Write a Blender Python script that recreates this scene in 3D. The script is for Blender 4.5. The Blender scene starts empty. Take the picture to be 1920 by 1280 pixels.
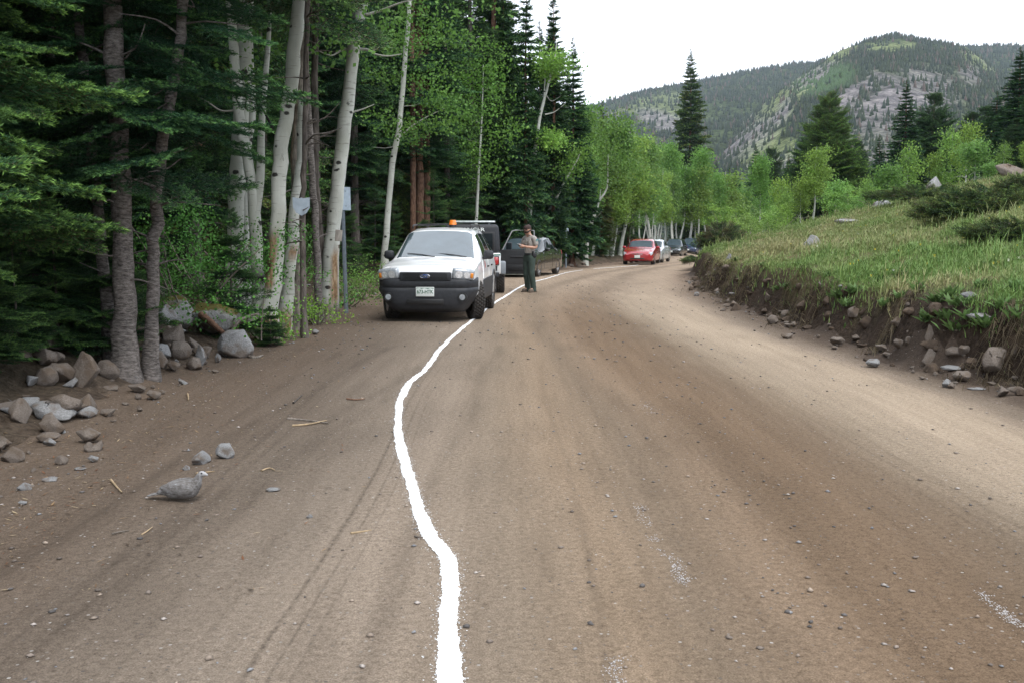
import bpy, bmesh, math, random
import numpy as np
from mathutils import Vector, Matrix, Quaternion

R = math.radians
rng = np.random.default_rng(7)
random.seed(7)
scene = bpy.context.scene
COL = scene.collection

# ------------------------------------------------------------------ camera
F_PX, CAM_H, PITCH = 1867.0, 1.55, math.atan(200 / 1867.0)
cam_data = bpy.data.cameras.new('camera')
cam_data.sensor_width = 36.0
cam_data.lens = 36.0 * F_PX / 1920.0
cam_data.clip_start = 0.05
cam_data.clip_end = 6000
cam = bpy.data.objects.new('camera', cam_data)
COL.objects.link(cam)
cam.location = (0, 0, CAM_H)
cam.rotation_euler = (R(90) - PITCH, 0, 0)
scene.camera = cam

# ------------------------------------------------------------------ light
SUN_EL, SUN_AZ = R(58), R(150)          # azimuth clockwise from +Y (north): behind and to the right
world = bpy.data.worlds.new('World')
scene.world = world
world.use_nodes = True
wt = world.node_tree
bg = wt.nodes['Background']
sky = wt.nodes.new('ShaderNodeTexSky')
sky.sky_type = 'NISHITA'
sky.sun_disc = False
sky.sun_elevation = SUN_EL
sky.sun_rotation = SUN_AZ
sky.altitude = 2800
sky.dust_density = 3.0
mixw = wt.nodes.new('ShaderNodeMixRGB')   # thin bright cloud deck over the blue sky
mixw.inputs['Fac'].default_value = 0.82
mixw.inputs['Color2'].default_value = (8.3, 8.75, 9.3, 1)
wt.links.new(sky.outputs['Color'], mixw.inputs['Color1'])
wt.links.new(mixw.outputs['Color'], bg.inputs['Color'])
bg.inputs['Strength'].default_value = 0.12
sun_d = bpy.data.lights.new('sun', 'SUN')
sun_d.energy = 1.2
sun_d.angle = R(25)
sun_d.color = (1.0, 0.96, 0.9)
sun = bpy.data.objects.new('sun', sun_d)
COL.objects.link(sun)
sdir = Vector((math.sin(SUN_AZ) * math.cos(SUN_EL), math.cos(SUN_AZ) * math.cos(SUN_EL), math.sin(SUN_EL)))
sun.rotation_euler = (-sdir).to_track_quat('-Z', 'Y').to_euler()
sun.location = (20, -20, 40)

scene.view_settings.view_transform = 'Standard'
scene.view_settings.look = 'None'
scene.view_settings.exposure = 1.0
scene.view_settings.gamma = 1
scene.render.engine = 'CYCLES'
scene.cycles.max_bounces = 5
scene.cycles.diffuse_bounces = 3
scene.cycles.glossy_bounces = 2
scene.cycles.transmission_bounces = 3
scene.cycles.transparent_max_bounces = 4
scene.cycles.volume_bounces = 1
scene.cycles.caustics_reflective = False
scene.cycles.caustics_refractive = False
scene.cycles.use_denoising = True
try:
    scene.cycles.denoiser = 'OPENIMAGEDENOISE'
except Exception:
    pass

# ------------------------------------------------------------------ noise
_perm = np.random.default_rng(3).random((256, 256))
def vnoise(x, y):
    x = np.asarray(x, float); y = np.asarray(y, float)
    xi = np.floor(x).astype(int); yi = np.floor(y).astype(int)
    fx = x - xi; fy = y - yi
    fx = fx * fx * (3 - 2 * fx); fy = fy * fy * (3 - 2 * fy)
    g = lambda a, b: _perm[a & 255, b & 255]
    return (g(xi, yi) * (1 - fx) + g(xi + 1, yi) * fx) * (1 - fy) + (g(xi, yi + 1) * (1 - fx) + g(xi + 1, yi + 1) * fx) * fy
def fbm(x, y, o=4):
    s = 0; a = .5
    x = np.asarray(x, float); y = np.asarray(y, float)
    for k in range(o):
        s = s + a * (vnoise(x, y) - .5) * 2
        x = x * 2.03 + 17.3; y = y * 2.03 + 5.1; a *= .5
    return s
def sstep(a, b, x):
    t = np.clip((np.asarray(x, float) - a) / (b - a), 0, 1)
    return t * t * (3 - 2 * t)

# ------------------------------------------------------------------ terrain
_LY = [-30, 0, 6, 10, 14, 20, 26, 32, 38, 44, 50, 56, 65, 80, 97, 106, 115, 125, 135, 150]
_LX = [-3.2, -3.2, -3.3, -3.6, -3.6, -4.0, -3.5, -2.2, -.6, 1.5, 3.3, 5.0, 7.8, 11.8, 15.2, 19.5, 27, 41, 72, 140]
_RY = [-30, 0, 6, 10, 12, 16.5, 22, 28, 38, 48, 56, 65, 80, 97, 104, 111, 120, 130]
_RX = [4.9, 4.9, 5.0, 5.1, 4.9, 4.8, 5.0, 5.5, 7.0, 9.0, 11.6, 14.8, 19, 23.5, 29, 40, 65, 120]
def le(y): return np.interp(y, _LY, _LX)
def re(y): return np.interp(y, _RY, _RX)
def zroad(y):
    y = np.asarray(y, float)
    return -0.0095 * np.clip(y - 40, 0, 100)
def H(x, y):
    x = np.asarray(x, float); y = np.asarray(y, float)
    z = zroad(y)
    tl = le(y) + .25 * fbm(y * .7, x * 0 + 3.1, 3) - x
    tr = x - re(y) - .55 * fbm(y * .55, x * 0 + 9.2, 4)
    left = .34 * sstep(-.1, 1.3, tl) + .035 * np.clip(tl - .8, 0, 40) + .30 * fbm(x * .5, y * .5, 4) * sstep(.2, 2, tl)
    left = left + .10 * fbm(x * 2.1, y * 2.1, 3) * sstep(-.5, .5, tl)
    bh = .56 + .22 * vnoise(y * .33, 4.4)
    sl = np.clip(.17 + .0027 * (y - 10), .15, .30)
    tt = np.clip(tr, 0, 200)
    rise = 18 * (1 - np.exp(-tt * sl / 18))
    right = bh * sstep(-.12, .42, tr) * (1 - .35 * sstep(48, 60, y)) + rise + (.13 * fbm(x * .6, y * .6, 3) + .05 * fbm(x * 2.2, y * 2.2, 3)) * sstep(.2, 1.5, tr)
    right = right + .09 * sstep(-.8, .1, tr) * (.6 + fbm(x * 2.3, y * 2.3, 3)) + .075 * fbm(x * 4.5, y * 4.5, 4) * sstep(-.45, .0, tr) * (1 - sstep(.35, .6, tr))
    mid = .012 * fbm(x * 1.6, y * .35, 3) + .006 * fbm(x * 5, y * 4, 3)
    far = sstep(150, 300, y)
    return z + (left + right) * (1 - .6 * far) + mid
def hz(x, y): return float(H(x, y))

def PX(px, py, d):
    """point on the ray through photo pixel (px, py) at forward distance y = d"""
    cx = (px - 960) / F_PX; cy = (py - 640) / F_PX
    c, s = math.cos(PITCH), math.sin(PITCH)
    v = Vector((cx, c - cy * s, -s - cy * c))
    v *= d / v.y
    return Vector((v.x, v.y, v.z + CAM_H))
def GR(px, py, d0=2.5, d1=150):
    """where the ray through a photo pixel meets the terrain"""
    d = d0; step = .04
    while d < d1:
        p = PX(px, py, d)
        if p.z <= H(p.x, p.y):
            return p
        d += step; step = max(.04, d * .004)
    return PX(px, py, d1)

# ------------------------------------------------------------------ mesh helpers
def mk_mesh(name, V, F, C=None, smooth=False, attrs=None):
    me = bpy.data.meshes.new(name)
    V = np.asarray(V, np.float32)
    if not isinstance(F, list): F = [F]
    F = [np.asarray(f, np.int32) for f in F if len(f)]
    me.vertices.add(len(V)); me.vertices.foreach_set('co', V.ravel())
    nl = sum(f.size for f in F); nf = sum(len(f) for f in F)
    me.loops.add(nl); me.polygons.add(nf)
    me.loops.foreach_set('vertex_index', np.concatenate([f.ravel() for f in F]))
    tot = np.concatenate([np.full(len(f), f.shape[1], np.int32) for f in F])
    st = np.concatenate([[0], np.cumsum(tot)[:-1]]).astype(np.int32)
    me.polygons.foreach_set('loop_start', st)
    me.polygons.foreach_set('loop_total', tot)
    if smooth: me.polygons.foreach_set('use_smooth', np.ones(nf, bool))
    me.update(calc_edges=True)
    if C is not None:
        C = np.asarray(C, np.float32)
        if C.shape[1] == 3: C = np.concatenate([C, np.ones((len(C), 1), np.float32)], 1)
        a = me.attributes.new('tint', 'FLOAT_COLOR', 'POINT')
        a.data.foreach_set('color', C.ravel())
    for k, v in (attrs or {}).items():
        a = me.attributes.new(k, 'FLOAT', 'POINT')
        a.data.foreach_set('value', np.asarray(v, np.float32))
    return me
def link(name, me, mat=None, parent=None, loc=None, rot=None, scale=None):
    o = bpy.data.objects.new(name, me)
    COL.objects.link(o)
    if mat is not None and me is not None and len(me.materials) == 0: me.materials.append(mat)
    if parent is not None: o.parent = parent
    if loc is not None: o.location = loc
    if rot is not None: o.rotation_euler = rot
    if scale is not None: o.scale = scale if hasattr(scale, '__len__') else (scale,) * 3
    return o
def tag(o, label, cat, group=None):
    o['label'] = label; o['category'] = cat
    if group: o['group'] = group
    return o
def thing(name, label, cat, loc=(0, 0, 0), rz=0, group=None, scale=1):
    o = bpy.data.objects.new(name, None); COL.objects.link(o)
    o.empty_display_size = .2
    o.location = loc; o.rotation_euler = (0, 0, rz); o.scale = (scale,) * 3
    return tag(o, label, cat, group)
def copy_tree(o, loc=None, rot=None, scale=None, label=None, group=None, parent=None):
    c = o.copy(); COL.objects.link(c)
    if parent is not None: c.parent = parent
    if loc is not None: c.location = loc
    if rot is not None: c.rotation_euler = rot
    if scale is not None: c.scale = scale if hasattr(scale, '__len__') else (scale,) * 3
    if label: c['label'] = label
    if group: c['group'] = group
    for ch in o.children: copy_tree(ch, parent=c)
    return c
def bm_obj(name, bm, mat, parent=None, smooth=False, **kw):
    me = bpy.data.meshes.new(name)
    bmesh.ops.recalc_face_normals(bm, faces=bm.faces[:])
    bm.to_mesh(me); bm.free()
    if smooth: me.polygons.foreach_set('use_smooth', np.ones(len(me.polygons), bool))
    return link(name, me, mat, parent, **kw)
def add_box(bm, c, s, bev=0, seg=2, rot=None, taper=None):
    r = bmesh.ops.create_cube(bm, size=1)
    vs = r['verts']
    for v in vs:
        v.co = Vector((v.co.x * s[0], v.co.y * s[1], v.co.z * s[2]))
        if taper and v.co.z > 0: v.co.x *= taper[0]; v.co.y *= taper[1]
    if bev:
        es = list({e for v in vs for e in v.link_edges})
        rr = bmesh.ops.bevel(bm, geom=es, offset=bev, segments=seg, profile=.5, affect='EDGES')
        vs = list({v for f in rr['faces'] for v in f.verts} | {v for v in vs if v.is_valid})
    M = Matrix.Translation(Vector(c)) @ (rot.to_4x4() if rot else Matrix.Identity(4))
    bmesh.ops.transform(bm, matrix=M, verts=vs)
    return vs
def add_cyl(bm, p0, p1, r0, r1=None, seg=12):
    p0 = Vector(p0); p1 = Vector(p1); r1 = r0 if r1 is None else r1
    d = p1 - p0
    q = Vector((0, 0, 1)).rotation_difference(d.normalized())
    r = bmesh.ops.create_cone(bm, cap_ends=True, segments=seg, radius1=r0, radius2=r1, depth=d.length)
    bmesh.ops.transform(bm, matrix=Matrix.Translation((p0 + p1) / 2) @ q.to_matrix().to_4x4(), verts=r['verts'])
    return r['verts']
def lathe(prof, seg=24, axis='x'):
    """prof: list of (r, h); returns V, F around axis"""
    n = len(prof); V = []; F = []
    for i in range(seg):
        a = 2 * math.pi * i / seg
        for r, h in prof:
            c, s = math.cos(a) * r, math.sin(a) * r
            V.append((h, c, s) if axis == 'x' else (c, s, h))
    for i in range(seg):
        j = (i + 1) % seg
        for k in range(n - 1):
            F.append((i * n + k, i * n + k + 1, j * n + k + 1, j * n + k))
    return np.array(V), np.array(F)
def tube(pts, rad, sides=8, cap=True, wob=0, rs=None, twist=0):
    """swept tube through pts (n,3) with radii; returns V, F(quads), T(tris)"""
    pts = np.asarray(pts, float); rad = np.asarray(rad, float); n = len(pts)
    tan = np.gradient(pts, axis=0); tan /= np.linalg.norm(tan, axis=1)[:, None] + 1e-9
    up = np.array([0, 1, 0.]) if abs(tan[0, 2]) > .7 else np.array([0, 0, 1.])
    V = []
    for i in range(n):
        t = tan[i]
        a = np.cross(up, t); a /= np.linalg.norm(a) + 1e-9
        b = np.cross(t, a)
        up = b if abs(tan[0, 2]) <= .7 else up
        th = np.arange(sides) * 2 * math.pi / sides + twist * i
        rr = rad[i] * (1 + (wob * (rs.random(sides) - .5) * 2 if rs is not None and wob else 0))
        V.append(pts[i] + (np.cos(th) * rr)[:, None] * a + (np.sin(th) * rr)[:, None] * b)
    V = np.concatenate(V)
    i, j = np.meshgrid(np.arange(n - 1), np.arange(sides), indexing='ij')
    i = i.ravel(); j = j.ravel(); k = (j + 1) % sides
    F = np.stack([i * sides + j, i * sides + k, (i + 1) * sides + k, (i + 1) * sides + j], 1)
    return V, F
def catmull(P, n):
    P = np.asarray(P, float); m = len(P)
    out = []
    for u in np.linspace(0, m - 1 - 1e-6, n):
        i = int(u); f = u - i
        p0 = P[max(i - 1, 0)]; p1 = P[i]; p2 = P[min(i + 1, m - 1)]; p3 = P[min(i + 2, m - 1)]
        out.append(.5 * (2 * p1 + (p2 - p0) * f + (2 * p0 - 5 * p1 + 4 * p2 - p3) * f * f + (3 * p1 - p0 - 3 * p2 + p3) * f ** 3))
    return np.array(out)
class Acc:
    """collects vertex / face arrays into one mesh"""
    def __init__(s): s.V = []; s.T = []; s.Q = []; s.C = []; s.n = 0
    def add(s, V, F, C=None):
        V = np.asarray(V, float); F = np.asarray(F)
        if F.ndim == 2 and len(F):
            (s.T if F.shape[1] == 3 else s.Q).append(F + s.n)
        s.V.append(V); s.n += len(V)
        if C is not None:
            C = np.asarray(C, float)
            s.C.append(np.tile(C, (len(V), 1)) if C.ndim == 1 else C)
    def mesh(s, name, smooth=False):
        F = []
        if s.T: F.append(np.concatenate(s.T))
        if s.Q: F.append(np.concatenate(s.Q))
        return mk_mesh(name, np.concatenate(s.V), F, np.concatenate(s.C) if s.C else None, smooth)

# ------------------------------------------------------------------ materials
def new_mat(name):
    m = bpy.data.materials.new(name); m.use_nodes = True
    nt = m.node_tree
    return m, nt, nt.nodes['Principled BSDF']
def N(nt, t, **kw):
    n = nt.nodes.new(t)
    for k, v in kw.items():
        if k in n.inputs: n.inputs[k].default_value = v
        else: setattr(n, k, v)
    return n
def flat(name, col, rough=.5, metal=0, var=.12, scale=8, coat=0, spec=.5, bump=0):
    m, nt, b = new_mat(name)
    tc = N(nt, 'ShaderNodeTexCoord')
    nz = N(nt, 'ShaderNodeTexNoise', Scale=scale, Detail=5.0)
    nt.links.new(tc.outputs['Object'], nz.inputs['Vector'])
    rp = N(nt, 'ShaderNodeMapRange'); rp.inputs['To Min'].default_value = 1 - var; rp.inputs['To Max'].default_value = 1 + var
    rp.inputs['From Min'].default_value = .3; rp.inputs['From Max'].default_value = .7
    nt.links.new(nz.outputs['Fac'], rp.inputs['Value'])
    mx = N(nt, 'ShaderNodeVectorMath', operation='SCALE'); mx.inputs[0].default_value = col[:3]
    nt.links.new(rp.outputs['Result'], mx.inputs['Scale'])
    nt.links.new(mx.outputs['Vector'], b.inputs['Base Color'])
    b.inputs['Roughness'].default_value = rough; b.inputs['Metallic'].default_value = metal
    b.inputs['Coat Weight'].default_value = coat; b.inputs['Coat Roughness'].default_value = .06
    b.inputs['Specular IOR Level'].default_value = spec
    if bump:
        bp = N(nt, 'ShaderNodeBump', Strength=bump, Distance=.02)
        nt.links.new(nz.outputs['Fac'], bp.inputs['Height']); nt.links.new(bp.outputs['Normal'], b.inputs['Normal'])
    return m
def foliage(name, trans=.25, rough=.6, gain=1.0, spec=.25):
    m, nt, b = new_mat(name)
    at = N(nt, 'ShaderNodeAttribute', attribute_name='tint')
    oi = N(nt, 'ShaderNodeObjectInfo')
    rp = N(nt, 'ShaderNodeMapRange'); rp.inputs['To Min'].default_value = .8 * gain; rp.inputs['To Max'].default_value = 1.2 * gain
    nt.links.new(oi.outputs['Random'], rp.inputs['Value'])
    mx = N(nt, 'ShaderNodeVectorMath', operation='SCALE')
    nt.links.new(at.outputs['Color'], mx.inputs[0]); nt.links.new(rp.outputs['Result'], mx.inputs['Scale'])
    nt.links.new(mx.outputs['Vector'], b.inputs['Base Color'])
    b.inputs['Roughness'].default_value = rough; b.inputs['Specular IOR Level'].default_value = spec
    if trans:
        tr = N(nt, 'ShaderNodeBsdfTranslucent')
        nt.links.new(mx.outputs['Vector'], tr.inputs['Color'])
        ms = N(nt, 'ShaderNodeMixShader'); ms.inputs[0].default_value = trans
        nt.links.new(b.outputs[0], ms.inputs[1]); nt.links.new(tr.outputs[0], ms.inputs[2])
        nt.links.new(ms.outputs[0], nt.nodes['Material Output'].inputs['Surface'])
    return m
def ramp(nt, src, stops):
    r = N(nt, 'ShaderNodeValToRGB')
    el = r.color_ramp.elements
    while len(el) < len(stops): el.new(.5)
    for e, (p, c) in zip(el, stops):
        e.position = p; e.color = (*c, 1) if len(c) == 3 else c
    nt.links.new(src, r.inputs['Fac'])
    return r.outputs['Color']
def mixc(nt, fac, a, b, mode='MIX'):
    m = N(nt, 'ShaderNodeMixRGB', blend_type=mode)
    for s, v in ((m.inputs['Fac'], fac), (m.inputs['Color1'], a), (m.inputs['Color2'], b)):
        if isinstance(v, (int, float)): s.default_value = v
        elif isinstance(v, tuple): s.default_value = (*v, 1)
        else: nt.links.new(v, s)
    return m.outputs['Color']
def noise_n(nt, vec, scale, detail=5.0, rough=.55, dist=0.0):
    n = N(nt, 'ShaderNodeTexNoise', Scale=scale, Detail=detail, Roughness=rough, Distortion=dist)
    if vec is not None: nt.links.new(vec, n.inputs['Vector'])
    return n.outputs['Fac']
def mapping(nt, vec, scale=(1, 1, 1)):
    m = N(nt, 'ShaderNodeMapping'); m.inputs['Scale'].default_value = scale
    nt.links.new(vec, m.inputs['Vector']); return m.outputs['Vector']
def bump(nt, b, hs, strength=.5, dist=.02):
    bp = N(nt, 'ShaderNodeBump', Strength=strength, Distance=dist)
    nt.links.new(hs, bp.inputs['Height']); nt.links.new(bp.outputs['Normal'], b.inputs['Normal'])

def dirt_material():
    m, nt, b = new_mat('dirt_road')
    pos = N(nt, 'ShaderNodeNewGeometry').outputs['Position']
    at = N(nt, 'ShaderNodeAttribute', attribute_name='tint')
    big = noise_n(nt, mapping(nt, pos, (7.5, .35, 1)), 1.0, 6, .65)
    fine = noise_n(nt, pos, 30, 6, .7)
    grit = noise_n(nt, pos, 150, 3, .7)
    c = mixc(nt, .42, at.outputs['Color'], ramp(nt, big, [(.32, (.74, .73, .72)), (.5, (1, 1, 1)), (.68, (1.22, 1.23, 1.24))]), 'MULTIPLY')
    c = mixc(nt, .8, c, ramp(nt, fine, [(.3, (.62, .6, .58)), (.5, (1, 1, 1)), (.72, (1.32, 1.32, 1.32))]), 'MULTIPLY')
    c = mixc(nt, .8, c, ramp(nt, grit, [(.32, (.5, .47, .45)), (.5, (1, 1, 1)), (.7, (1.5, 1.5, 1.5))]), 'MULTIPLY')
    # small embedded stones, light and dark
    vo = N(nt, 'ShaderNodeTexVoronoi', Scale=34.0, feature='F1'); nt.links.new(pos, vo.inputs['Vector'])
    sepc = N(nt, 'ShaderNodeSeparateColor'); nt.links.new(vo.outputs['Color'], sepc.inputs[0])
    sel = N(nt, 'ShaderNodeMath', operation='GREATER_THAN'); nt.links.new(sepc.outputs[0], sel.inputs[0]); sel.inputs[1].default_value = .80
    near = N(nt, 'ShaderNodeMath', operation='LESS_THAN'); nt.links.new(vo.outputs['Distance'], near.inputs[0]); near.inputs[1].default_value = .24
    both = N(nt, 'ShaderNodeMath', operation='MULTIPLY'); nt.links.new(sel.outputs[0], both.inputs[0]); nt.links.new(near.outputs[0], both.inputs[1])
    half = N(nt, 'ShaderNodeMath', operation='MULTIPLY'); nt.links.new(both.outputs[0], half.inputs[0]); half.inputs[1].default_value = .75
    stc = ramp(nt, sepc.outputs[1], [(0, (.09, .08, .075)), (.5, (.2, .17, .14)), (.8, (.34, .31, .28)), (1, (.5, .48, .45))])
    c = mixc(nt, half.outputs[0], c, stc)
    # pressed tyre ribs running along the near road
    sxy = N(nt, 'ShaderNodeSeparateXYZ'); nt.links.new(pos, sxy.inputs[0])
    def M(op, a, b2=None):
        n = N(nt, 'ShaderNodeMath', operation=op)
        for i, v in enumerate((a, b2)):
            if v is None: continue
            if isinstance(v, (int, float)): n.inputs[i].default_value = v
            else: nt.links.new(v, n.inputs[i])
        return n.outputs[0]
    wob = M('MULTIPLY', M('SINE', M('MULTIPLY', sxy.outputs['Y'], .8)), .035)
    fadey = ramp(nt, M('DIVIDE', sxy.outputs['Y'], 20.0), [(0, (1, 1, 1)), (.35, (1, 1, 1)), (.75, (0, 0, 0))])
    tread = ramp(nt, noise_n(nt, mapping(nt, pos, (30, 22, 1)), 1.0, 3), [(.38, (.25, .25, .25)), (.6, (1, 1, 1))])
    track = None
    for x0, w, k in ((-.93, .020, .75), (-.84, .012, .6), (-.76, .010, .35), (-1.9, .03, .5), (-1.78, .02, .4), (-2.35, .03, .35), (.35, .03, .25), (2.55, .03, .3), (2.68, .02, .25)):
        dd = M('ABSOLUTE', M('SUBTRACT', M('ADD', sxy.outputs['X'], wob), x0))
        g = M('MULTIPLY', M('SUBTRACT', 1.0, M('MINIMUM', M('DIVIDE', dd, w), 1.0)), k)
        track = g if track is None else M('MAXIMUM', track, g)
    track = M('MULTIPLY', M('MULTIPLY', track, fadey), tread)
    c = mixc(nt, track, c, (.075, .058, .045))
    nt.links.new(c, b.inputs['Base Color'])
    b.inputs['Roughness'].default_value = .95; b.inputs['Specular IOR Level'].default_value = .1
    ad = N(nt, 'ShaderNodeMath', operation='MULTIPLY_ADD'); nt.links.new(grit, ad.inputs[0]); ad.inputs[1].default_value = .3; nt.links.new(fine, ad.inputs[2])
    ad2 = N(nt, 'ShaderNodeMath', operation='MULTIPLY_ADD'); nt.links.new(both.outputs[0], ad2.inputs[0]); ad2.inputs[1].default_value = .25; nt.links.new(ad.outputs[0], ad2.inputs[2])
    bump(nt, b, ad2.outputs[0], .75, .03)
    return m
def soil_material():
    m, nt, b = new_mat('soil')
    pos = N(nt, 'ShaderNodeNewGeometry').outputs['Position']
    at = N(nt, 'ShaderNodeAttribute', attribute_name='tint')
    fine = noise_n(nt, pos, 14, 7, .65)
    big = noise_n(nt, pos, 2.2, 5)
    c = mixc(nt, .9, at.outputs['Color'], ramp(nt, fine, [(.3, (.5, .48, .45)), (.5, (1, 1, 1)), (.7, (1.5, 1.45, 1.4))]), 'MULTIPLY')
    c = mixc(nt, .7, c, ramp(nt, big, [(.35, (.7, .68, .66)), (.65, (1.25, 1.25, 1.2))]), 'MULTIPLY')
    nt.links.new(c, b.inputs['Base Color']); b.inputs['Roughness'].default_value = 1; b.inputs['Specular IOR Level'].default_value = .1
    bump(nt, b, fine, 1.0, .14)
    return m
def rock_material(name, base, light, moss=0.0):
    m, nt, b = new_mat(name)
    tc = N(nt, 'ShaderNodeTexCoord').outputs['Object']
    oi = N(nt, 'ShaderNodeObjectInfo')
    ad = N(nt, 'ShaderNodeVectorMath', operation='ADD'); nt.links.new(tc, ad.inputs[0])
    sc = N(nt, 'ShaderNodeVectorMath', operation='SCALE'); sc.inputs[0].default_value = (37, 91, 13); nt.links.new(oi.outputs['Random'], sc.inputs['Scale'])
    nt.links.new(sc.outputs[0], ad.inputs[1])
    n1 = noise_n(nt, ad.outputs[0], 2.2, 6, .6); n2 = noise_n(nt, ad.outputs[0], 14, 6, .7); n3 = noise_n(nt, ad.outputs[0], 1.1, 3)
    c = mixc(nt, n1, base, light)
    c = mixc(nt, .8, c, ramp(nt, n2, [(.3, (.55, .53, .5)), (.5, (1, 1, 1)), (.72, (1.45, 1.45, 1.45))]), 'MULTIPLY')
    c = mixc(nt, ramp(nt, n3, [(.5, (0, 0, 0)), (.62, (.75, .75, .75))]), c, (.13, .095, .068))     # caked soil
    if moss:
        geo = N(nt, 'ShaderNodeNewGeometry'); sp = N(nt, 'ShaderNodeSeparateXYZ'); nt.links.new(geo.outputs['Normal'], sp.inputs[0])
        mu = N(nt, 'ShaderNodeMath', operation='MULTIPLY'); nt.links.new(sp.outputs['Z'], mu.inputs[0]); nt.links.new(n1, mu.inputs[1])
        c = mixc(nt, ramp(nt, mu.outputs[0], [(.18, (0, 0, 0)), (.32, (moss,) * 3)]), c, mixc(nt, n2, (.05, .045, .008), (.17, .14, .03)))
    nt.links.new(c, b.inputs['Base Color']); b.inputs['Roughness'].default_value = .9; b.inputs['Specular IOR Level'].default_value = .2
    bump(nt, b, n2, .6, .03)
    return m
def bark_material(name, dark, light, zs=.25, scale=14, bstr=.9):
    m, nt, b = new_mat(name)
    tc = N(nt, 'ShaderNodeTexCoord').outputs['Object']
    n1 = noise_n(nt, mapping(nt, tc, (1, 1, zs)), scale, 6, .65)
    n2 = noise_n(nt, tc, 2.5, 4)
    c = ramp(nt, n1, [(.3, dark), (.7, light)])
    c = mixc(nt, .6, c, ramp(nt, n2, [(.35, (.6, .6, .6)), (.65, (1.25, 1.22, 1.2))]), 'MULTIPLY')
    nt.links.new(c, b.inputs['Base Color']); b.inputs['Roughness'].default_value = .95; b.inputs['Specular IOR Level'].default_value = .1
    bump(nt, b, n1, bstr, .03)
    return m
def aspen_material(name='aspen_bark', base=(.49, .50, .455), brown=.0):
    m, nt, b = new_mat(name)
    tc = N(nt, 'ShaderNodeTexCoord').outputs['Object']
    oi = N(nt, 'ShaderNodeObjectInfo')
    ad = N(nt, 'ShaderNodeVectorMath', operation='ADD'); nt.links.new(tc, ad.inputs[0])
    sc = N(nt, 'ShaderNodeVectorMath', operation='SCALE'); sc.inputs[0].default_value = (3, 5, 23); nt.links.new(oi.outputs['Random'], sc.inputs['Scale'])
    nt.links.new(sc.outputs[0], ad.inputs[1]); v = ad.outputs[0]
    n2 = noise_n(nt, v, 3.5, 5)
    c = mixc(nt, n2, tuple(x * .72 for x in base), tuple(min(x * 1.22, .85) for x in base))
    line = noise_n(nt, mapping(nt, v, (2.5, 2.5, 26)), 1.6, 3, .5)
    c = mixc(nt, ramp(nt, line, [(.60, (0, 0, 0)), (.68, (.65, .65, .65))]), c, (.15, .14, .12))
    vo = N(nt, 'ShaderNodeTexVoronoi', Scale=1.0); nt.links.new(mapping(nt, v, (4.6, 4.6, 6.5)), vo.inputs['Vector'])
    vs = N(nt, 'ShaderNodeSeparateColor'); nt.links.new(vo.outputs['Color'], vs.inputs[0])
    dm = N(nt, 'ShaderNodeMath', operation='ADD'); nt.links.new(vo.outputs['Distance'], dm.inputs[0]); dv = N(nt, 'ShaderNodeMath', operation='MULTIPLY'); nt.links.new(vs.outputs[0], dv.inputs[0]); dv.inputs[1].default_value = .34; nt.links.new(dv.outputs[0], dm.inputs[1])
    dn = N(nt, 'ShaderNodeMath', operation='MULTIPLY_ADD'); nt.links.new(noise_n(nt, v, 30, 3), dn.inputs[0]); dn.inputs[1].default_value = .16; nt.links.new(dm.outputs[0], dn.inputs[2])
    eye = ramp(nt, dn.outputs[0], [(.33, (.95, .95, .95)), (.40, (0, 0, 0))])
    grn = noise_n(nt, mapping(nt, v, (1.5, 1.5, .5)), 2.0, 5)
    c = mixc(nt, ramp(nt, grn, [(.45, (0, 0, 0)), (.65, (.55, .55, .55))]), c, (.30, .31, .25))
    sm = noise_n(nt, mapping(nt, v, (5, 5, 2.4)), 2.0, 6, .75)
    c = mixc(nt, ramp(nt, sm, [(.60, (0, 0, 0)), (.70, (.7, .7, .7))]), c, (.10, .09, .075))
    c = mixc(nt, eye, c, (.02, .018, .016))
    at = N(nt, 'ShaderNodeAttribute', attribute_name='tint')      # r: torn orange bark, g: black scar, b: brown rough bark
    sp = N(nt, 'ShaderNodeSeparateColor'); nt.links.new(at.outputs['Color'], sp.inputs[0])
    rough = noise_n(nt, mapping(nt, v, (9, 9, 2.5)), 2.2, 6, .7)
    c = mixc(nt, sp.outputs[2], c, ramp(nt, rough, [(.35, (.035, .03, .026)), (.65, (.26, .22, .18))]))
    c = mixc(nt, sp.outputs[0], c, ramp(nt, rough, [(.3, (.07, .045, .03)), (.5, (.25, .155, .085)), (.7, (.46, .36, .24))]))
    c = mixc(nt, sp.outputs[1], c, (.018, .016, .014))
    nt.links.new(c, b.inputs['Base Color']); b.inputs['Roughness'].default_value = .8; b.inputs['Specular IOR Level'].default_value = .2
    bump(nt, b, rough, .35, .02)
    return m

M_ROAD = dirt_material(); M_SOIL = soil_material()
M_ROCK = rock_material('rock_brown', (.125, .100, .083), (.25, .215, .185))
M_CLOD = rock_material('soil_clod', (.060, .044, .034), (.115, .086, .065))
M_ROCKG = rock_material('rock_grey', (.17, .17, .172), (.36, .358, .355))
M_MOSSY = rock_material('rock_mossy', (.16, .16, .155), (.36, .36, .35), .95)
M_NEEDLE = foliage('needles', .15, .65)
M_LEAF = foliage('aspen_leaves', .45, .5)
M_GRASS = foliage('grass_blades', .3, .6)
M_SHRUB = foliage('shrub_leaves', .25, .55)
M_BARK = bark_material('fir_bark', (.045, .038, .034), (.20, .175, .155))
M_BARKR = bark_material('spruce_bark', (.07, .04, .028), (.27, .16, .11), .4, 18)
M_DEAD = bark_material('dead_wood', (.10, .085, .07), (.33, .29, .25), .2, 20)
M_ASPEN = aspen_material()
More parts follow.
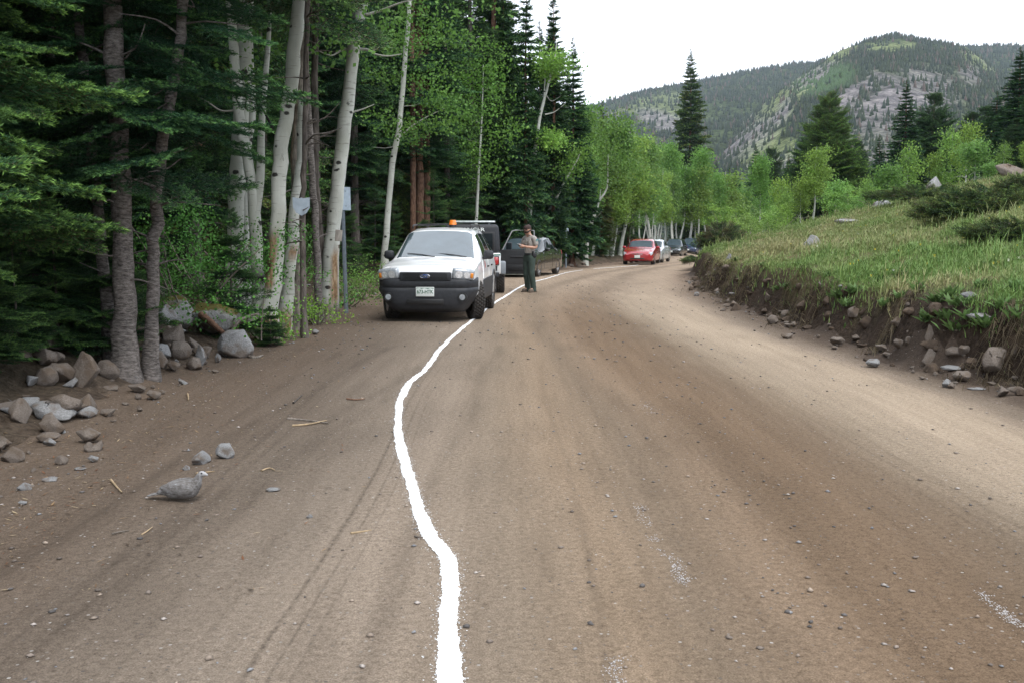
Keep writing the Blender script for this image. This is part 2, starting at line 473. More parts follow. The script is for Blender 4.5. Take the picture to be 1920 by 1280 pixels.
# ================================================================== the ground, one sheet
def lines_y():
    out = [-25, -12, -6, -3, -1, 0, .8]
    y = 1.2
    while y < 70: out.append(y); y += .035 + .0075 * y
    while y < 3000: out.append(y); y *= 1.06
    return np.array(out)
def lines_x():
    core = np.concatenate([np.arange(-8, 16, .085)])
    l = []; x = -8.2; st = .12
    while x > -2500: l.append(x); x -= st; st *= 1.09
    r = []; x = 16.1; st = .12
    while x < 2500: r.append(x); x += st; st *= 1.07
    return np.concatenate([l[::-1], core, r])
def road_tint(x, y):
    wl = .9 * fbm(y * .11, x * 0 + 1.7, 3)
    u = (x - le(y)) / (re(y) - le(y)) * 8.5 - 3.5
    n = fbm(x * .9, y * .28, 4); n2 = fbm(x * 2.6, y * .8 + 9, 4)
    u = u + .25 * wl + .22 * n
    K = np.array([-4.5, -2.6, -1.9, -1.25, -.75, -.2, .25, .62, 1.05, 1.3, 1.75, 2.2, 2.75, 3.3, 3.8, 4.15, 4.5, 6])
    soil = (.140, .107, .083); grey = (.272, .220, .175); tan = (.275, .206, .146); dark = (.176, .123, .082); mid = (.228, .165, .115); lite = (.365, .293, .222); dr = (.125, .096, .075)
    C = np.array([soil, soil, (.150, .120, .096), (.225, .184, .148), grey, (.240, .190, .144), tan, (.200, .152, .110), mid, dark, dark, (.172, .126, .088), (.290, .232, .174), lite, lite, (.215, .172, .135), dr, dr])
    far = sstep(16, 34, y)[:, None]
    c = np.stack([np.interp(u, K, C[:, i]) for i in range(3)], 1)
    # wheel ruts fade with distance into plain tan gravel
    tanF = np.array([.315, .246, .187]) * (1 - .28 * np.exp(-((u - .4) / .35) ** 2) - .25 * np.exp(-((u - 2.0) / .5) ** 2))[:, None]
    edge = (sstep(3.6, 4.6, u) + sstep(-1.8, -3.2, u))[:, None]
    tanF = tanF * (1 - edge) + np.array([.19, .142, .108]) * edge
    c = c * (1 - far) + tanF * far
    c = c * np.array([1.015, 1.0, .97])
    blot = sstep(.05, .5, n2)[:, None] * (.10)
    c = c * (1 - blot) * (1 + .10 * n)[:, None]
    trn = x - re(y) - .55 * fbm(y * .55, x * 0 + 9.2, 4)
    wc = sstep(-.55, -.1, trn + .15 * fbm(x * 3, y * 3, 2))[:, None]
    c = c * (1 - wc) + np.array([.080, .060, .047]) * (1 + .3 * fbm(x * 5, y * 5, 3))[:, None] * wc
    # tyre prints: thin pairs of ribs running off to the left
    for k, (a, b0, w) in enumerate(((.30, -1.93, .05), (.30, -1.77, .04), (.22, -2.45, .05), (.10, -.55, .05))):
        xs = b0 + a * (y - 4.0) * .35 + .05 * np.sin(y * 1.3 + k)
        c = c * (1 - .22 * np.exp(-((x - xs) / w) ** 2) * (y < 14) * (.5 + .5 * vnoise(y * 9, x * 0 + k)))[:, None]
    return c
def ground_tint(x, y):
    tl = le(y) - x; tr = x - re(y)
    n = fbm(x * .8, y * .8, 4); n2 = fbm(x * 3, y * 3, 3)
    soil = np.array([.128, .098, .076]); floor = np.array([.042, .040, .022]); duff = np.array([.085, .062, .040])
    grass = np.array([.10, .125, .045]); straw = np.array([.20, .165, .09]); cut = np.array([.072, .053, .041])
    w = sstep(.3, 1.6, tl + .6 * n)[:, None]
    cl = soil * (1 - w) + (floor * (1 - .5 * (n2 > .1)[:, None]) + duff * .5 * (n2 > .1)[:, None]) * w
    g = sstep(.15, .55, tr + .25 * n2)[:, None]
    st = np.clip(.35 + .9 * n, 0, 1)[:, None]
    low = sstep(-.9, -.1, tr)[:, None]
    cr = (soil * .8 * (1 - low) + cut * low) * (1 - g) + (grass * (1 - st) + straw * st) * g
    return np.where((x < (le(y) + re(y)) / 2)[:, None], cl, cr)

gx, gy = lines_x(), lines_y()
GXX, GYY = np.meshgrid(gx, gy)
px_, py_ = GXX.ravel(), GYY.ravel()
gz = H(px_, py_)
nx_, ny_ = len(gx), len(gy)
ii, jj = np.meshgrid(np.arange(ny_ - 1), np.arange(nx_ - 1), indexing='ij')
q0 = (ii * nx_ + jj).ravel()
Q = np.stack([q0, q0 + 1, q0 + nx_ + 1, q0 + nx_], 1)
cxm = px_[Q].mean(1); cym = py_[Q].mean(1)
in_road = (cxm > le(cym) - .25) & (cxm < re(cym) - .12) & (cym < 190)
def sub_sheet(name, mask, tint, mat):
    q = Q[mask]
    used, inv = np.unique(q.ravel(), return_inverse=True)
    V = np.stack([px_[used], py_[used], gz[used]], 1)
    o = link(name, mk_mesh(name, V, inv.reshape(-1, 4), tint(V[:, 0], V[:, 1]), smooth=True), mat)
    o['kind'] = 'structure'; return o
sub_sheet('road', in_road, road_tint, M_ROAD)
left_mask = (~in_road) & (cxm < (le(cym) + re(cym)) / 2) & (cym < 190)
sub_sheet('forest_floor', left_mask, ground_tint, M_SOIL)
sub_sheet('hillside', (~in_road) & (~left_mask), ground_tint, M_SOIL)

# ------------------------------------------------------------------ white powder line along the road
def chalk(name, pts, widths, label, group=None, gap=0.0, h=.007):
    pts = np.array(pts); d = np.concatenate([[0], np.cumsum(np.hypot(*np.diff(pts, axis=0).T))])
    s = [0.]
    while s[-1] < d[-1]:
        yy = np.interp(s[-1], d, pts[:, 1]); s.append(s[-1] + .006 + .0016 * yy)
    s = np.array(s)
    # smoothed centre line
    P = catmull(pts, 60 * len(pts)); dd = np.concatenate([[0], np.cumsum(np.hypot(*np.diff(P, axis=0).T))]); dd *= d[-1] / dd[-1]
    x = np.interp(s, dd, P[:, 0]); y = np.interp(s, dd, P[:, 1])
    tx, ty = np.gradient(x), np.gradient(y); L = np.hypot(tx, ty) + 1e-9; nx, ny = -ty / L, tx / L
    w = np.interp(s, d, widths) * .5
    r = np.random.default_rng(5)
    a = Acc()
    def edge(side):
        e = w * (1 + .45 * fbm(s * 3.1 + 40 * side, s * 0 + side, 3)) + np.abs(r.normal(0, 1, len(s))) * .005 + .008 * np.clip(fbm(s * 14, s * 0 + side * 3, 2), 0, 1)
        return e * side
    el, er = edge(-1), edge(1)
    x += .012 * fbm(s * 2.2, s * 0 + 5, 3); 
    rows = []
    for off, hh in ((el, .0015), (el * .62, h), (er * .62, h), (er, .0015)):
        X = x + nx * off; Y = y + ny * off
        rows.append(np.stack([X, Y, H(X, Y) + hh + .002 * r.random(len(s)) + .0005 * y.clip(0, 30) * .3], 1))
    V = np.stack(rows, 1).reshape(-1, 3); n = len(s)
    i, j = np.meshgrid(np.arange(n - 1), np.arange(3), indexing='ij'); i = i.ravel(); j = j.ravel()
    if gap:
        keep = vnoise(s[i] * 1.7, s[i] * 0 + 2.2) > gap
        i, j = i[keep], j[keep]
    a.add(V, np.stack([i * 4 + j, i * 4 + j + 1, i * 4 + j + 5, i * 4 + j + 4], 1))
    # powder specks thrown to both sides
    k = r.integers(0, n, int(n * 3.5)); k = k[y[k] < 14]
    side = r.choice([-1, 1], len(k)); off = side * (w[k] + r.exponential(.016, len(k)))
    X = x[k] + nx[k] * off; Y = y[k] + ny[k] * off; sz = r.uniform(.0009, .003, len(k)); th = r.uniform(0, 6.28, len(k))
    Z = H(X, Y) + .003
    T = np.stack([np.stack([X + sz * np.cos(th + q) * (1 + 1.5 * r.random(len(k))), Y + sz * np.sin(th + q) * 1.6, Z], 1) for q in (0, 2.1, 4.2)], 1).reshape(-1, 3)
    a.add(T, np.arange(len(T)).reshape(-1, 3))
    o = link(name, a.mesh(name), M_CHALK)
    return tag(o, label, 'line', group)
M_CHALK, nt_, b_ = new_mat('chalk_powder')
_p = N(nt_, 'ShaderNodeNewGeometry').outputs['Position']
_c = mixc(nt_, ramp(nt_, noise_n(nt_, _p, 45, 6, .75), [(.34, (.75, .75, .75)), (.44, (0, 0, 0))]), (.86, .87, .88), (.38, .32, .27))
_c = mixc(nt_, ramp(nt_, noise_n(nt_, _p, 6, 4, .6), [(.30, (.5, .5, .5)), (.42, (0, 0, 0))]), _c, (.62, .58, .54))
nt_.links.new(_c, b_.inputs['Base Color']); b_.inputs['Roughness'].default_value = .95
lp = [(845, 1420), (845, 1280), (841, 1150), (843, 1060), (806, 1000), (777, 935), (768, 890), (753, 845), (746, 785), (758, 730), (800, 690), (830, 650), (868, 615), (893, 595), (918, 575), (946, 557), (972, 541), (992, 532), (1022, 524), (1062, 512), (1092, 507)]
lw = [.074, .074, .070, .070, .068, .066, .068, .066, .056, .066, .056, .056, .06, .055, .055, .06, .065, .06, .05, .035, .02]
pts = []
for px, py in lp:
    p = GR(px, py, 1.2); pts.append((p.x, p.y))
chalk('chalk_line', pts, lw, 'wavy white powder line running along the dirt road under the white car')
lp2 = [(1112, 505), (1150, 502), (1185, 499), (1212, 494)]
chalk('chalk_line', [GR(*q).to_2d()[:] for q in lp2], [.05, .055, .04, .02], 'faint broken white line on the far road in front of the red car')
# ------------------------------------------------------------------ scuffed white powder patches on the road
M_SCUFF = flat('chalk_scuff', (.40, .375, .36), .95, var=.2, scale=60)
def scuff(pl, width, n, label, seed):
    r = np.random.default_rng(seed)
    P = catmull([GR(*q).to_2d()[:] for q in pl], 80)
    k = r.integers(0, 80, n); L = P[k]
    X = L[:, 0] + r.normal(0, width, n); Y = L[:, 1] + r.normal(0, width * 1.6, n)
    m = vnoise(X * 14, Y * 9) > .45; X, Y = X[m], Y[m]; n = len(X)
    sz = r.uniform(.0012, .0036, n) * (.6 + Y / 8); th = r.uniform(0, 6.28, n); Z = H(X, Y) + .0035
    T = np.stack([np.stack([X + sz * np.cos(th + q), Y + sz * np.sin(th + q) * 1.8, Z], 1) for q in (0, 1.6, 3.1, 4.7)], 1).reshape(-1, 3)
    o = tag(link('powder_patch', mk_mesh('powder_patch', T, np.arange(len(T)).reshape(-1, 4)), M_SCUFF), label, 'powder', 'scuffed white powder on the road')
    o['kind'] = 'stuff'
scuff([(1200, 950), (1225, 1010), (1262, 1055), (1285, 1095)], .022, 520, 'faint speckled white powder trail in the middle of the brown gravel', 1)
scuff([(1160, 1240), (1168, 1300), (1180, 1380)], .028, 420, 'bright white powder speckles at the bottom edge right of the wavy line', 2)
scuff([(1845, 1120), (1880, 1150), (1915, 1178)], .02, 260, 'faint powder speckles near the right edge where light gravel begins', 3)
scuff([(1200, 750), (1222, 775)], .03, 120, 'small pale powder smudge far up the middle of the road', 4)
scuff([(826, 622), (838, 610)], .03, 70, 'pale powder smudge just in front of the white car', 6)

# ------------------------------------------------------------------ pebbles
def pebble_field():
    r = np.random.default_rng(11); a = Acc()
    n = 26000
    y = 2.2 + r.random(n) ** 2.3 * 30; x = le(y) + r.random(n) * (re(y) - le(y))
    u = (x - le(y)) / (re(y) - le(y)) * 8.5 - 3.5
    keep = r.random(n) < np.interp(u, [-4, -2.2, -1.4, -.3, .6, 1.5, 2.6, 3.4, 4.4, 5], [.9, .8, .30, .25, .5, .95, .6, .22, .35, .8]) * (.35 + vnoise(x * 1.4, y * .7))
    x, y = x[keep], y[keep]; n = len(x)
    sz = .0022 + r.random(n) ** 7 * .017; sz *= np.where(y > 12, 1.5, 1)
    o = np.array([(1, 0, 0), (0, 1, 0), (-1, 0, 0), (0, -1, 0), (0, 0, .75), (0, 0, -.4), (.7, .6, .35), (-.6, .7, .3)], float)
    hullF = np.array([(0, 6, 4), (6, 1, 4), (1, 7, 4), (7, 2, 4), (2, 3, 4), (3, 0, 4), (0, 1, 6), (1, 2, 7), (1, 0, 5), (2, 1, 5), (3, 2, 5), (0, 3, 5)])
    th = r.random(n) * 6.28
    V = o[None] * (1 + .5 * (r.random((n, 8, 3)) - .5)) * sz[:, None, None] * np.stack([np.ones(n), r.uniform(.6, 1.1, n), r.uniform(.5, .9, n)], 1)[:, None]
    c, s = np.cos(th)[:, None], np.sin(th)[:, None]
    V = np.stack([V[..., 0] * c - V[..., 1] * s + x[:, None], V[..., 0] * s + V[..., 1] * c + y[:, None], V[..., 2] + H(x, y)[:, None] + sz[:, None] * .25], 2)
    pal = np.array([(.10, .09, .085), (.15, .12, .10), (.22, .18, .15), (.30, .24, .19), (.34, .30, .27), (.2, .2, .205)])
    C = pal[np.clip((r.random(n) ** 1.2 * 6).astype(int), 0, 5)] * r.uniform(.7, 1.25, (n, 1))
    a.add(V.reshape(-1, 3), (hullF[None] + (np.arange(n) * 8)[:, None, None]).reshape(-1, 3), np.repeat(C, 8, 0))
    m, nt, b = new_mat('pebble'); at = N(nt, 'ShaderNodeAttribute', attribute_name='tint')
    tc = N(nt, 'ShaderNodeNewGeometry').outputs['Position']
    nt.links.new(mixc(nt, .5, at.outputs['Color'], ramp(nt, noise_n(nt, tc, 120, 3), [(.3, (.7, .7, .7)), (.7, (1.3, 1.3, 1.3))]), 'MULTIPLY'), b.inputs['Base Color'])
    b.inputs['Roughness'].default_value = .9
    o = link('gravel', a.mesh('gravel'), m); o['kind'] = 'stuff'; o['label'] = 'small loose pebbles scattered over the dirt road'
pebble_field()

# ------------------------------------------------------------------ rocks
def rock_mesh(seed, pts=15, detail=2, flat_=.75):
    r = np.random.default_rng(seed)
    bm = bmesh.new()
    for _ in range(pts):
        v = r.normal(0, 1, 3); v /= np.linalg.norm(v); v *= r.uniform(.78, 1.0)
        bm.verts.new((v[0], v[1] * .85, v[2] * flat_))
    h = bmesh.ops.convex_hull(bm, input=bm.verts[:])
    bmesh.ops.delete(bm, geom=list({g for g in h['geom_interior'] + h['geom_unused'] if isinstance(g, bmesh.types.BMVert)}), context='VERTS')
    bmesh.ops.bevel(bm, geom=bm.edges[:], offset=.075, segments=2, profile=.6, affect='EDGES')
    bmesh.ops.triangulate(bm, faces=bm.faces[:])
    bmesh.ops.subdivide_edges(bm, edges=[e for e in bm.edges if e.calc_length() > .18], cuts=detail, use_grid_fill=True)
    bmesh.ops.triangulate(bm, faces=bm.faces[:])
    bm.normal_update()
    P = np.array([v.co for v in bm.verts]); Nn = np.array([v.normal for v in bm.verts])
    d = .055 * fbm(P[:, 0] * 2.2 + seed, P[:, 1] * 2.2 + P[:, 2] * 1.7, 4) + .02 * fbm(P[:, 0] * 8, P[:, 2] * 8 + P[:, 1] * 6, 2)
    for v, n_, dd in zip(bm.verts, Nn, d): v.co += Vector(n_ * dd)
    me = bpy.data.meshes.new('rock'); bmesh.ops.recalc_face_normals(bm, faces=bm.faces[:]); bm.to_mesh(me); bm.free()
    me.polygons.foreach_set('use_smooth', np.ones(len(me.polygons), bool))
    return me
ROCKS = [rock_mesh(s, p, 2, f) for s, p, f in ((1, 13, .8), (2, 16, .7), (3, 12, .9), (4, 18, .6), (5, 11, .75), (6, 20, .85), (7, 9, .8))]
_rk = {}
def rock(px, py, w, hgt=None, mat=None, shape=0, label='', cat='rock', group=None, rz=None, tilt=0, name='boulder', sink=.16, p=None, depth=None):
    """w, hgt: size in photo pixels at the rock's own distance; (px, py) = foot of the rock"""
    if p is None: p = GR(px, py)
    if p.y > 38: p = Vector((p.x, p.y, hz(p.x, p.y)))
    k = p.y / F_PX
    W = w * k / 2 * 1.18; Hh = (hgt if hgt else w * .7) * k / 2 * 1.18
    key = (shape, mat.name)
    if key not in _rk:
        me = ROCKS[shape].copy(); me.materials.append(mat); _rk[key] = me
    o = bpy.data.objects.new(name, _rk[key]); COL.objects.link(o)
    D = depth if depth else W * .9
    o.scale = (W, D, Hh / .75)
    o.rotation_euler = (tilt, tilt * .6, rz if rz is not None else random.uniform(-.5, .5))
    o.location = (p.x, p.y + D * .5, p.z + Hh * (1 - sink * 2))
    return tag(o, label, cat, group)
B, G_, MS = M_ROCK, M_ROCKG, M_MOSSY
rock(150, 728, 72, 66, B, 2, 'upright rounded brown boulder at the left forest edge', rz=.3)
rock(108, 722, 62, 52, B, 1, 'low brown boulder behind the upright one, bluish chip on its face', rz=1.2)
rock(92, 790, 80, 46, G_, 3, 'slanted grey angular slab below the upright brown boulder', rz=.5, tilt=.35)
rock(160, 775, 58, 38, B, 0, 'flat topped grey brown rock beside the slanted grey slab', rz=.9)
rock(45, 770, 60, 46, G_, 4, 'pale rock half hidden behind fir boughs at the left edge')
rock(205, 735, 36, 24, B, 4, 'small pinkish brown rock right of the upright boulder')
rock(285, 752, 30, 26, B, 1, 'small dark round rock alone on the dirt below the bank')
rock(258, 752, 16, 20, B, 3, 'narrow pale stone left of the small dark round rock')
rock(440, 672, 76, 56, M_ROCKG, 5, 'large pale grey boulder at the road edge below the aspens', rz=.2)
rock(325, 655, 66, 50, B, 0, 'pointed brown rock below the mossy boulder', rz=.8, tilt=.3)
rock(372, 690, 32, 42, G_, 2, 'tall grey block of rock between pointed rock and pale boulder', rz=.1)
rock(294, 690, 40, 34, B, 5, 'rounded brown rock at the foot of the grey conifer trunks', rz=.6)
rock(322, 698, 28, 28, B, 1, 'dull brown rock right of the rounded rock by the trunks')
rock(281, 712, 34, 22, B, 3, 'low brown rock in front of the rounded rock by the trunks')
rock(372, 660, 56, 44, B, 6, 'brown soil covered rock left of the pale grey boulder')
rock(408, 682, 12, 26, G_, 3, 'thin upright pale stone leaning on the large pale boulder')
rock(352, 668, 110, 80, MS, 1, 'large mossy boulder with grey lichen face under the dark firs', p=GR(352, 655) + Vector((0, .9, .05)), rz=.3)
rock(310, 600, 90, 60, MS, 5, 'topmost mossy boulder with olive cushion on the forest bank', p=PX(322, 612, 13.0), rz=1.0)
rock(308, 600, 50, 36, G_, 0, 'grey block wedged under the topmost mossy boulder', p=PX(308, 605, 12.2), rz=.3)
rock(578, 588, 42, 22, B, 6, 'wedge shaped brown rock at the foot of the thin trunk', rz=.1)
rock(631, 560, 26, 30, B, 2, 'upright brown rock right of the big leaning aspen')
rock(633, 575, 26, 16, B, 1, 'low brown rock beside the tall sign post')
rock(591, 628, 16, 14, G_, 3, 'pale flat stone on the bank below the aspens')
rock(376, 872, 44, 28, M_ROCKG, 0, 'white and grey angular stone on the dirt, left of its round twin', rz=.4, sink=.15)
rock(421, 860, 40, 30, M_ROCKG, 5, 'rounded whitish grey stone on the dirt, right of the angular one', rz=.2, sink=.15)
rock(348, 884, 16, 12, M_ROCKG, 0, 'small white chip of stone in front of the angular stone', name='stone', sink=.1)
rock(172, 868, 22, 18, M_ROCKG, 1, 'small pale stone with bluish top near the fir bough tip', name='stone')
rock(148, 882, 22, 8, M_ROCKG, 3, 'flat cream coloured stone lying left on the dark dirt', name='stone')
rock(90, 905, 36, 16, M_ROCKG, 4, 'elongated pale stone under the lowest fir bough', name='stone')
rock(43, 922, 30, 18, M_ROCKG, 0, 'white stone near the left picture edge', name='stone')
rock(40, 948, 18, 12, M_ROCKG, 1, 'small whitish stone below the white stone at the left edge', name='stone')
rock(511, 922, 28, 10, M_ROCKG, 3, 'flat bluish white stone on the dirt near the tyre prints', name='stone')
rock(580, 972, 14, 9, M_ROCKG, 0, 'tiny white stone between bluish stone and wavy line', name='stone')
rock(20, 870, 46, 34, B, 0, 'dark brown rock in shade under the left fir')
# right bank
rock(1878, 698, 66, 50, B, 5, 'largest brown boulder lodged in the cut bank at the right edge', rz=.3)
rock(1812, 668, 30, 26, B, 1, 'dark brown rock pressed into the bank left of the largest boulder')
rock(1790, 696, 42, 14, M_ROCKG, 3, 'flat pale rock lying at the foot of the right bank')
rock(1748, 685, 34, 30, B, 2, 'soil covered dark lump of rock at the foot of the right bank')
rock(1662, 658, 40, 22, B, 4, 'low rounded dark rock, leftmost of three at the bank foot', rz=.2)
rock(1688, 655, 26, 24, B, 1, 'middle pinkish rock of three at the bank foot')
rock(1705, 645, 14, 15, B, 5, 'smallest rock of three at the bank foot')
rock(1686, 612, 28, 20, B, 0, 'pale brown rock halfway up the bank under hanging grass')
rock(1605, 600, 28, 32, B, 3, 'slanted brown rock stuck in the bank left of the hanging grass', tilt=.5)
rock(1744, 640, 18, 30, B, 2, 'narrow grey brown rock upright in the bank')
rock(1445, 565, 26, 26, B, 6, 'squarish brown rock stuck in the middle of the right bank')
rock(1466, 590, 16, 10, B, 1, 'reddish stone below the squarish rock in the bank')
rock(1716, 692, 16, 8, B, 3, 'small flat stone on the dirt left of the soil covered lump', name='stone')
rock(1864, 722, 24, 12, B, 4, 'pale brown stone on the dirt below the largest boulder', name='stone')
rock(1835, 732, 34, 8, M_ROCKG, 3, 'flat whitish stone out on the dirt at the right edge', name='stone')
rock(1905, 715, 16, 14, B, 1, 'small rounded stone at the right picture edge', name='stone')
rock(1908, 668, 20, 26, B, 0, 'brown rock right of the largest boulder in the bank')
for i in range(110):      # loose stones at the foot of the right bank
    y = 9.3 + (i / 110) ** 1.3 * 26 + random.uniform(-.3, .3); x = float(re(y)) + random.uniform(-.75, .35)
    p = Vector((x, y, hz(x, y))); s = (8 + 34 * random.random() ** 2.6) * 12 / max(y, 9)
    rock(0, 0, s, s * .6, random.choice([B, B, B, G_]), random.randrange(7), 'small loose stone fallen at the foot of the cut bank', 'stone', 'loose stones at the foot of the right bank', name='stone', p=p, rz=random.uniform(0, 6))
for i in range(130):     # soil clods on the cut face
    y = 9.3 + (i / 130) ** 1.3 * 26 + random.uniform(-.3, .3); x = float(re(y)) + .55 * float(fbm(y * .55, 9.2, 4)) + random.uniform(-.35, .35)
    p = Vector((x, y, hz(x, y))); s = (10 + 34 * random.random() ** 2) * 12 / max(y, 9)
    rock(0, 0, s, s * .65, M_CLOD, random.randrange(7), 'dark lump of soil sticking out of the cut bank', 'clod', 'soil clods on the right cut bank', name='soil_clod', p=p, rz=random.uniform(0, 6), sink=.3)
for i in range(60):      # tumbled rocks under the trees
    y = 6.3 + (i / 60) * 11.5 + random.uniform(-.25, .25); x = float(le(y)) - random.uniform(.05, 1.25)
    p = Vector((x, y, hz(x, y))); s = (26 + 40 * random.random() ** 1.6) * 9.5 / max(y, 7)
    rock(0, 0, s, s * random.uniform(.5, .85), random.choice([B, B, B, G_]), random.randrange(7), 'tumbled brown grey rock in the row under the left trees', 'rock', 'tumbled rocks along the left forest edge', name='boulder', p=p, rz=random.uniform(0, 6), tilt=random.uniform(-.3, .3))
for i in range(150):      # rubble on the left bank
    y = 5.6 + (i / 150) ** 1.3 * 22 + random.uniform(-.3, .3); x = float(le(y)) + random.uniform(-1.0, .45) * random.random() ** .5
    p = Vector((x, y, hz(x, y))); s = (9 + 46 * random.random() ** 2.6) * 9 / max(y, 7)
    rock(0, 0, s, s * .6, random.choice([B, B, G_]), random.randrange(7), 'small rubble stone on the dirt bank below the forest', 'stone', 'rubble stones along the left forest edge', name='stone', p=p, rz=random.uniform(0, 6))
for i in range(14):
    y = 28 + i * 1.9 + random.uniform(-.5, .5); x = float(le(y)) + random.uniform(-.7, .1)
    rock(0, 0, random.uniform(12, 24) * .7, None, B, random.randrange(7), 'distant reddish stone on the road edge by the second sign post', 'stone', 'distant stones along the left road edge', name='stone', p=Vector((x, y, hz(x, y))))
# hillside boulders
rock(1526, 463, 36, 22, G_, 2, 'wedge shaped grey rock alone in the grass beside the young aspen', p=GR(1526, 464), rz=.3)
rock(1590, 418, 44, 13, G_, 3, 'low grey outcrop in the grass right of the young aspen', p=GR(1590, 420))
rock(1662, 368, 44, 22, G_, 5, 'brownish grey boulder on the hillside crest, left of its neighbours', p=PX(1662, 370, 42))
rock(1758, 345, 44, 34, G_, 0, 'square grey boulder on the hillside crest left of the junipers', p=PX(1758, 348, 46))
rock(1890, 330, 60, 30, B, 3, 'slanting pale slab of rock on the crest at the right edge', p=PX(1905, 335, 44), tilt=.4)
rock(1705, 345, 60, 16, G_, 1, 'long low grey rock between the two crest boulders', p=PX(1705, 350, 47))
rock(1790, 318, 34, 18, G_, 4, 'pale rock higher on the crest behind the square boulder', p=PX(1795, 322, 52))
rock(1340, 480, 14, 14, G_, 2, 'small grey rock on the lip of the bank beside the dry juniper', p=GR(1368, 490))
rock(1735, 590, 60, 16, G_, 3, 'flat grey rock lying in the grass above the bank', p=GR(1850, 600))
# ================================================================== conifers
def bough_template(seed, twig_step, needle_len, needle_w, needle_step, sub=True, around=3, tip=True, dens=1.0):
    """a flat spray one unit long along +x; returns vertices, triangles, colours"""
    r = np.random.default_rng(seed)
    segs = []                                   # (p0, p1, along-fraction) pieces of twig carrying needles
    ax = lambda s: np.array([s, .03 * math.sin(s * 5 + seed), -.16 * s * s + .10 * s ** 5])
    S = np.linspace(.12, 1, 9)
    for a, b in zip(S[:-1], S[1:]): segs.append((ax(a), ax(b), a))
    s = .14
    side = 1
    while s < .97:
        L = (.46 * (1 - s) ** .75 + .06) * r.uniform(.75, 1.15)
        ang = R(r.uniform(42, 62)) * side
        p0 = ax(s); d = np.array([math.cos(ang), math.sin(ang), r.uniform(-.22, .02)])
        p1 = p0 + d * L * .55; d2 = d + np.array([.25, 0, .05 + r.uniform(-.12, .08)]); d2 /= np.linalg.norm(d2)
        p2 = p1 + d2 * L * .45
        segs.append((p0, p1, s)); segs.append((p1, p2, s + .5))
        if sub and L > .16:
            for q in (.35, .6, .8):
                for sd in (-1, 1):
                    a2 = ang + sd * R(r.uniform(40, 55)); pp = p0 + (p1 - p0) * q / .55 if q < .55 else p1 + (p2 - p1) * (q - .55) / .45
                    l2 = L * (1 - q) * .55 + .03
                    segs.append((pp, pp + np.array([math.cos(a2), math.sin(a2), r.uniform(-.15, .05)]) * l2, s + .4))
        s += twig_step * r.uniform(.6, 1.3) * .5; side = -side
    V, T, C = [], [], []; n = 0
    for p0, p1, fr in segs:
        L = np.linalg.norm(p1 - p0); k = max(1, int(L / needle_step * dens))
        d = (p1 - p0) / L
        u = (np.arange(k * around) // around + r.random(k * around)) / k
        base = p0 + u[:, None] * (p1 - p0)
        th = r.uniform(0, 2 * math.pi, k * around)
        e1 = np.cross(d, [0, 0, 1.]); e1 /= np.linalg.norm(e1) + 1e-9; e2 = np.cross(e1, d)
        rad = np.cos(th)[:, None] * e1 + (np.sin(th) * .7 + .15)[:, None] * e2
        dirn = rad * .75 + d * .75; dirn /= np.linalg.norm(dirn, axis=1)[:, None]
        w = np.cross(dirn, r.normal(0, 1, dirn.shape)); w /= np.linalg.norm(w, axis=1)[:, None] + 1e-9
        ln = needle_len * r.uniform(.7, 1.2, len(u))
        a = base - w * needle_w * .5; b = base + w * needle_w * .5; c = base + dirn * ln[:, None]
        V.append(np.stack([a, b, c], 1).reshape(-1, 3)); T.append(np.arange(len(u) * 3).reshape(-1, 3) + n); n += len(u) * 3
        young = np.clip((fr - .55) * 1.6, 0, 1) * np.clip(u * 1.6 - .55, 0, 1) if tip else 0 * u
        dk = np.array([.020, .055, .027]); md = np.array([.035, .092, .037]); yg = np.array([.15, .27, .065])
        t = r.random(len(u))[:, None]
        col = dk * (1 - t) + md * t; col = col * (1 - young[:, None]) + yg * young[:, None]
        C.append(np.repeat(col, 3, 0))
        # the woody twig itself
        wv = e1 * .006 * (1.6 if fr < .2 else 1)
        V.append(np.array([p0 - wv, p0 + wv, p1])); T.append(np.array([[n, n + 1, n + 2]])); n += 3
        C.append(np.tile([.10, .075, .05], (3, 1)))
    return np.concatenate(V), np.concatenate(T), np.concatenate(C)
def place(temps, n, Ms, scales, tint, r):
    """copies of template sprays: Ms (n,3,3) rotations, scales (n,), pos in Ms tuple"""
    rot, pos = Ms
    V, T, C = [], [], []; off = 0
    pick = r.integers(0, len(temps), n)
    for k, (v, t, c) in enumerate(temps):
        m = pick == k
        if not m.any(): continue
        vv = np.einsum('nij,vj->nvi', rot[m] * scales[m][:, None, None], v) + pos[m][:, None]
        nn = m.sum()
        V.append(vv.reshape(-1, 3)); T.append((t[None] + (np.arange(nn) * len(v))[:, None, None]).reshape(-1, 3) + off); off += nn * len(v)
        C.append((c[None] * tint[m][:, None]).reshape(-1, 3))
    return np.concatenate(V), np.concatenate(T), np.concatenate(C)
def rots(az, pitch, roll):
    ca, sa, cp, sp, cr, sr = np.cos(az), np.sin(az), np.cos(pitch), np.sin(pitch), np.cos(roll), np.sin(roll)
    z = np.zeros_like(ca); o = z + 1
    Rz = np.stack([np.stack([ca, -sa, z], 1), np.stack([sa, ca, z], 1), np.stack([z, z, o], 1)], 1)
    Ry = np.stack([np.stack([cp, z, -sp], 1), np.stack([z, o, z], 1), np.stack([sp, z, cp], 1)], 1)
    Rx = np.stack([np.stack([o, z, z], 1), np.stack([z, cr, -sr], 1), np.stack([z, sr, cr], 1)], 1)
    return Rz @ Ry @ Rx
T_NEAR = [bough_template(s, .085, .027, .0062, .0125, True, 4) for s in (1, 2, 3)]
T_MID = [bough_template(s, .11, .036, .0105, .026, True, 3) for s in (4, 5, 6)]
T_BUSH = [bough_template(s, .13, .075, .021, .045, True, 2) for s in (4, 5, 6)]
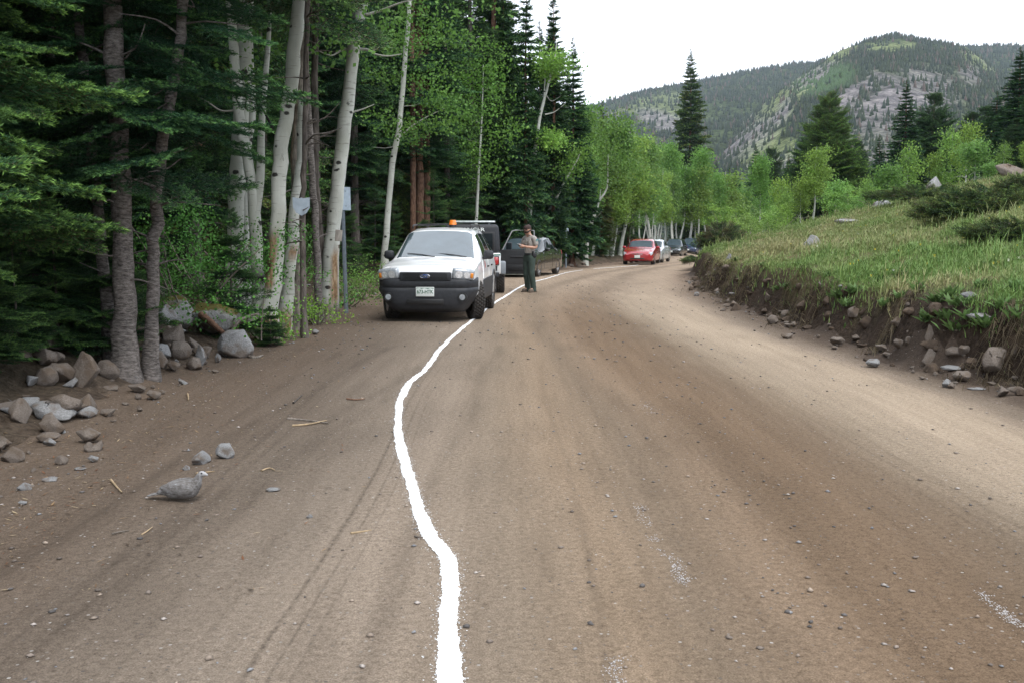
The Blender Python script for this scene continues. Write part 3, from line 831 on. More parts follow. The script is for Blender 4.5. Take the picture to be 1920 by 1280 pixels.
T_FAR = [bough_template(s, .17, .15, .065, .07, False, 3) for s in (7, 8)]
def conifer(seed, h, base, blen, n, temps, r0, tint=(1, 1, 1), dead=18, top=.25, curve=.3, gap=.25, droop=-.12, lean=0, tvar=.25, young_=True, brown=0):
    """trunk + crown meshes of one fir or spruce"""
    r = np.random.default_rng(seed)
    zz = np.linspace(-.4, h, 26)
    cx = lambda z: curve * np.sin(z * .35 + seed) * .3 * np.clip(z / h, 0, 1) + lean * z
    cy = lambda z: curve * np.cos(z * .29 + seed * 2) * .3 * np.clip(z / h, 0, 1)
    P = np.stack([cx(zz), cy(zz), zz], 1)
    rad = r0 * np.clip(1 - zz / h, .03, 1) ** .8 * (1 + .7 * np.exp(-(zz + .1) * 2.6))
    a = Acc(); a.add(*tube(P, rad, 12, wob=.07, rs=r))
    for _ in range(dead):                       # dead lower limbs
        z = r.uniform(.5, max(base + 1.5, 2.0)); az = r.uniform(0, 6.28); L = r.uniform(.25, 1.1)
        p = np.array([cx(z), cy(z), z]); d = np.array([math.cos(az), math.sin(az), r.uniform(-.35, .1)])
        q = [p, p + d * L * .5 + r.normal(0, .04, 3), p + d * L + r.normal(0, .09, 3) - np.array([0, 0, .15 * L])]
        a.add(*tube(np.array(q), np.array([.014, .009, .003]), 4))
        for _k in range(2):
            b = q[1] + r.normal(0, .02, 3); a.add(*tube(np.array([b, b + d * .2 + r.normal(0, .12, 3), b + d * .3 + r.normal(0, .2, 3)]), np.array([.006, .004, .002]), 3))
    trunk = a.mesh('trunk', True)
    t = r.random(n) ** .85
    z = base + (h - base) * t
    env = np.clip((1 - t) ** .8 * 1.05 + top * .12, .06, 1) * np.clip(.55 + t * 4, .5, 1)
    L = blen * env * r.uniform(.6, 1.15, n)
    whorl = np.round(z / .38) * .38 + r.normal(0, .05, n); z = np.where(t < .9, whorl, z)
    az = r.uniform(0, 6.28, n)
    keep = vnoise(np.cos(az) * 2 + seed, z * 1.3) > gap
    z, L, az, t = z[keep], L[keep], az[keep], t[keep]; n = len(z)
    pitch = droop + r.normal(0, .12, n) + .75 * t ** 2.5
    rot = rots(az, pitch, r.normal(0, .25, n))
    pos = np.stack([cx(z), cy(z), z], 1)
    sh = np.array(tint) * (1 + tvar * (r.random((n, 1)) - .5) * 2)
    if brown: sh = np.where(r.random((n, 1)) < brown, sh * np.array([1.35, 1.02, .9]), sh)
    V, T, C = place(temps, n, (rot, pos), L, sh, r)
    return trunk, mk_mesh('crown', V, T, C)
def proto_tree(name, meshes, mats, label, cat='tree', group=None):
    o = thing(name, label, cat, group=group)
    link('trunk', meshes[0], mats[0], o); link('crown', meshes[1], mats[1], o)
    return o
LB_FIR = 'tall dark green fir standing in the forest left of the road'
LB_FAR = 'dark narrow spruce in the distant forest beyond the parked cars'
g_f, g_s, g_y = 'tall firs of the left forest', 'distant spruces beyond the cars', 'young firs along the forest edge'
FIRN = [proto_tree('fir_tree', conifer(s, 8.5 + s, .85, 1.75, 300, T_NEAR, .13, dead=16, gap=.12, droop=-.02, tint=tn), (M_BARK, M_NEEDLE), '', group=g_f) for s, tn in ((1, (1.15, 1.15, 1.05)), (2, (.75, .95, 1.1)))]
FIRM = [proto_tree('fir_tree', conifer(10 + s, 15 + s, bs, 2.3, 340, T_MID, .17, dead=34, droop=-.10, gap=.18, tint=tn, brown=.04), (M_BARK, M_NEEDLE), '', group=g_f)
        for s, bs, tn in ((0, 2.0, (.82, .95, 1.05)), (1, 1.2, (.95, 1.02, .95)), (2, 4.2, (.75, .9, 1.05)))]
SPRM = [proto_tree('spruce_tree', conifer(20 + s, 19, 1.0, 2.6, 420, T_MID, .20, dead=12, droop=-.38, gap=.15, tint=tn, brown=.16, tvar=.35), (M_BARKR, M_NEEDLE), '', group=g_f)
        for s, tn in ((0, (1.15, .95, .75)), (1, (1.0, .95, .8)))]
FARS = [proto_tree('spruce_tree', conifer(30 + s, hh, .6, bl, 620, T_FAR, .18, dead=0, droop=-.18, gap=.16, tint=tn, tvar=.3, brown=br), (M_BARKR, M_NEEDLE), '', group=g_s)
        for s, hh, bl, tn, br in ((0, 18, 1.9, (1, 1, 1), 0), (1, 15, 2.0, (.9, 1, 1), 0), (2, 20, 3.1, (1.35, 1.15, .95), .2))]
YNGF = [proto_tree('young_fir', conifer(40 + s, hh, .12, .95, 150, T_NEAR if s < 2 else T_MID, .03, dead=0, droop=.08, gap=.05, tint=tn, top=1), (M_BARK, M_NEEDLE), '', group=g_y)
        for s, hh, tn in ((0, 2.1, (1, 1.05, 1)), (1, 3.0, (.9, 1, 1)), (2, 3.6, (1.1, 1.15, 1)))]
PINE = [proto_tree('pine_tree', conifer(50 + s, 10.5, 1.2, 2.9, 460, T_MID, .17, dead=8, droop=.22, gap=.32, tint=tn, top=2.2, tvar=.35), (M_BARKR, M_NEEDLE), '', group='pines on the right hillside')
        for s, tn in ((0, (1.15, 1.1, .8)), (1, (.75, .85, .85)))]
PROTO_USED = set()
PROTOS = []
def put(proto, x, y, s=1, rz=None, label=None, group='keep', sz=None, z=None, tilt=(0, 0)):
    """first placement moves the prototype itself, later ones copy it"""
    loc = (x, y, (hz(x, y) if z is None else z) - .05)
    rot = (tilt[0], tilt[1], random.uniform(0, 6.28) if rz is None else rz)
    sc = (s, s, s * (sz or 1))
    if proto.name in PROTO_USED:
        o = copy_tree(proto)
    else:
        PROTO_USED.add(proto.name); o = proto
    o.location = loc; o.rotation_euler = rot; o.scale = sc
    if label: o['label'] = label
    if group is None:
        if 'group' in o: del o['group']
    elif group != 'keep': o['group'] = group
    return o
def at(px, d): return (px - 960) / F_PX * d
# near firs at the left picture edge
put(FIRN[0], -5.15, 7.4, 1.0, label='nearest fir, bright tipped boughs reaching in from the left picture edge', group=None)
put(FIRN[1], -6.3, 10.6, 1.0, label='dark blue green fir right behind the nearest bright tipped fir', group=None)
put(FIRN[0], -5.05, 8.5, 1.0, rz=1.4, label='fir with layered boughs just behind the nearest bright tipped fir', group=None)
put(FIRN[1], -6.9, 9.4, 1.15, rz=2, label='dense fir filling the gap between the two edge firs', group=None)
put(FIRN[1], at(60, 12.2), 12.2, 1.0, rz=.6, label='blue green fir in the gap left of the thick grey trunk', group=None)
put(FIRN[1], at(300, 18.0), 18.0, 1.0, rz=2.2, label='dark fir behind the slender brown trunk and the mossy boulders', group=None)
put(FIRN[0], -7.6, 13.2, 1.1, label='fir with broad low boughs standing behind the grey conifer trunks', group=None)
put(FIRN[1], -5.3, 4.0, 1.0, rz=4, label='fir just beside the camera at the left forest edge', group=None)
put(FIRN[0], -4.95, 6.5, .95, rz=3.3, z=hz(-4.95, 6.5) - .42, label='fir whose lowest boughs droop over the rocks at the left edge', group=None)
for q_, (a_, d_, s_, l_) in enumerate(((30, 9.6, .55, 'little fir filling the foot of the left edge firs'), (105, 10.6, .62, 'little fir behind the upright brown boulder'), (160, 11.4, .8, 'young fir left of the thick grey trunk, in deep shade'), (65, 11.0, .7, 'young fir in the dark gap behind the low brown boulder'), (-40, 8.6, .6, 'little fir at the very left picture edge below the bright boughs'))):
    put(YNGF[q_ % 2], at(a_, d_), d_, s_, label=l_, group=None)
put(YNGF[0], at(190, 10.6), 10.6, .8, label='young fir at the foot of the grey conifer trunks', group=None)
put(YNGF[1], at(120, 12.2), 12.2, .75, label='young fir in shade between edge firs and grey trunks', group=None)
put(YNGF[1], at(432, 14.0), 14.0, .62, label='young fir in front of the pale aspen clump behind the boulders', group=None)
put(YNGF[0], at(505, 13.9), 13.9, .28, rz=1, label='tiny fir seedling at the foot of the scarred aspens', group=None)

# grey conifer trunks with bare stems near the road, each its own mesh
def stem(name, px_pts, d, rad, mat, label, cat='tree', seed=1, n=30, stubs=(), flare=.6, tint=None, sides=12, dz=0, extend=None, crown=None, twigs=0):
    """trunk through photo pixels (px, py) at distance d; lowest point is set on the ground"""
    r = np.random.default_rng(seed)
    P = [PX(a, b, d + dz * i) for i, (a, b) in enumerate(px_pts)]
    base = Vector((P[0].x, P[0].y, hz(P[0].x, P[0].y)))
    if extend:
        u = P[-1] - P[-2]; u /= u.z; P.append(P[-1] + u * extend)
    Q = np.array([[p.x - base.x, p.y - base.y, p.z - base.z] for p in P]); Q[0, 2] = -.15
    C = catmull(Q, n); t = np.linspace(0, 1, n)
    C[1:-1, 0] += r.normal(0, .008, n - 2); C[1:-1, 1] += r.normal(0, .02, n - 2)
    rr = np.interp(t, np.linspace(0, 1, len(rad)), rad) * (1 + flare * np.exp(-np.clip(C[:, 2], 0, 9) * 3.2)) * (1 + .04 * r.normal(0, 1, n))
    a = Acc(); V, F = tube(C, rr, sides, wob=.05, rs=r)
    tc = np.zeros((len(V), 3)) if tint is None else tint(V, np.repeat(t, sides), np.tile(np.arange(sides), n))
    a.add(V, F, tc)
    for k in range(twigs):
        i = r.integers(int(n * .25), n - 2); az = r.uniform(0, 6.28); L = r.uniform(.2, .7)
        dd = np.array([math.cos(az), math.sin(az), r.uniform(-.1, .5)])
        q = [C[i], C[i] + dd * L * .5 + r.normal(0, .04, 3), C[i] + dd * L + r.normal(0, .08, 3)]
        V, F = tube(catmull(q, 7), np.linspace(.016, .004, 7), 5); a.add(V, F, (0, 0, .7))
    for st in stubs:                            # pale crooked side limbs, given as pixel polylines with radius
        pts, r_s = st[0], st[1]
        Lp = np.array([np.array(PX(a_, b_, d)) - np.array(base) for a_, b_ in pts])
        Lp[1:, 1] += np.linspace(0, r.uniform(-.4, .1), len(Lp) - 1)
        V, F = tube(catmull(Lp, 5 * len(Lp)), np.linspace(r_s, r_s * .25, 5 * len(Lp)), 6); a.add(V, F, st[2] if len(st) > 2 else (0, 0, .15))
    o = thing(name, label, cat, loc=base)
    link('trunk', a.mesh('trunk', True), mat, o)
    if crown:
        c = link('crown', crown, None, o); c.location = C[-1]
    return o, C
def high_crown_mesh(seed):
    """fir crown that starts above the picture"""
    r = np.random.default_rng(seed); n = 110; t = r.random(n); z = -2.2 + 10 * t
    L = 1.9 * (1 - t) ** .8 * r.uniform(.6, 1.1, n) + .2
    V, T, C = place(T_MID, n, (rots(r.uniform(0, 6.28, n), -.25 + r.normal(0, .15, n), r.normal(0, .2, n)), np.stack([0 * z, 0 * z, z], 1)), L, np.ones((n, 1)) * r.uniform(.7, 1.2, (n, 1)), r)
    zz = np.linspace(-.1, 8, 8)
    me = mk_mesh('crown', V, T, C); me.materials.append(M_NEEDLE); return me
HC = [high_crown_mesh(3), high_crown_mesh(4)]
def stem_crown(o, C, seed, z0, n, bl, temps):
    """live boughs along the upper part of a stem, joined to that tree as its crown"""
    r = np.random.default_rng(seed); z = z0 + (C[-1, 2] + 1 - z0) * r.random(n); x = np.interp(z, C[:, 2], C[:, 0]); y = np.interp(z, C[:, 2], C[:, 1])
    V, T, Cc = place(temps, n, (rots(r.uniform(0, 6.28, n), -.10 + r.normal(0, .14, n), r.normal(0, .25, n)), np.stack([x, y, z], 1)), bl * r.uniform(.55, 1.15, n), np.array([.78, .95, 1.05]) * r.uniform(.75, 1.25, (n, 1)), r)
    for ch in [c for c in o.children if c.name.startswith('crown')]: bpy.data.objects.remove(ch)
    link('crown', mk_mesh('crown', V, T, Cc), M_NEEDLE, o)
M_GREYF = bark_material('grey_fir_bark', (.055, .048, .044), (.30, .27, .25), 2.8, 16, 1.0)
o, C = stem('fir_tree', [(237, 695), (232, 560), (229, 400), (222, 250), (208, 0)], 10.2, (.112, .085), M_GREYF, 'thick grey fir trunk with scaly bark between two thinner trunks at the left', seed=2, twigs=22, extend=2, crown=HC[0])
stem_crown(o, C, 52, 1.9, 70, 1.35, T_NEAR)
o, C = stem('fir_tree', [(281, 700), (287, 560), (291, 430), (304, 280), (330, 120), (345, 0)], 10.4, (.068, .05), M_GREYF, 'slender brown fir trunk leaning right beside the thick grey trunk', seed=3, twigs=18, extend=2, crown=HC[1])
stem_crown(o, C, 53, 2.3, 70, 1.35, T_NEAR)
o, C = stem('fir_tree', [(222, 690), (206, 600), (194, 500), (176, 330), (160, 160), (143, 0)], 10.5, (.066, .045), M_GREYF, 'thin smooth grey trunk crossing behind the thick grey fir trunk', seed=4, twigs=10, extend=2, crown=HC[0])
stem_crown(o, C, 54, 2.0, 70, 1.35, T_NEAR)
o, C = stem('fir_tree', [(100, 640), (97, 520), (94, 300), (92, 120), (90, 0)], 11.5, (.075, .06), M_BARK, 'dark shaded fir trunk behind the bright edge fir', seed=5, twigs=20, extend=2, crown=HC[1])
stem_crown(o, C, 55, 1.2, 70, 1.35, T_NEAR)

# ================================================================== aspens
def leaf_cloud(r, cents, per, spread, size, tint, tv=.25):
    cents = np.asarray(cents); n = len(cents) * per
    c = np.repeat(cents, per, 0)
    p = c + r.normal(0, 1, (n, 3)) * spread * np.array([1, 1, .62])
    d = r.normal(0, 1, (n, 3)); d /= np.linalg.norm(d, axis=1)[:, None]
    e = np.cross(d, r.normal(0, 1, (n, 3))); e /= np.linalg.norm(e, axis=1)[:, None] + 1e-9
    s = size * r.uniform(.6, 1.25, n)[:, None]
    q = np.stack([p - d * s * .5, p + e * s * .42, p + d * s * .55, p - e * s * .42], 1).reshape(-1, 3)
    clump = np.repeat(r.uniform(1 - tv, 1 + tv, (len(cents), 1)), per, 0) * r.uniform(.8, 1.2, (n, 1))
    yel = np.repeat(r.random((len(cents), 1)), per, 0)
    col = (np.array([.13, .24, .062]) * (1 - yel) + np.array([.185, .30, .068]) * yel) * np.array(tint) * clump
    return q, np.arange(n * 4).reshape(-1, 4), np.repeat(col, 4, 0)
def aspen(seed, h, base, spread, r0, leaves=60, nl=70, lsize=.085, lean=.05, tint=(1, 1, 1), fork=False, puff=.36):
    r = np.random.default_rng(seed)
    n = 22; z = np.linspace(-.2, h * .93, n); t = np.linspace(0, 1, n)
    az = r.uniform(0, 6.28); off = lean * z + .10 * np.sin(z * .9 + seed)
    P = np.stack([off * math.cos(az) + .05 * np.sin(z * 1.7), off * math.sin(az) + .05 * np.cos(z * 1.3 + 1), z], 1)
    a = Acc(); V, F = tube(P, r0 * (1 - .88 * t) * (1 + .4 * np.exp(-z * 3).clip(0, 1)), 8, wob=.05, rs=r); a.add(V, F, (0, 0, 0))
    cents = []
    for k in range(nl):
        tz = base + (1 - base) * r.random() ** .9; i = int(tz * (n - 1)); p = P[min(i, n - 1)]
        L = spread * (1.08 - tz) ** .6 * r.uniform(.5, 1.1) * (1 if tz > base + .08 else .7)
        a2 = r.uniform(0, 6.28); d = np.array([math.cos(a2), math.sin(a2), r.uniform(.25, .95)]); d /= np.linalg.norm(d)
        q = catmull([p, p + d * L * .5 + r.normal(0, .06, 3), p + d * L + r.normal(0, .1, 3)], 6)
        V, F = tube(q, np.linspace(.3 * r0 * (1.15 - tz), .004, 6), 4); a.add(V, F, (0, 0, .12))
        cents += [q[-1], q[-1] + r.normal(0, puff * .7, 3), q[3] + r.normal(0, puff * .5, 3)]
    for k in range(5):                         # bare dead limbs below the crown
        tz = r.uniform(.25, base + .05); p = P[int(tz * (n - 1))]; a2 = r.uniform(0, 6.28); L = r.uniform(.3, .9)
        d = np.array([math.cos(a2), math.sin(a2), r.uniform(.0, .5)])
        V, F = tube(catmull([p, p + d * L * .5 + r.normal(0, .06, 3), p + d * L + r.normal(0, .15, 3)], 6), np.linspace(.016, .004, 6), 4); a.add(V, F, (0, 0, .2))
    q, f, c = leaf_cloud(r, cents, leaves, puff, lsize, tint)
    return a.mesh('trunk', True), mk_mesh('crown', q, f, c)
g_a, g_b = 'aspens of the grove beyond the cars', 'young aspens on the right hillside'
ASP = [proto_tree('aspen_tree', aspen(60 + s, hh, bs, sp, .10, lv, 36, ls, tint=tn), (M_ASPEN, M_LEAF), '', group=g_a)
       for s, hh, bs, sp, lv, ls, tn in ((0, 8.6, .42, 1.6, 60, .145, (.95, 1, 1)), (1, 9.6, .48, 1.8, 60, .145, (.8, .92, .85)), (2, 7.2, .38, 1.6, 60, .14, (1.15, 1.05, .9)), (3, 8.8, .50, 1.5, 60, .14, (.95, 1.1, 1.0)))]
SAP = [proto_tree('aspen_sapling', aspen(70 + s, hh, .25, sp, .035, 40, 20, .11, tint=tn, puff=.26), (M_ASPEN, M_LEAF), '', group=g_b)
       for s, hh, sp, tn in ((0, 3.4, .9, (1.1, 1.1, 1)), (1, 2.4, .8, (1.0, 1.1, 1.1)), (2, 4.4, 1.0, (1.15, 1.05, .8)))]
def crown_mesh(seed, n, sx, sz, per=60, size=.075, tint=(.8, .95, .85)):
    r = np.random.default_rng(seed); c = r.normal(0, 1, (n, 3)) * np.array([sx, sx, sz])
    q, f, cc = leaf_cloud(r, c, per, .26, size, tint)
    me = mk_mesh('crown', q, f, cc); me.materials.append(M_LEAF); return me
ACR = crown_mesh(5, 40, .9, 1.6)
def scar_tint(orange=(), brown=(), black=()):
    def f(V, t, j):
        c = np.zeros((len(V), 3))
        for ch, lst in ((0, orange), (2, brown), (1, black)):
            for t0, t1, j0, j1 in lst:
                m = (t > t0) & (t < t1) & (((j - j0) % 12) <= (j1 - j0) % 12)
                c[m, ch] = 1
        c[:, 2] = np.maximum(c[:, 2], .55 * (t < .03))
        return c
    return f
A = lambda pts, d, rad, label, **kw: stem('aspen_tree', pts, d, rad, M_ASPEN, label, **kw)
br = (0, 0, .25)
A([(438, 640), (440, 480), (445, 330), (456, 150), (462, 0)], 16.3, (.140, .105), 'thickest pale aspen at the left of the clump', seed=11, extend=2.5, crown=ACR, stubs=[([(448, 350), (425, 350), (400, 358)], .022, br)])
A([(458, 630), (462, 520), (458, 330), (470, 200), (462, 0)], 16.9, (.085, .07), 'slim pale aspen behind the forked one in the clump', seed=12, extend=2, crown=ACR)
A([(484, 640), (484, 545), (478, 420), (470, 330), (452, 240), (438, 100), (430, 0)], 15.6, (.105, .062), 'forked aspen with dark oval scar, its left stem bending away', seed=13, extend=2, crown=ACR, tint=scar_tint(black=[(.17, .20, 0, 11)]), stubs=[([(478, 400), (488, 330), (492, 230), (505, 90), (510, 20)], .085, (0, 0, 0)), ([(449, 205), (415, 208), (380, 185), (335, 172)], .02, (0, 0, .5))])
A([(500, 640), (506, 590), (515, 500), (521, 400), (524, 290), (538, 220), (548, 130), (561, 0)], 15.2, (.125, .098), 'curved white aspen with torn brown bark at its foot', seed=14, extend=2.5, crown=ACR, tint=scar_tint(orange=[(.05, .12, 8, 11), (.20, .34, 6, 9)], black=[(.06, .10, 9, 10), (.235, .27, 7, 8)]), stubs=[([(523, 275), (510, 240), (492, 205), (480, 190)], .028, (0, 1, .6))])
A([(527, 645), (535, 590), (545, 490), (552, 400), (562, 320), (567, 260), (566, 205), (562, 188)], 15.7, (.098, .092, .088, .084, .080, .078, .012), 'white broken topped aspen with orange wound at its base', seed=15, tint=scar_tint(orange=[(.02, .17, 8, 11), (.28, .33, 9, 11)], black=[(.05, .08, 9, 10)]))
stem('dead_tree', [(548, 640), (556, 540), (556, 400), (552, 290), (561, 180), (566, 90), (571, 0)], 16.2, (.075, .055), M_ASPEN, 'dead brown stem with peeling bark among the white aspens', seed=16, extend=1.5, tint=lambda V, t, j: np.stack([.5 * ((j == 8) & (t > .4)), 0 * t, 0 * t + .95], 1), twigs=6)
thin = stem('fir_tree', [(570, 600), (569, 500), (568, 400), (571, 290), (574, 100), (577, 0)], 15.0, (.047, .036), M_BARK, 'thin stub covered stem that carries the shield shaped metal sign', seed=17, twigs=26, extend=2, crown=HC[0])
stem('fir_tree', [(598, 585), (594, 480), (586, 350), (576, 180), (570, 0)], 17.6, (.07, .05), M_GREYF, 'smooth grey stem just right of the shield sign stem', seed=18, twigs=8, extend=2, crown=HC[1])
stem('fir_tree', [(610, 580), (603, 480), (592, 330), (590, 160), (592, 0)], 18.4, (.075, .05), M_BARK, 'brown stub covered trunk left of the big leaning aspen', seed=19, twigs=26, extend=2, crown=HC[0])
A([(615, 590), (618, 530), (626, 420), (637, 320), (650, 210), (664, 90), (678, 0)], 18.3, (.150, .100), 'big white aspen leaning right behind the tall sign post', seed=20, extend=2.5, crown=ACR, tint=scar_tint(orange=[(.09, .22, 10, 11)], brown=[(.0, .085, 0, 11)]),
  stubs=[([(655, 92), (640, 95), (625, 108), (607, 104)], .028, (0, 0, .1)), ([(668, 92), (690, 94), (705, 103), (730, 107), (755, 104)], .03, (0, 0, .1)), ([(686, 28), (715, 20), (750, 10), (790, 4)], .03, (0, 0, .3)), ([(656, 212), (680, 205), (702, 196)], .022, (0, 0, .1)), ([(700, 95), (715, 88), (722, 90)], .014, (0, 0, .1)), ([(676, 80), (700, 66), (725, 55)], .02, (0, 0, .8))])
ACL = crown_mesh(8, 30, 1.1, 1.0, 60, .075)
o, C = A([(719, 520), (724, 440), (737, 300), (750, 230), (757, 130), (764, 60), (770, -20)], 30, (.104, .049), 'slender aspen with leafy boughs behind the white car', seed=21, extend=1, crown=ACL, stubs=[([(749, 258), (775, 235), (805, 218), (835, 205)], .03, (0, 0, .25)), ([(741, 275), (722, 278), (700, 277)], .015, br), ([(753, 200), (775, 198), (790, 196)], .012, br)])
def leaf_part(o, pts, d, n, per, spread, size, seed, tint):
    """more foliage of an aspen at photo positions round its stem, joined into its own crown mesh"""
    r = np.random.default_rng(seed); b = Vector(o.location)
    c = []
    for (px, py, s) in pts:
        for k in range(n):
            p = PX(px + r.normal(0, s), py + r.normal(0, s * .6), d + r.normal(0, .6)) - b; c.append(p)
    q, f, cc = leaf_cloud(r, np.array([list(p) for p in c]), per, spread, size, tint)
    old = [ch for ch in o.children if ch.name.startswith('crown')]
    if old: bpy.data.objects.remove(old[0])
    return link('crown', mk_mesh('crown', q, f, cc), M_LEAF, o)
leaf_part(o, [(760, 70, 26), (790, 85, 30), (815, 60, 30), (745, 150, 24), (790, 140, 34), (820, 175, 26), (720, 235, 20), (765, 250, 22), (850, 195, 24), (770, 20, 30), (830, 250, 26)], 30, 6, 55, .27, .09, 22, (.85, 1, .85))
o, C = A([(893, 500), (893, 420), (897, 330), (902, 250), (905, 180), (906, 120)], 40, (.075, .010), 'thin aspen directly behind the black topped vehicle', seed=23, twigs=12)
leaf_part(o, [(905, 170, 24), (880, 190, 26), (935, 250, 20), (870, 230, 24), (900, 110, 24), (855, 165, 20), (905, 125, 16), (915, 200, 18), (890, 280, 16), (912, 320, 14)], 40, 6, 60, .37, .11, 24, (.8, .95, .75))
o, C = A([(987, 500), (992, 410), (1001, 300), (1012, 220), (1025, 170), (1040, 110), (1044, 80)], 44, (.135, .012), 'tall white aspen with forked top behind the person in uniform', seed=25, stubs=[([(1010, 230), (1018, 200), (1021, 165), (1022, 130)], .05, (0, 0, 0)), ([(1022, 215), (1040, 210), (1060, 195)], .035, (0, 0, 0)), ([(1005, 280), (996, 320), (990, 345)], .05, (0, 0, .3)), ([(1025, 180), (1035, 190), (1052, 180)], .02, br)])
leaf_part(o, [(1030, 108, 14), (1045, 120, 13), (1010, 125, 12), (1030, 135, 14), (1035, 262, 12), (1018, 265, 10)], 44, 8, 70, .30, .11, 26, (1.05, 1.1, .85))
o, C = A([(1010, 470), (1022, 415), (1040, 380), (1056, 345), (1076, 312), (1090, 285)], 46, (.10, .015), 'strongly slanting aspen stem left of the far sign post', seed=27)
leaf_part(o, [(1076, 300, 16), (1060, 318, 14), (1095, 285, 16), (1045, 325, 12)], 46, 7, 60, .36, .11, 28, (.9, 1.0, .8))
o, C = A([(1097, 500), (1101, 450), (1110, 415), (1122, 380), (1138, 350), (1140, 290)], 53, (.13, .02), 'pale aspen with broken limb beside the far sign post', seed=29, stubs=[([(1108, 420), (1118, 400), (1124, 375), (1126, 355)], .05, (0, 0, 0))])
leaf_part(o, [(1120, 270, 26), (1140, 300, 24), (1100, 300, 20), (1130, 235, 20), (1160, 320, 18)], 53, 9, 60, .48, .14, 30, (1, 1.05, .9))
# rust brown spruce trunks behind the white car
for i, (px, w, d, nm) in enumerate(((775, 9, 37, 'left of three close rust brown spruce trunks behind the white car'), (788, 13, 37.6, 'middle of three close rust brown spruce trunks behind the white car'), (801, 11, 38.4, 'right of three close rust brown spruce trunks behind the white car'))):
    o, C = stem('spruce_tree', [(px, 470), (px - 1, 350), (px - 2, 150), (px - 4, -100)], d, (w * d / F_PX * .62, w * d / F_PX * .5), M_BARKR, nm, seed=31 + i, twigs=14, extend=4, crown=HC[i % 2])
    stem_crown(o, C, 90 + i, 3.6, 110, 2.0, T_MID)

# ------------------------------------------------------------------ the mass of the forest, tree by tree
occ = [(ob.location.x, ob.location.y) for ob in scene.objects if ob.get('category') == 'tree' and ob.name not in ()]
def free(x, y, d):
    return all((x - a) ** 2 + (y - b) ** 2 > d * d for a, b in occ)
rf = random.Random(5)
cnt = 0
for tries in range(6000):
    y = rf.uniform(6, 78); x = float(le(y)) - 1.5 - abs(rf.gauss(0, 1)) * 9
    if y < 13 and x > -6.5: continue
    if y < 18 and x > -9.5: continue
    if x < -.56 * y - 7: continue
    edge = float(le(y)) - x
    if 13 < y < 24 and edge < 3.2: continue
    if 24 < y < 60 and edge < 3.3: continue
    if not free(x, y, 2.1 if edge < 7 else 2.7): continue
    occ.append((x, y)); cnt += 1
    u = rf.random(); sfac = rf.uniform(.85, 1.2) * (.75 if y > 60 else 1)
    pxt = 960 + x / y * F_PX; lim = np.interp(pxt, [1000, 1030, 1060, 1085, 1100, 1130, 1230, 1300], [-400, -60, 70, 150, 200, 228, 262, 320])
    if y > 36:
        hmax = PX(pxt, lim, y).z - hz(x, y)
        if hmax < 6: continue
        sfac = min(sfac, hmax / 18)
    if y > 50 and edge < 9 and u < .7:
        o = put(ASP[cnt % 4], x, y, min(1.0, hmax / 9), label='light green aspen with thin pale trunk in the grove beyond the cars', group=g_a); continue
    if y > 46: p = FARS[rf.randrange(2)] if u < .75 else SPRM[rf.randrange(2)]
    elif edge < 4: p = FIRM[rf.randrange(2)] if u < .7 else SPRM[rf.randrange(2)]
    elif edge < 12: p = FIRM[rf.randrange(3)] if u < .6 else SPRM[rf.randrange(2)]
    else: p = FARS[0] if u < .5 else FIRM[rf.randrange(3)]
    put(p, x, y, sfac, label=LB_FIR if y <= 46 else LB_FAR, group=g_f if y <= 46 else g_s)
    if cnt >= 150: break
# named distant spires
def spire(px, top, d, proto, label, hbase=None, wide=1):
    x = at(px, d); zb = hz(x, d); zt = PX(px, top, d).z
    hh = {FARS[0].name: 18, FARS[1].name: 15, FARS[2].name: 20, PINE[0].name: 10.5, PINE[1].name: 10.5, FIRM[0].name: 15}[proto.name]
    o = put(proto, x, d, 1, label=label, group=None); s = (zt - zb) / hh
    o.scale = (s * wide, s * wide, s); return o
spire(986, -60, 44, FARS[0], 'tall thin spruce spire left of the paired aspen, top cut by the picture', wide=.9)
spire(1036, -40, 46, FARS[0], 'tall thin spruce spire rising beside the open sky', wide=.9)
spire(1072, 70, 50, FARS[1], 'spruce with ragged right flank at the edge of the open sky', wide=1.0)
spire(1012, 40, 52, FARS[1], 'spruce partly hidden behind the paired spires')
spire(945, -40, 47, FARS[0], 'dark spruce with sky showing through its top, left of the thin spires')
spire(1126, 182, 95, FARS[1], 'small distant spruce tip poking above the aspen grove', wide=.7)
spire(1288, 92, 130, FARS[2], 'lone tall brownish spruce towering over the aspen grove', wide=1.0)
spire(1545, 182, 74, PINE[0], 'broad olive green pine in front of the mountain', wide=1.15)
spire(1508, 240, 82, PINE[1], 'smaller dark pine left of the broad olive pine')
spire(1686, 150, 78, FARS[1], 'pointed dark spruce in front of the grey rock dome', wide=1.5)
spire(1735, 182, 80, PINE[1], 'dark round topped pine right of the pointed spruce', wide=1.2)
spire(1410, 270, 122, FARS[1], 'dark little spruce behind the thin roadside aspen', wide=1.3)
spire(1440, 285, 124, PINE[1], 'low dark pine between thin aspen and leafy young aspen')
spire(1376, 310, 124, FARS[1], 'dark spruce low over the end of the grove', wide=1.2)
spire(1893, 88, 66, FARS[1], 'tall dark spruce at the upper right picture edge', wide=1.9)
spire(1850, 170, 70, FARS[1], 'dark conifer left of the tall spruce at the right edge', wide=2.1)
spire(1925, 120, 62, FARS[1], 'dark conifer cut by the right picture edge', wide=2.0)
spire(1810, 215, 74, PINE[1], 'dark pine low in the conifer stand at the right', wide=1.3)
spire(1775, 250, 76, PINE[0], 'olive pine at the left end of the right conifer stand', wide=1.0)
spire(1845, 245, 66, FARS[1], 'short dark conifer low in the right stand', wide=2.2)
spire(1890, 225, 62, PINE[1], 'bushy dark pine under the tall spruce at the right edge', wide=1.3)
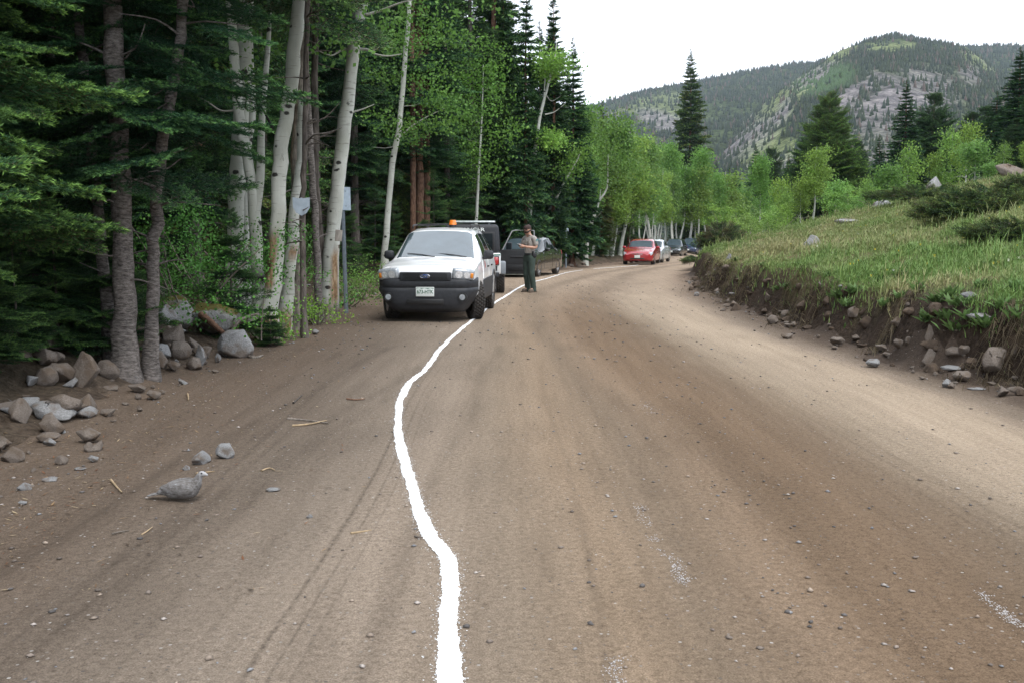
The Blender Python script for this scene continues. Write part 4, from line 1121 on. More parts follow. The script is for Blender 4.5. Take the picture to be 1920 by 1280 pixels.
spire(1870, 190, 76, FARS[1], 'dark conifer at the back of the right stand', wide=2.1)
spire(1830, 205, 78, PINE[1], 'dark pine between the low pine and the tall right conifers', wide=1.3)
spire(1905, 180, 72, PINE[1], 'dark pine in front of the tall spruce at the upper right edge', wide=1.4)
spire(1790, 240, 82, FARS[1], 'small dark spruce at the left flank of the right stand', wide=1.8)
spire(1470, 290, 90, FARS[1], 'small dark spruce left of the smaller dark pine', wide=1.5)
spire(1570, 250, 80, PINE[0], 'olive pine crowding the right side of the broad pine', wide=1.1)
spire(1600, 270, 84, PINE[1], 'dark pine in the gap between broad pine and pointed spruce')
spire(1640, 250, 88, FARS[1], 'small spruce just left of the pointed dark spruce', wide=1.4)
# aspen grove beyond the cars
for k, (px, top, d) in enumerate([(1110, 225, 62), (1140, 215, 66), (1165, 235, 70), (1190, 215, 78), (1215, 245, 80), (1085, 250, 56), (1235, 290, 86), (1262, 270, 105), (1258, 300, 96), (1275, 300, 100), (1290, 290, 104), (1305, 280, 108), (1320, 310, 110), (1335, 300, 112), (1350, 320, 114), (1365, 345, 118), (1180, 300, 72), (1205, 310, 82), (1150, 290, 64), (1225, 330, 92), (1245, 260, 112), (1385, 350, 118), (1300, 330, 116), (1270, 330, 110), (1340, 350, 104), (1400, 340, 100), (1130, 260, 74), (1200, 260, 90), (1330, 330, 122), (1450, 330, 112), (1470, 350, 100), (1430, 360, 96)]):
    while at(px, d) > float(le(d)) - 1.2 and d < 148: d += 1.5
    x = at(px, d); zb = hz(x, d); zt = PX(px, top, d).z; p = ASP[k % 4]
    s = (zt - zb) / (8.6, 9.6, 7.2, 8.8)[k % 4] * rf.uniform(.86, 1.08)
    wd_ = rf.uniform(.7, 1.3); put(p, x, d, s * wd_, sz=1 / wd_, label='light green aspen with thin pale trunk in the grove beyond the cars', group=g_a)
def solo(px, top, d, p, hh, label, wide=1.0):
    x = at(px, d); zb = hz(x, d); s = (PX(px, top, d).z - zb) / hh
    o = put(p, x, d, s, label=label, group=None); o.scale = (s * wide, s * wide, s)
solo(1520, 262, 48, ASP[2], 7.2, 'leafy young aspen with white trunk standing on the grassy hillside', 1.0)
solo(1497, 330, 50, SAP[2], 4.4, 'crooked small aspen left of the leafy hillside aspen')
solo(1420, 280, 60, ASP[3], 8.8, 'thin airy aspen with sparse yellow green leaves by the road bend', .8)
for k, (px, top, d, lab) in enumerate([(1690, 268, 62, 'sapling aspen on the crest left of the square boulder'), (1660, 300, 58, 'bushy aspen sapling behind the crest boulders'), (1800, 215, 60, 'bright green aspen beneath the dark right conifers'), (1775, 240, 63, 'pale green aspen left of the bright one under the conifers'), (1815, 255, 52, 'small aspen above the square grey boulder'), (1745, 275, 64, 'green aspen behind the crest above the junipers'), (1870, 265, 48, 'sapling with dark stem before the slanting pale slab'), (1845, 300, 46, 'low leafy sapling above the juniper bush'), (1910, 255, 50, 'leafy sapling at the right edge above the slab'), (1620, 330, 60, 'low aspen sapling left of the bushy crest sapling'), (1560, 330, 58, 'aspen sapling right behind the leafy hillside aspen'), (1460, 320, 64, 'young aspen left of the crooked small aspen'), (1475, 350, 58, 'short young aspen beside the crooked small aspen'), (1440, 380, 62, 'short bushy aspen right of the thin airy aspen'), (1580, 340, 66, 'dense young aspen below the broad olive pine'), (1395, 370, 66, 'short leafy aspen at the road bend'), (1605, 380, 56, 'willow like sapling by the low grass outcrop')]):
    p = SAP[k % 3]; hh = (3.4, 2.4, 4.4)[k % 3]
    x = at(px, d); s = min((PX(px, top, d).z - hz(x, d)) / hh, 2.6)
    o = put(p, x, d, s, label=lab, group=None)
    o.scale = (s * .9, s * .9, (PX(px, top, d).z - hz(x, d)) / hh)
# young firs along the forest edge and far roadside
for k in range(30):
    y = 15 + k * 1.9 + rf.uniform(-.6, .6)
    x = float(le(y)) - rf.uniform(1.2, 3.0)
    if y < 26: x -= 2.0
    if 38 < y < 54: x -= 1.8
    put(YNGF[1 + k % 2], x, y, rf.uniform(.5, 1.15), label='young fir with boughs down to the ground along the forest edge', group=g_y)
# ================================================================== hillside vegetation
def grass_field():
    r = np.random.default_rng(21); a = Acc()
    n = 560000
    y = 6.5 + r.random(n) ** 1.5 * 54; x = re(y) - .1 + r.random(n) ** 1.1 * np.minimum(32, .75 * y + 3)
    tl_ = x - re(y) - .55 * fbm(y * .55, y * 0 + 9.2, 4)
    k = (x / y < .82) & (tl_ > .30 + .14 * r.normal(0, 1, n))
    x, y = x[k], y[k]
    nn = fbm(x * .55, y * .55, 4); clump = vnoise(x * 2.3, y * 2.3); bare = fbm(x * .9 + 30, y * .9, 3)
    k = (r.random(len(x)) < np.clip(.30 + .9 * clump, .1, 1)) & (r.random(len(x)) < np.where(bare < -.16, .15, 1))
    x, y, nn, clump = x[k], y[k], nn[k], clump[k]; n = len(x)
    h = (.05 + .125 * clump ** 1.5) * r.uniform(.6, 1.5, n) * np.where(r.random(n) < .07, 2.3, 1); w = .0028 + .00033 * y
    az = r.uniform(0, 6.28, n); lean = r.uniform(.1, .8, n) * h
    z = H(x, y) - .01
    bx, by = np.cos(az + 1.57) * w, np.sin(az + 1.57) * w
    lx, ly = np.cos(az) * lean, np.sin(az) * lean
    p = [np.stack([x - bx, y - by, z], 1), np.stack([x + bx, y + by, z], 1), np.stack([x + lx * .4 + bx * .7, y + ly * .4 + by * .7, z + h * .62], 1), np.stack([x + lx * .4 - bx * .7, y + ly * .4 - by * .7, z + h * .62], 1), np.stack([x + lx, y + ly, z + h], 1)]
    V = np.stack(p, 1).reshape(-1, 3); b0 = np.arange(n)[:, None] * 5
    dry = np.clip(.26 + 1.2 * nn + .35 * (r.random(n) - .5), 0, 1)[:, None]
    g1, g2, st = np.array([.125, .235, .062]), np.array([.225, .325, .095]), np.array([.46, .39, .22])
    t = r.random(n)[:, None]; c = (g1 * (1 - t) + g2 * t) * (1 - dry) + st * dry
    far = sstep(14, 30, y)[:, None] * .25; c = c * (1 - far) + np.array([.20, .20, .07]) * far
    a.add(V, np.concatenate([b0 + np.array([2, 3, 4])]), np.repeat(c, 5, 0)); a.Q.append((b0 + np.array([0, 1, 2, 3])))
    o = link('grass', a.mesh('grass'), M_GRASS); o['kind'] = 'stuff'; o['label'] = 'green and straw coloured grass covering the hillside'
grass_field()
def lip_grass():
    r = np.random.default_rng(22); a = Acc(); n = 5200
    y = 9.6 + r.random(n) ** 1.3 * 26; x = re(y) + .05 + r.normal(.12, .22, n) + .55 * fbm(y * .55, y * 0 + 9.2, 4)
    k = vnoise(y * 1.1, y * 0 + 7) > .38; x, y = x[k], y[k]; n = len(x)
    L = r.uniform(.12, .38, n); az = r.normal(math.pi, .7, n); z = H(x, y) + .02; w = .0025 + .0003 * y
    d1 = np.stack([np.cos(az) * .5, np.sin(az) * .5, r.uniform(.0, .5, n)], 1) * L[:, None] * .5
    d2 = np.stack([np.cos(az) * .35, np.sin(az) * .35, -r.uniform(.4, 1.0, n)], 1) * L[:, None]
    p0 = np.stack([x, y, z], 1); ww = np.stack([-np.sin(az) * w, np.cos(az) * w, 0 * w], 1)
    V = np.stack([p0 - ww, p0 + ww, p0 + d1 + ww, p0 + d1 - ww, p0 + d1 + d2], 1).reshape(-1, 3); b0 = np.arange(n)[:, None] * 5
    t = r.random(n)[:, None]; c = np.array([.12, .095, .065]) * (1 - t) + np.array([.33, .27, .18]) * t
    a.add(V, b0 + np.array([2, 3, 4]), np.repeat(c, 5, 0)); a.Q.append(b0 + np.array([0, 1, 2, 3]))
    o = link('dry_grass', a.mesh('dry_grass'), M_GRASS); o['kind'] = 'stuff'; o['label'] = 'dead grass and roots hanging over the lip of the cut bank'
lip_grass()
def litter():
    """needles, bark chips and straw on the dirt shoulder and the forest floor"""
    r = np.random.default_rng(23); a = Acc(); n = 9000
    y = 4.2 + r.random(n) ** 1.6 * 26; x = le(y) + .9 - r.exponential(1.0, n) * 1.6
    x = np.where(r.random(n) < .12, le(y) + r.random(n) * 2.4, x)
    L = (.005 + r.random(n) ** 3 * .022) * (1 + y / 30); w = L * r.uniform(.06, .22, n) + .001; az = r.uniform(0, 6.28, n); z = H(x, y) + .005
    d = np.stack([np.cos(az) * L, np.sin(az) * L, r.uniform(-.1, .3, n) * L], 1); e = np.stack([-np.sin(az) * w, np.cos(az) * w, 0 * w], 1); p = np.stack([x, y, z + .1 * L], 1)
    V = np.stack([p - d - e * .4, p + e, p + d, p - e], 1).reshape(-1, 3)
    pal = np.array([(.30, .20, .11), (.16, .10, .06), (.07, .05, .035), (.38, .30, .19), (.20, .09, .045)])
    c = pal[r.integers(0, 5, n)] * r.uniform(.7, 1.2, (n, 1))
    a.add(V, np.arange(n * 4).reshape(-1, 4), np.repeat(c, 4, 0))
    o = link('forest_litter', a.mesh('forest_litter'), M_GRASS); o['kind'] = 'stuff'; o['label'] = 'dry needles, bark chips and straw strewn on the left shoulder'
litter()

# ---- bushes
def bush_mesh(seed, w, d, h, n, bl, tints, temps=T_BUSH, up=.7):
    r = np.random.default_rng(seed)
    th = r.uniform(0, 6.28, n); q = np.sqrt(r.random(n)); x = np.cos(th) * q * w; y = np.sin(th) * q * d
    z = h * (1 - q ** 2) * r.uniform(.15, .85, n)
    t = np.array(tints)[r.integers(0, len(tints), n)] * r.uniform(.75, 1.25, (n, 1))
    V, T, C = place(temps, n, (rots(th + r.normal(0, .7, n), up * r.uniform(.1, 1.1, n), r.normal(0, .5, n)), np.stack([x, y, z], 1)), bl * r.uniform(.6, 1.2, n), t, r)
    return mk_mesh('foliage', V, T, C)
def stems_mesh(seed, w, d, h, n):
    r = np.random.default_rng(seed); a = Acc()
    for k in range(n):
        th = r.uniform(0, 6.28); e = np.array([math.cos(th) * w * .8, math.sin(th) * d * .8, h * r.uniform(.3, .9)])
        a.add(*tube(catmull([e * 0 - [0, 0, .1], e * .5 + r.normal(0, .05, 3), e], 7), np.linspace(.022, .006, 7), 5))
    return a.mesh('stems', True)
def juniper(px, py, d, w, dd, h, seed, label, tints, n=240, bl=.6, up=.6):
    x = at(px, d); o = thing('juniper_bush', label, 'bush', (x, d, hz(x, d) - .03))
    link('foliage', bush_mesh(seed, w, dd, h, n, bl, tints, up=up), M_NEEDLE, o); link('stems', stems_mesh(seed, w, dd, h, 9), M_DEAD, o)
    return o
JG = [(1.35, 1.05, .95), (1.6, 1.2, 1.0), (1.1, 1.0, .9), (1.5, 1.05, 1.0)]
juniper(1850, 400, 25, 1.5, 1.2, .62, 1, 'wide spreading juniper bush on the grass slope at the right edge', JG, 430, .62)
juniper(1945, 400, 26, 1.4, 1.2, .85, 9, 'tall juniper bush cut by the right picture edge above the slope', JG, 300, .62)
juniper(1720, 365, 38, 1.8, 1.2, .45, 2, 'low flat juniper on the crest left of the wide juniper', JG, 220, .6)
juniper(1925, 450, 17, .85, .6, .3, 3, 'small low juniper below the wide one at the right edge', JG, 150, .45)
DRY = [(1.6, .85, 1.1), (1.3, 1.0, 1.0), (2.2, 1.2, 1.5), (1.5, .8, 1.0), (1.1, 1.0, 1.0)]
juniper(1352, 470, 44, .75, 1.0, 1.15, 4, 'brown half dead juniper on the bank at the inside of the bend', DRY, 170, .6, .9)
juniper(1312, 505, 43.5, .42, .5, .3, 5, 'uprooted green and tan juniper clump lying on the road edge', DRY + JG, 80, .6, .2)
def shrub(px, d, w, h, n, seed, label, tint=(1, 1, 1), ls=.06, group=None):
    x = at(px, d); r = np.random.default_rng(seed); o = thing('leafy_shrub', label, 'shrub', (x, d, hz(x, d) - .03), group=group)
    c = r.normal(0, 1, (n, 3)) * np.array([w * .45, w * .4, h * .28]) + np.array([0, 0, h * .55]); c[:, 2] = np.abs(c[:, 2])
    q, f, cc = leaf_cloud(r, c, 64, .14, ls * .68, tint)
    link('foliage', mk_mesh('foliage', q, f, cc), M_SHRUB, o); link('stems', stems_mesh(seed, w * .8, w * .7, h, 8), M_DEAD, o)
shrub(350, 13.6, 1.6, 1.9, 70, 1, 'broad leaved green shrub in shade behind the mossy boulders', (.55, .85, .7))
shrub(405, 15.5, 1.4, 1.6, 50, 2, 'shrub between mossy boulders and pale aspen clump', (.5, .75, .6))
shrub(690, 24, 1.6, .8, 40, 3, 'low green shrub on the forest floor left of the white car', (.8, .95, .8))
shrub(640, 21.5, 1.0, .7, 24, 4, 'low shrub at the foot of the big leaning aspen', (.9, 1, .9))
shrub(595, 17.2, .55, .55, 14, 5, 'bright fern like plant beside the wedge shaped rock', (1.3, 1.35, .9))
shrub(508, 14.3, .5, .5, 12, 6, 'small bright green plant at the foot of the curved aspen', (1.1, 1.3, .9))
shrub(1370, 50, 1.8, 2.0, 60, 7, 'willow like green shrub behind the half dead juniper', (1.1, 1.1, .8), .1)
shrub(1400, 46, 1.4, 1.3, 40, 8, 'grey green low shrub right of the half dead juniper', (1.1, 1.0, 1.1), .09)
shrub(1450, 52, 1.8, 1.2, 40, 9, 'bushy green shrub at the top of the grass by the young aspen', (1.1, 1.1, .9), .1)
shrub(1590, 52, 2.0, 1.5, 50, 10, 'rounded shrub right of the leafy hillside aspen', (.95, 1.05, .9), .1)
shrub(1640, 50, 1.6, 1.0, 36, 11, 'small shrub left of the crest boulders', (1, 1.05, .9), .1)
for k in range(26):
    y = 11 + k * 2.4; x = float(le(y)) - rf.uniform(2.2, 6)
    shrub(960 + x / y * F_PX, y, rf.uniform(.8, 1.6), rf.uniform(.5, 1.2), 22, 40 + k, 'shaded green undergrowth shrub between the forest trunks', (.6, .8, .65), .07, 'undergrowth shrubs of the left forest')
# ---- broad leaved plants at the lip of the bank
def leafy_mesh(seed, n=34, L=.22):
    r = np.random.default_rng(seed); V, F, C = [], [], []
    for k in range(n):
        az = r.uniform(0, 6.28); b = r.normal(0, .06, 3); b[2] = 0; l = L * r.uniform(.6, 1.3); w = l * .13; e = r.uniform(.5, 1.25)
        d = np.array([math.cos(az) * math.cos(e), math.sin(az) * math.cos(e), math.sin(e)]); s = np.array([-math.sin(az), math.cos(az), 0])
        tip = b + d * l + np.array([math.cos(az), math.sin(az), -.5]) * l * .15
        V += [b, b + d * l * .55 + s * w, tip, b + d * l * .55 - s * w]; F.append([4 * k, 4 * k + 1, 4 * k + 2, 4 * k + 3])
        C += [np.array([.10, .17, .055]) * r.uniform(.7, 1.4)] * 4
    return mk_mesh('leafy_plant', V, np.array(F), np.array(C))
LPM = [leafy_mesh(s) for s in (1, 2, 3)]
for m_ in LPM: m_.materials.append(M_GRASS)
spots = [(1573, 560, 1.5), (1600, 550, 1.2), (1590, 575, 1.2), (1780, 560, 1.2), (1755, 570, 1.1), (1800, 575, 1.2), (1690, 560, 1.0), (1740, 605, 1.3), (1770, 600, 1.2), (1850, 615, 1.3), (1880, 580, 1.2), (1690, 520, 1), (1650, 530, 1), (1460, 545, .9), (1475, 540, .9), (1840, 540, 1), (1900, 545, 1.1), (1430, 500, .9), (1660, 575, 1.1), (1720, 545, 1), (1820, 600, 1.2), (1905, 600, 1.2), (1380, 490, 1), (1790, 620, 1.2), (1500, 545, .9), (1620, 500, 1), (1550, 520, 1), (1860, 500, 1.1)]
for i, (px, py, s) in enumerate(spots):
    p = GR(px, py)
    o = link('leafy_plant', LPM[i % 3], None, None, (p.x, p.y, p.z), (0, 0, rf.uniform(0, 6)), s * .62)
    tag(o, 'clump of broad lance shaped green leaves near the lip of the bank', 'plant', 'leafy plants along the bank')
# ---- wildflowers
def flower_mesh(col):
    V = [(-.003, 0, 0), (.003, 0, 0), (0, 0, .2)]; F = [(0, 1, 2)]; C = [(.1, .16, .05)] * 3
    for k in range(6):
        a0 = k * 1.047; n = len(V); V += [(0, 0, .2), (math.cos(a0) * .03, math.sin(a0) * .03, .212), (math.cos(a0 + .9) * .03, math.sin(a0 + .9) * .03, .212)]; F.append((n, n + 1, n + 2)); C += [col] * 3
        V += [(0, 0, .196), (math.cos(a0) * .024, math.sin(a0) * .024, .18), (math.cos(a0 + 1) * .024, math.sin(a0 + 1) * .024, .18)]; F.append((n + 3, n + 4, n + 5)); C += [col] * 3
    me = mk_mesh('wildflower', V, np.array(F), np.array(C)); me.materials.append(M_GRASS); return me
FY, FW = flower_mesh((.80, .62, .05)), flower_mesh((.75, .75, .62))
for i in range(90):
    px = rf.uniform(1420, 1915); py = rf.uniform(395, 540) if i % 3 else rf.uniform(385, 430)
    if py < 395 + (1600 - px) * .2: continue
    p = GR(px, py)
    if p.y > 45 or p.x < float(re(p.y)) + .5: continue
    yel = rf.random() < .6
    tag(link('wildflower', FY if yel else FW, None, None, (p.x, p.y, p.z), (0, 0, rf.uniform(0, 6)), rf.uniform(.5, .9)), ('small yellow' if yel else 'small white') + ' wildflower in the hillside grass', 'flower', ('yellow' if yel else 'white') + ' wildflowers on the hillside')
# ---- sticks, log and fallen branches
def stick(pl, rad, label, name='stick', mat=M_DEAD, lift=.012, group=None, cat='stick'):
    P = [GR(*q) if len(q) == 2 else PX(*q) for q in pl]
    base = P[0].copy(); Q = [np.array(p - base) + np.array([0, 0, lift]) for p in P]
    V, F = tube(catmull(Q, 5 * len(Q)), np.linspace(rad, rad * .5, 5 * len(Q)), 7, wob=.15, rs=rng)
    a = Acc(); a.add(V, F)
    o = link(name, a.mesh(name, True), mat, None, base); return tag(o, label, cat, group)
M_STRAW = flat('straw_stick', (.34, .25, .15), .9, var=.25, scale=30)
stick([(540, 787), (575, 790), (615, 795)], .012, 'pale peeled stick lying flat left of the wavy line'); stick([(548, 800), (580, 797), (612, 790)], .010, 'tan stick crossing the pale peeled stick', mat=M_STRAW)
stick([(550, 757), (558, 750), (567, 742)], .009, 'short dark twig on the dirt above the crossed sticks', mat=M_BARK)
stick([(650, 749), (668, 751), (684, 749)], .009, 'reddish twig on the dirt left of the line bend', mat=M_BARKR)
stick([(658, 1003), (678, 1000), (697, 997)], .007, 'tan stick lying among the tyre prints', mat=M_STRAW)
stick([(778, 1009), (786, 1010), (793, 1010)], .006, 'short black chip of wood touching the wavy line', mat=M_BARK)
stick([(208, 902), (218, 914), (229, 926)], .008, 'straw coloured stick on the dark dirt left of the grey bird', mat=M_STRAW)
stick([(352, 740), (353, 746), (353, 752)], .010, 'stubby orange stick standing out on the bank edge', mat=M_STRAW)
stick([(265, 1006), (276, 999), (286, 991)], .005, 'thin straw on the dark dirt below the grey bird', mat=M_STRAW); stick([(210, 1004), (226, 1000), (242, 998)], .005, 'pale thin straw left of the other straw', mat=M_DEAD)
stick([(368, 890), (385, 888), (402, 886)], .007, 'yellow stick behind the head of the grey bird', mat=M_STRAW)
stick([(490, 885), (505, 880), (516, 884)], .006, 'thin tan twig right of the round whitish stone', mat=M_STRAW)
stick([(194, 720, 11.2), (214, 716, 11.0)], .01, 'short dead twig between rocks at the forest edge', mat=M_DEAD)
stick([(378, 592, 13.2), (398, 608, 13.0), (420, 628, 12.8)], .055, 'broken brown log leaning beside the mossy boulder', 'log', M_BARKR, cat='log')
stick([(436, 620, 12.9), (450, 603, 12.9), (468, 594, 13), (485, 590, 13.1)], .022, 'crooked dead branch arching over the pale grey boulder', 'branch', M_DEAD, cat='branch')
stick([(455, 664), (475, 672), (492, 668)], .03, 'grey weathered branch on the dirt right of the pale boulder', 'branch', M_DEAD, cat='branch')
stick([(383, 474, 14.2), (402, 490, 14), (421, 508, 13.8)], .014, 'pale bare branch slanting down left of the aspen clump', 'branch', M_DEAD, cat='branch')
stick([(490, 640, 13.6), (491, 600, 13.6), (496, 556, 13.6)], .010, 'thin upright dead stick in front of the curved aspen', 'branch', M_DEAD, cat='branch')
stick([(325, 495, 13.4), (335, 508, 13.3), (346, 520, 13.2)], .010, 'bare twig slanting above the mossy boulders', 'branch', M_DEAD, cat='branch')

# ================================================================== mountains
def mountain(name, ridge, Rm, r0, a0, a1, na, nr, tint_f, amp, seed, back=300):
    px = np.linspace(a0, a1, na)
    el = (440 - np.interp(px, [p for p, _ in ridge], [q for _, q in ridge])) / F_PX
    t = np.concatenate([np.linspace(0, 1, nr), [1.03, 1.08, 1.18, 1.35]])
    T, Pp = np.meshgrid(t, px, indexing='ij'); E = np.tile(el, (len(t), 1))
    az = (Pp - 960) / F_PX; r = r0 + (Rm - r0) * T
    x, y = az * r, r
    relief = amp * (fbm(x * .006 + seed, y * .006, 5) + .45 * np.abs(fbm(x * .021 + seed, y * .021 + 3, 4)) - .1)
    z = E * Rm * np.where(T <= 1, T ** 1.05, 1 - (T - 1) * 1.5) + relief * (1 - np.abs(2 * np.clip(T, 0, 1) - 1) ** 3) + (1.5 * fbm(x * .05, y * .05, 3)) - 8 * (1 - np.clip(T, 0, 1))
    V = np.stack([x, y, z + CAM_H * T.clip(0, 1)], 2).reshape(-1, 3)
    n1 = len(t); i, j = np.meshgrid(np.arange(n1 - 1), np.arange(na - 1), indexing='ij'); q = (i * na + j).ravel()
    F = np.stack([q, q + 1, q + na + 1, q + na], 1)
    PY = 440 - (V[:, 2] - CAM_H) / V[:, 1] * F_PX; PXx = 960 + V[:, 0] / V[:, 1] * F_PX
    C, dens, kind = tint_f(PXx, PY, V)
    o = link(name, mk_mesh(name, V, F, C, smooth=True), M_MOUNT); o['kind'] = 'structure'
    return V, dens, kind, (n1, na)
def mount_mat():
    m, nt, b = new_mat('mountain_side')
    pos = N(nt, 'ShaderNodeNewGeometry').outputs['Position']; at_ = N(nt, 'ShaderNodeAttribute', attribute_name='tint')
    n1 = noise_n(nt, pos, .09, 7, .68); n2 = noise_n(nt, mapping(nt, pos, (1, 1, .35)), .35, 5, .7)
    c = mixc(nt, .9, at_.outputs['Color'], ramp(nt, n1, [(.34, (.30, .30, .32)), (.5, (1, 1, 1)), (.66, (1.6, 1.55, 1.5))]), 'MULTIPLY')
    c = mixc(nt, .75, c, ramp(nt, n2, [(.36, (.32, .32, .35)), (.5, (1, 1, 1)), (.66, (1.55, 1.5, 1.5))]), 'MULTIPLY')
    nt.links.new(c, b.inputs['Base Color']); b.inputs['Roughness'].default_value = 1; b.inputs['Specular IOR Level'].default_value = 0
    bump(nt, b, n2, 1.0, 3.0); return m
M_MOUNT = mount_mat()
def ell(px, py, cx, cy, rx, ry, rot=0, soft=.35):
    c, s = math.cos(R(rot)), math.sin(R(rot)); dx, dy = px - cx, py - cy
    q = np.sqrt(((dx * c + dy * s) / rx) ** 2 + ((-dx * s + dy * c) / ry) ** 2)
    return 1 - sstep(1 - soft, 1 + soft, q)
ROCKC, MEAD, WOOD = np.array([.190, .178, .178]), np.array([.150, .180, .085]), np.array([.060, .080, .040])
def front_tint(px, py, V):
    nz = fbm(V[:, 0] * .02, V[:, 1] * .02 + V[:, 2] * .03, 4); nz2 = fbm(V[:, 0] * .06 + 3, V[:, 2] * .06, 3)
    rk = np.zeros(len(px)); md = np.zeros(len(px))
    for e in ((1705, 195, 80, 58, -10), (1625, 235, 45, 45, 20), (1590, 185, 50, 14, -25), (1395, 262, 60, 30, -35), (1460, 215, 36, 16, -60), (1515, 150, 45, 16, -25), (1345, 290, 40, 22, -20), (1800, 150, 26, 20, 30), (1660, 300, 70, 30, 0), (1560, 270, 50, 14, -20), (1380, 225, 50, 12, -35), (1480, 135, 32, 10, -25), (1555, 215, 45, 14, -20), (1640, 150, 40, 12, 10), (1440, 320, 60, 22, -10)):
        rk = np.maximum(rk, ell(px + 12 * nz, py + 10 * nz2, *e))
    for e in ((1480, 180, 100, 26, -50), (1425, 240, 70, 30, -55), (1545, 118, 60, 14, -25), (1830, 118, 60, 22, 25), (1650, 100, 50, 10, 0), (1440, 290, 60, 22, -20), (1870, 130, 40, 14, 10)):
        md = np.maximum(md, ell(px + 14 * nz, py + 10 * nz2, *e))
    rk = np.clip(rk * (.75 + .6 * nz), 0, 1); rk = np.maximum(rk, sstep(.28, .45, nz2) * .55 * md)
    md = md * (1 - rk)
    C = WOOD * (1 - np.maximum(rk, md))[:, None] + ROCKC * rk[:, None] + MEAD * md[:, None]
    C = C / 1 
    dens = (1 - .97 * rk) * (1 - .90 * md) * np.clip(.75 + 1.2 * nz, .12, 1)
    kind = ell(px, py, 1530, 165, 60, 24, -15) * (nz > -.1)
    return C, dens, kind
def far_tint(px, py, V):
    nz = fbm(V[:, 0] * .012, V[:, 1] * .012, 4); md = np.zeros(len(px))
    for e in ((1235, 195, 60, 12, -8), (1160, 215, 40, 8, -10), (1250, 225, 50, 20, 0)): md = np.maximum(md, ell(px, py, *e) * .8)
    rk = ell(px, py, 1240, 235, 50, 18, 20) * .9; md *= (1 - rk)
    C = WOOD * (1 - np.maximum(md, rk))[:, None] + MEAD * md[:, None] + ROCKC * rk[:, None]
    return C, (1 - .85 * md) * (1 - .8 * rk) * np.clip(.8 + .8 * nz, .2, 1), 0 * px
RF = [(700, 240), (900, 228), (1050, 214), (1110, 205), (1200, 177), (1290, 162), (1330, 154), (1400, 142), (1480, 130), (1600, 116), (1700, 112), (1750, 101), (1830, 97), (1920, 97), (2050, 104), (2300, 130), (2600, 160)]
RN = [(1150, 440), (1250, 400), (1300, 330), (1340, 278), (1380, 238), (1420, 203), (1450, 178), (1500, 143), (1560, 107), (1600, 92), (1640, 82), (1660, 79), (1700, 86), (1740, 92), (1790, 101), (1830, 128), (1870, 160), (1920, 200), (2000, 250), (2200, 310), (2500, 350)]
far_V = mountain('mountain_ridge', RF, 1500, 420, 700, 2500, 300, 110, far_tint, 16, 2)
near_V = mountain('mountain', RN, 950, 260, 1150, 2450, 330, 150, front_tint, 13, 5)
def mountain_forest():
    r = np.random.default_rng(31); a = Acc()
    for (V, dens, kind, (n1, na)), n, hm, lo, hi in ((near_V, 13000, 4.4, 1230, 1960), (far_V, 12000, 6.0, 1040, 1960)):
        G = V.reshape(n1, na, 3); D = dens.reshape(n1, na); K = np.asarray(kind).reshape(n1, na)
        Fi = r.random(n * 3) ** .8 * (n1 - 6); Fj = r.random(n * 3) * (na - 2)
        Fi[: n // 5] = n1 - 5 - r.random(n // 5) * 4
        i = Fi.astype(int); j = Fj.astype(int); u = (Fi - i)[:, None]; v = (Fj - j)[:, None]
        P = (G[i, j] * (1 - v) + G[i, j + 1] * v) * (1 - u) + (G[i + 1, j] * (1 - v) + G[i + 1, j + 1] * v) * u
        pxx = 960 + P[:, 0] / P[:, 1] * F_PX
        m = (r.random(n * 3) < D[i, j]) & (pxx > lo) & (pxx < hi)
        P, k = P[m][:n], K[i, j][m][:n]; c = len(P)
        h = hm * r.uniform(.55, 1.3, c) * (1 - .25 * k); w = h * r.uniform(.17, .27, c) * (1 + .9 * k); s = 7
        th = np.arange(s) * 2 * math.pi / s
        rows = []
        for (f, zz) in ((.75, .0), (1.0, .14), (.42, .52), (.62, .46), (.22, .80), (.34, .74), (0.02, 1.0)):
            zz = zz * np.ones(c); rad = w * f * r.uniform(.8, 1.2, c)
            jit = r.uniform(.7, 1.3, (c, s))
            rows.append(np.stack([P[:, 0, None] + np.cos(th) * rad[:, None] * jit, P[:, 1, None] + np.sin(th) * rad[:, None] * jit, np.repeat((P[:, 2] + h * zz - .4)[:, None], s, 1) + h[:, None] * .05 * r.normal(0, 1, (c, s))], 2))
        VV = np.stack(rows, 1).reshape(c, -1, 3); L = len(rows)
        q = []
        for l in (0, 1, 3, 5):
            if l == 1: A_, B_ = 1, 2
            elif l == 3: A_, B_ = 3, 4
            elif l == 5: A_, B_ = 5, 6
            else: A_, B_ = 0, 1
            for t in range(s): q.append((A_ * s + t, A_ * s + (t + 1) % s, B_ * s + (t + 1) % s, B_ * s + t))
        q = np.array(q); Fq = (q[None] + (np.arange(c) * L * s)[:, None, None]).reshape(-1, 4)
        t = r.random((c, 1)); C = np.array([.024, .040, .026]) * (1 - t) + np.array([.048, .066, .034]) * t
        C = np.where((r.random((c, 1)) < .1), np.array([.11, .085, .07]), C)
        C = C * (1 - k[:, None]) + np.array([.070, .125, .048]) * k[:, None]
        a.add(VV.reshape(-1, 3), Fq, np.repeat(C, L * s, 0))
    o = link('mountain_forest', a.mesh('mountain_forest'), M_NEEDLE); o['kind'] = 'stuff'; o['label'] = 'far off conifer forest covering the mountain slopes'
mountain_forest()
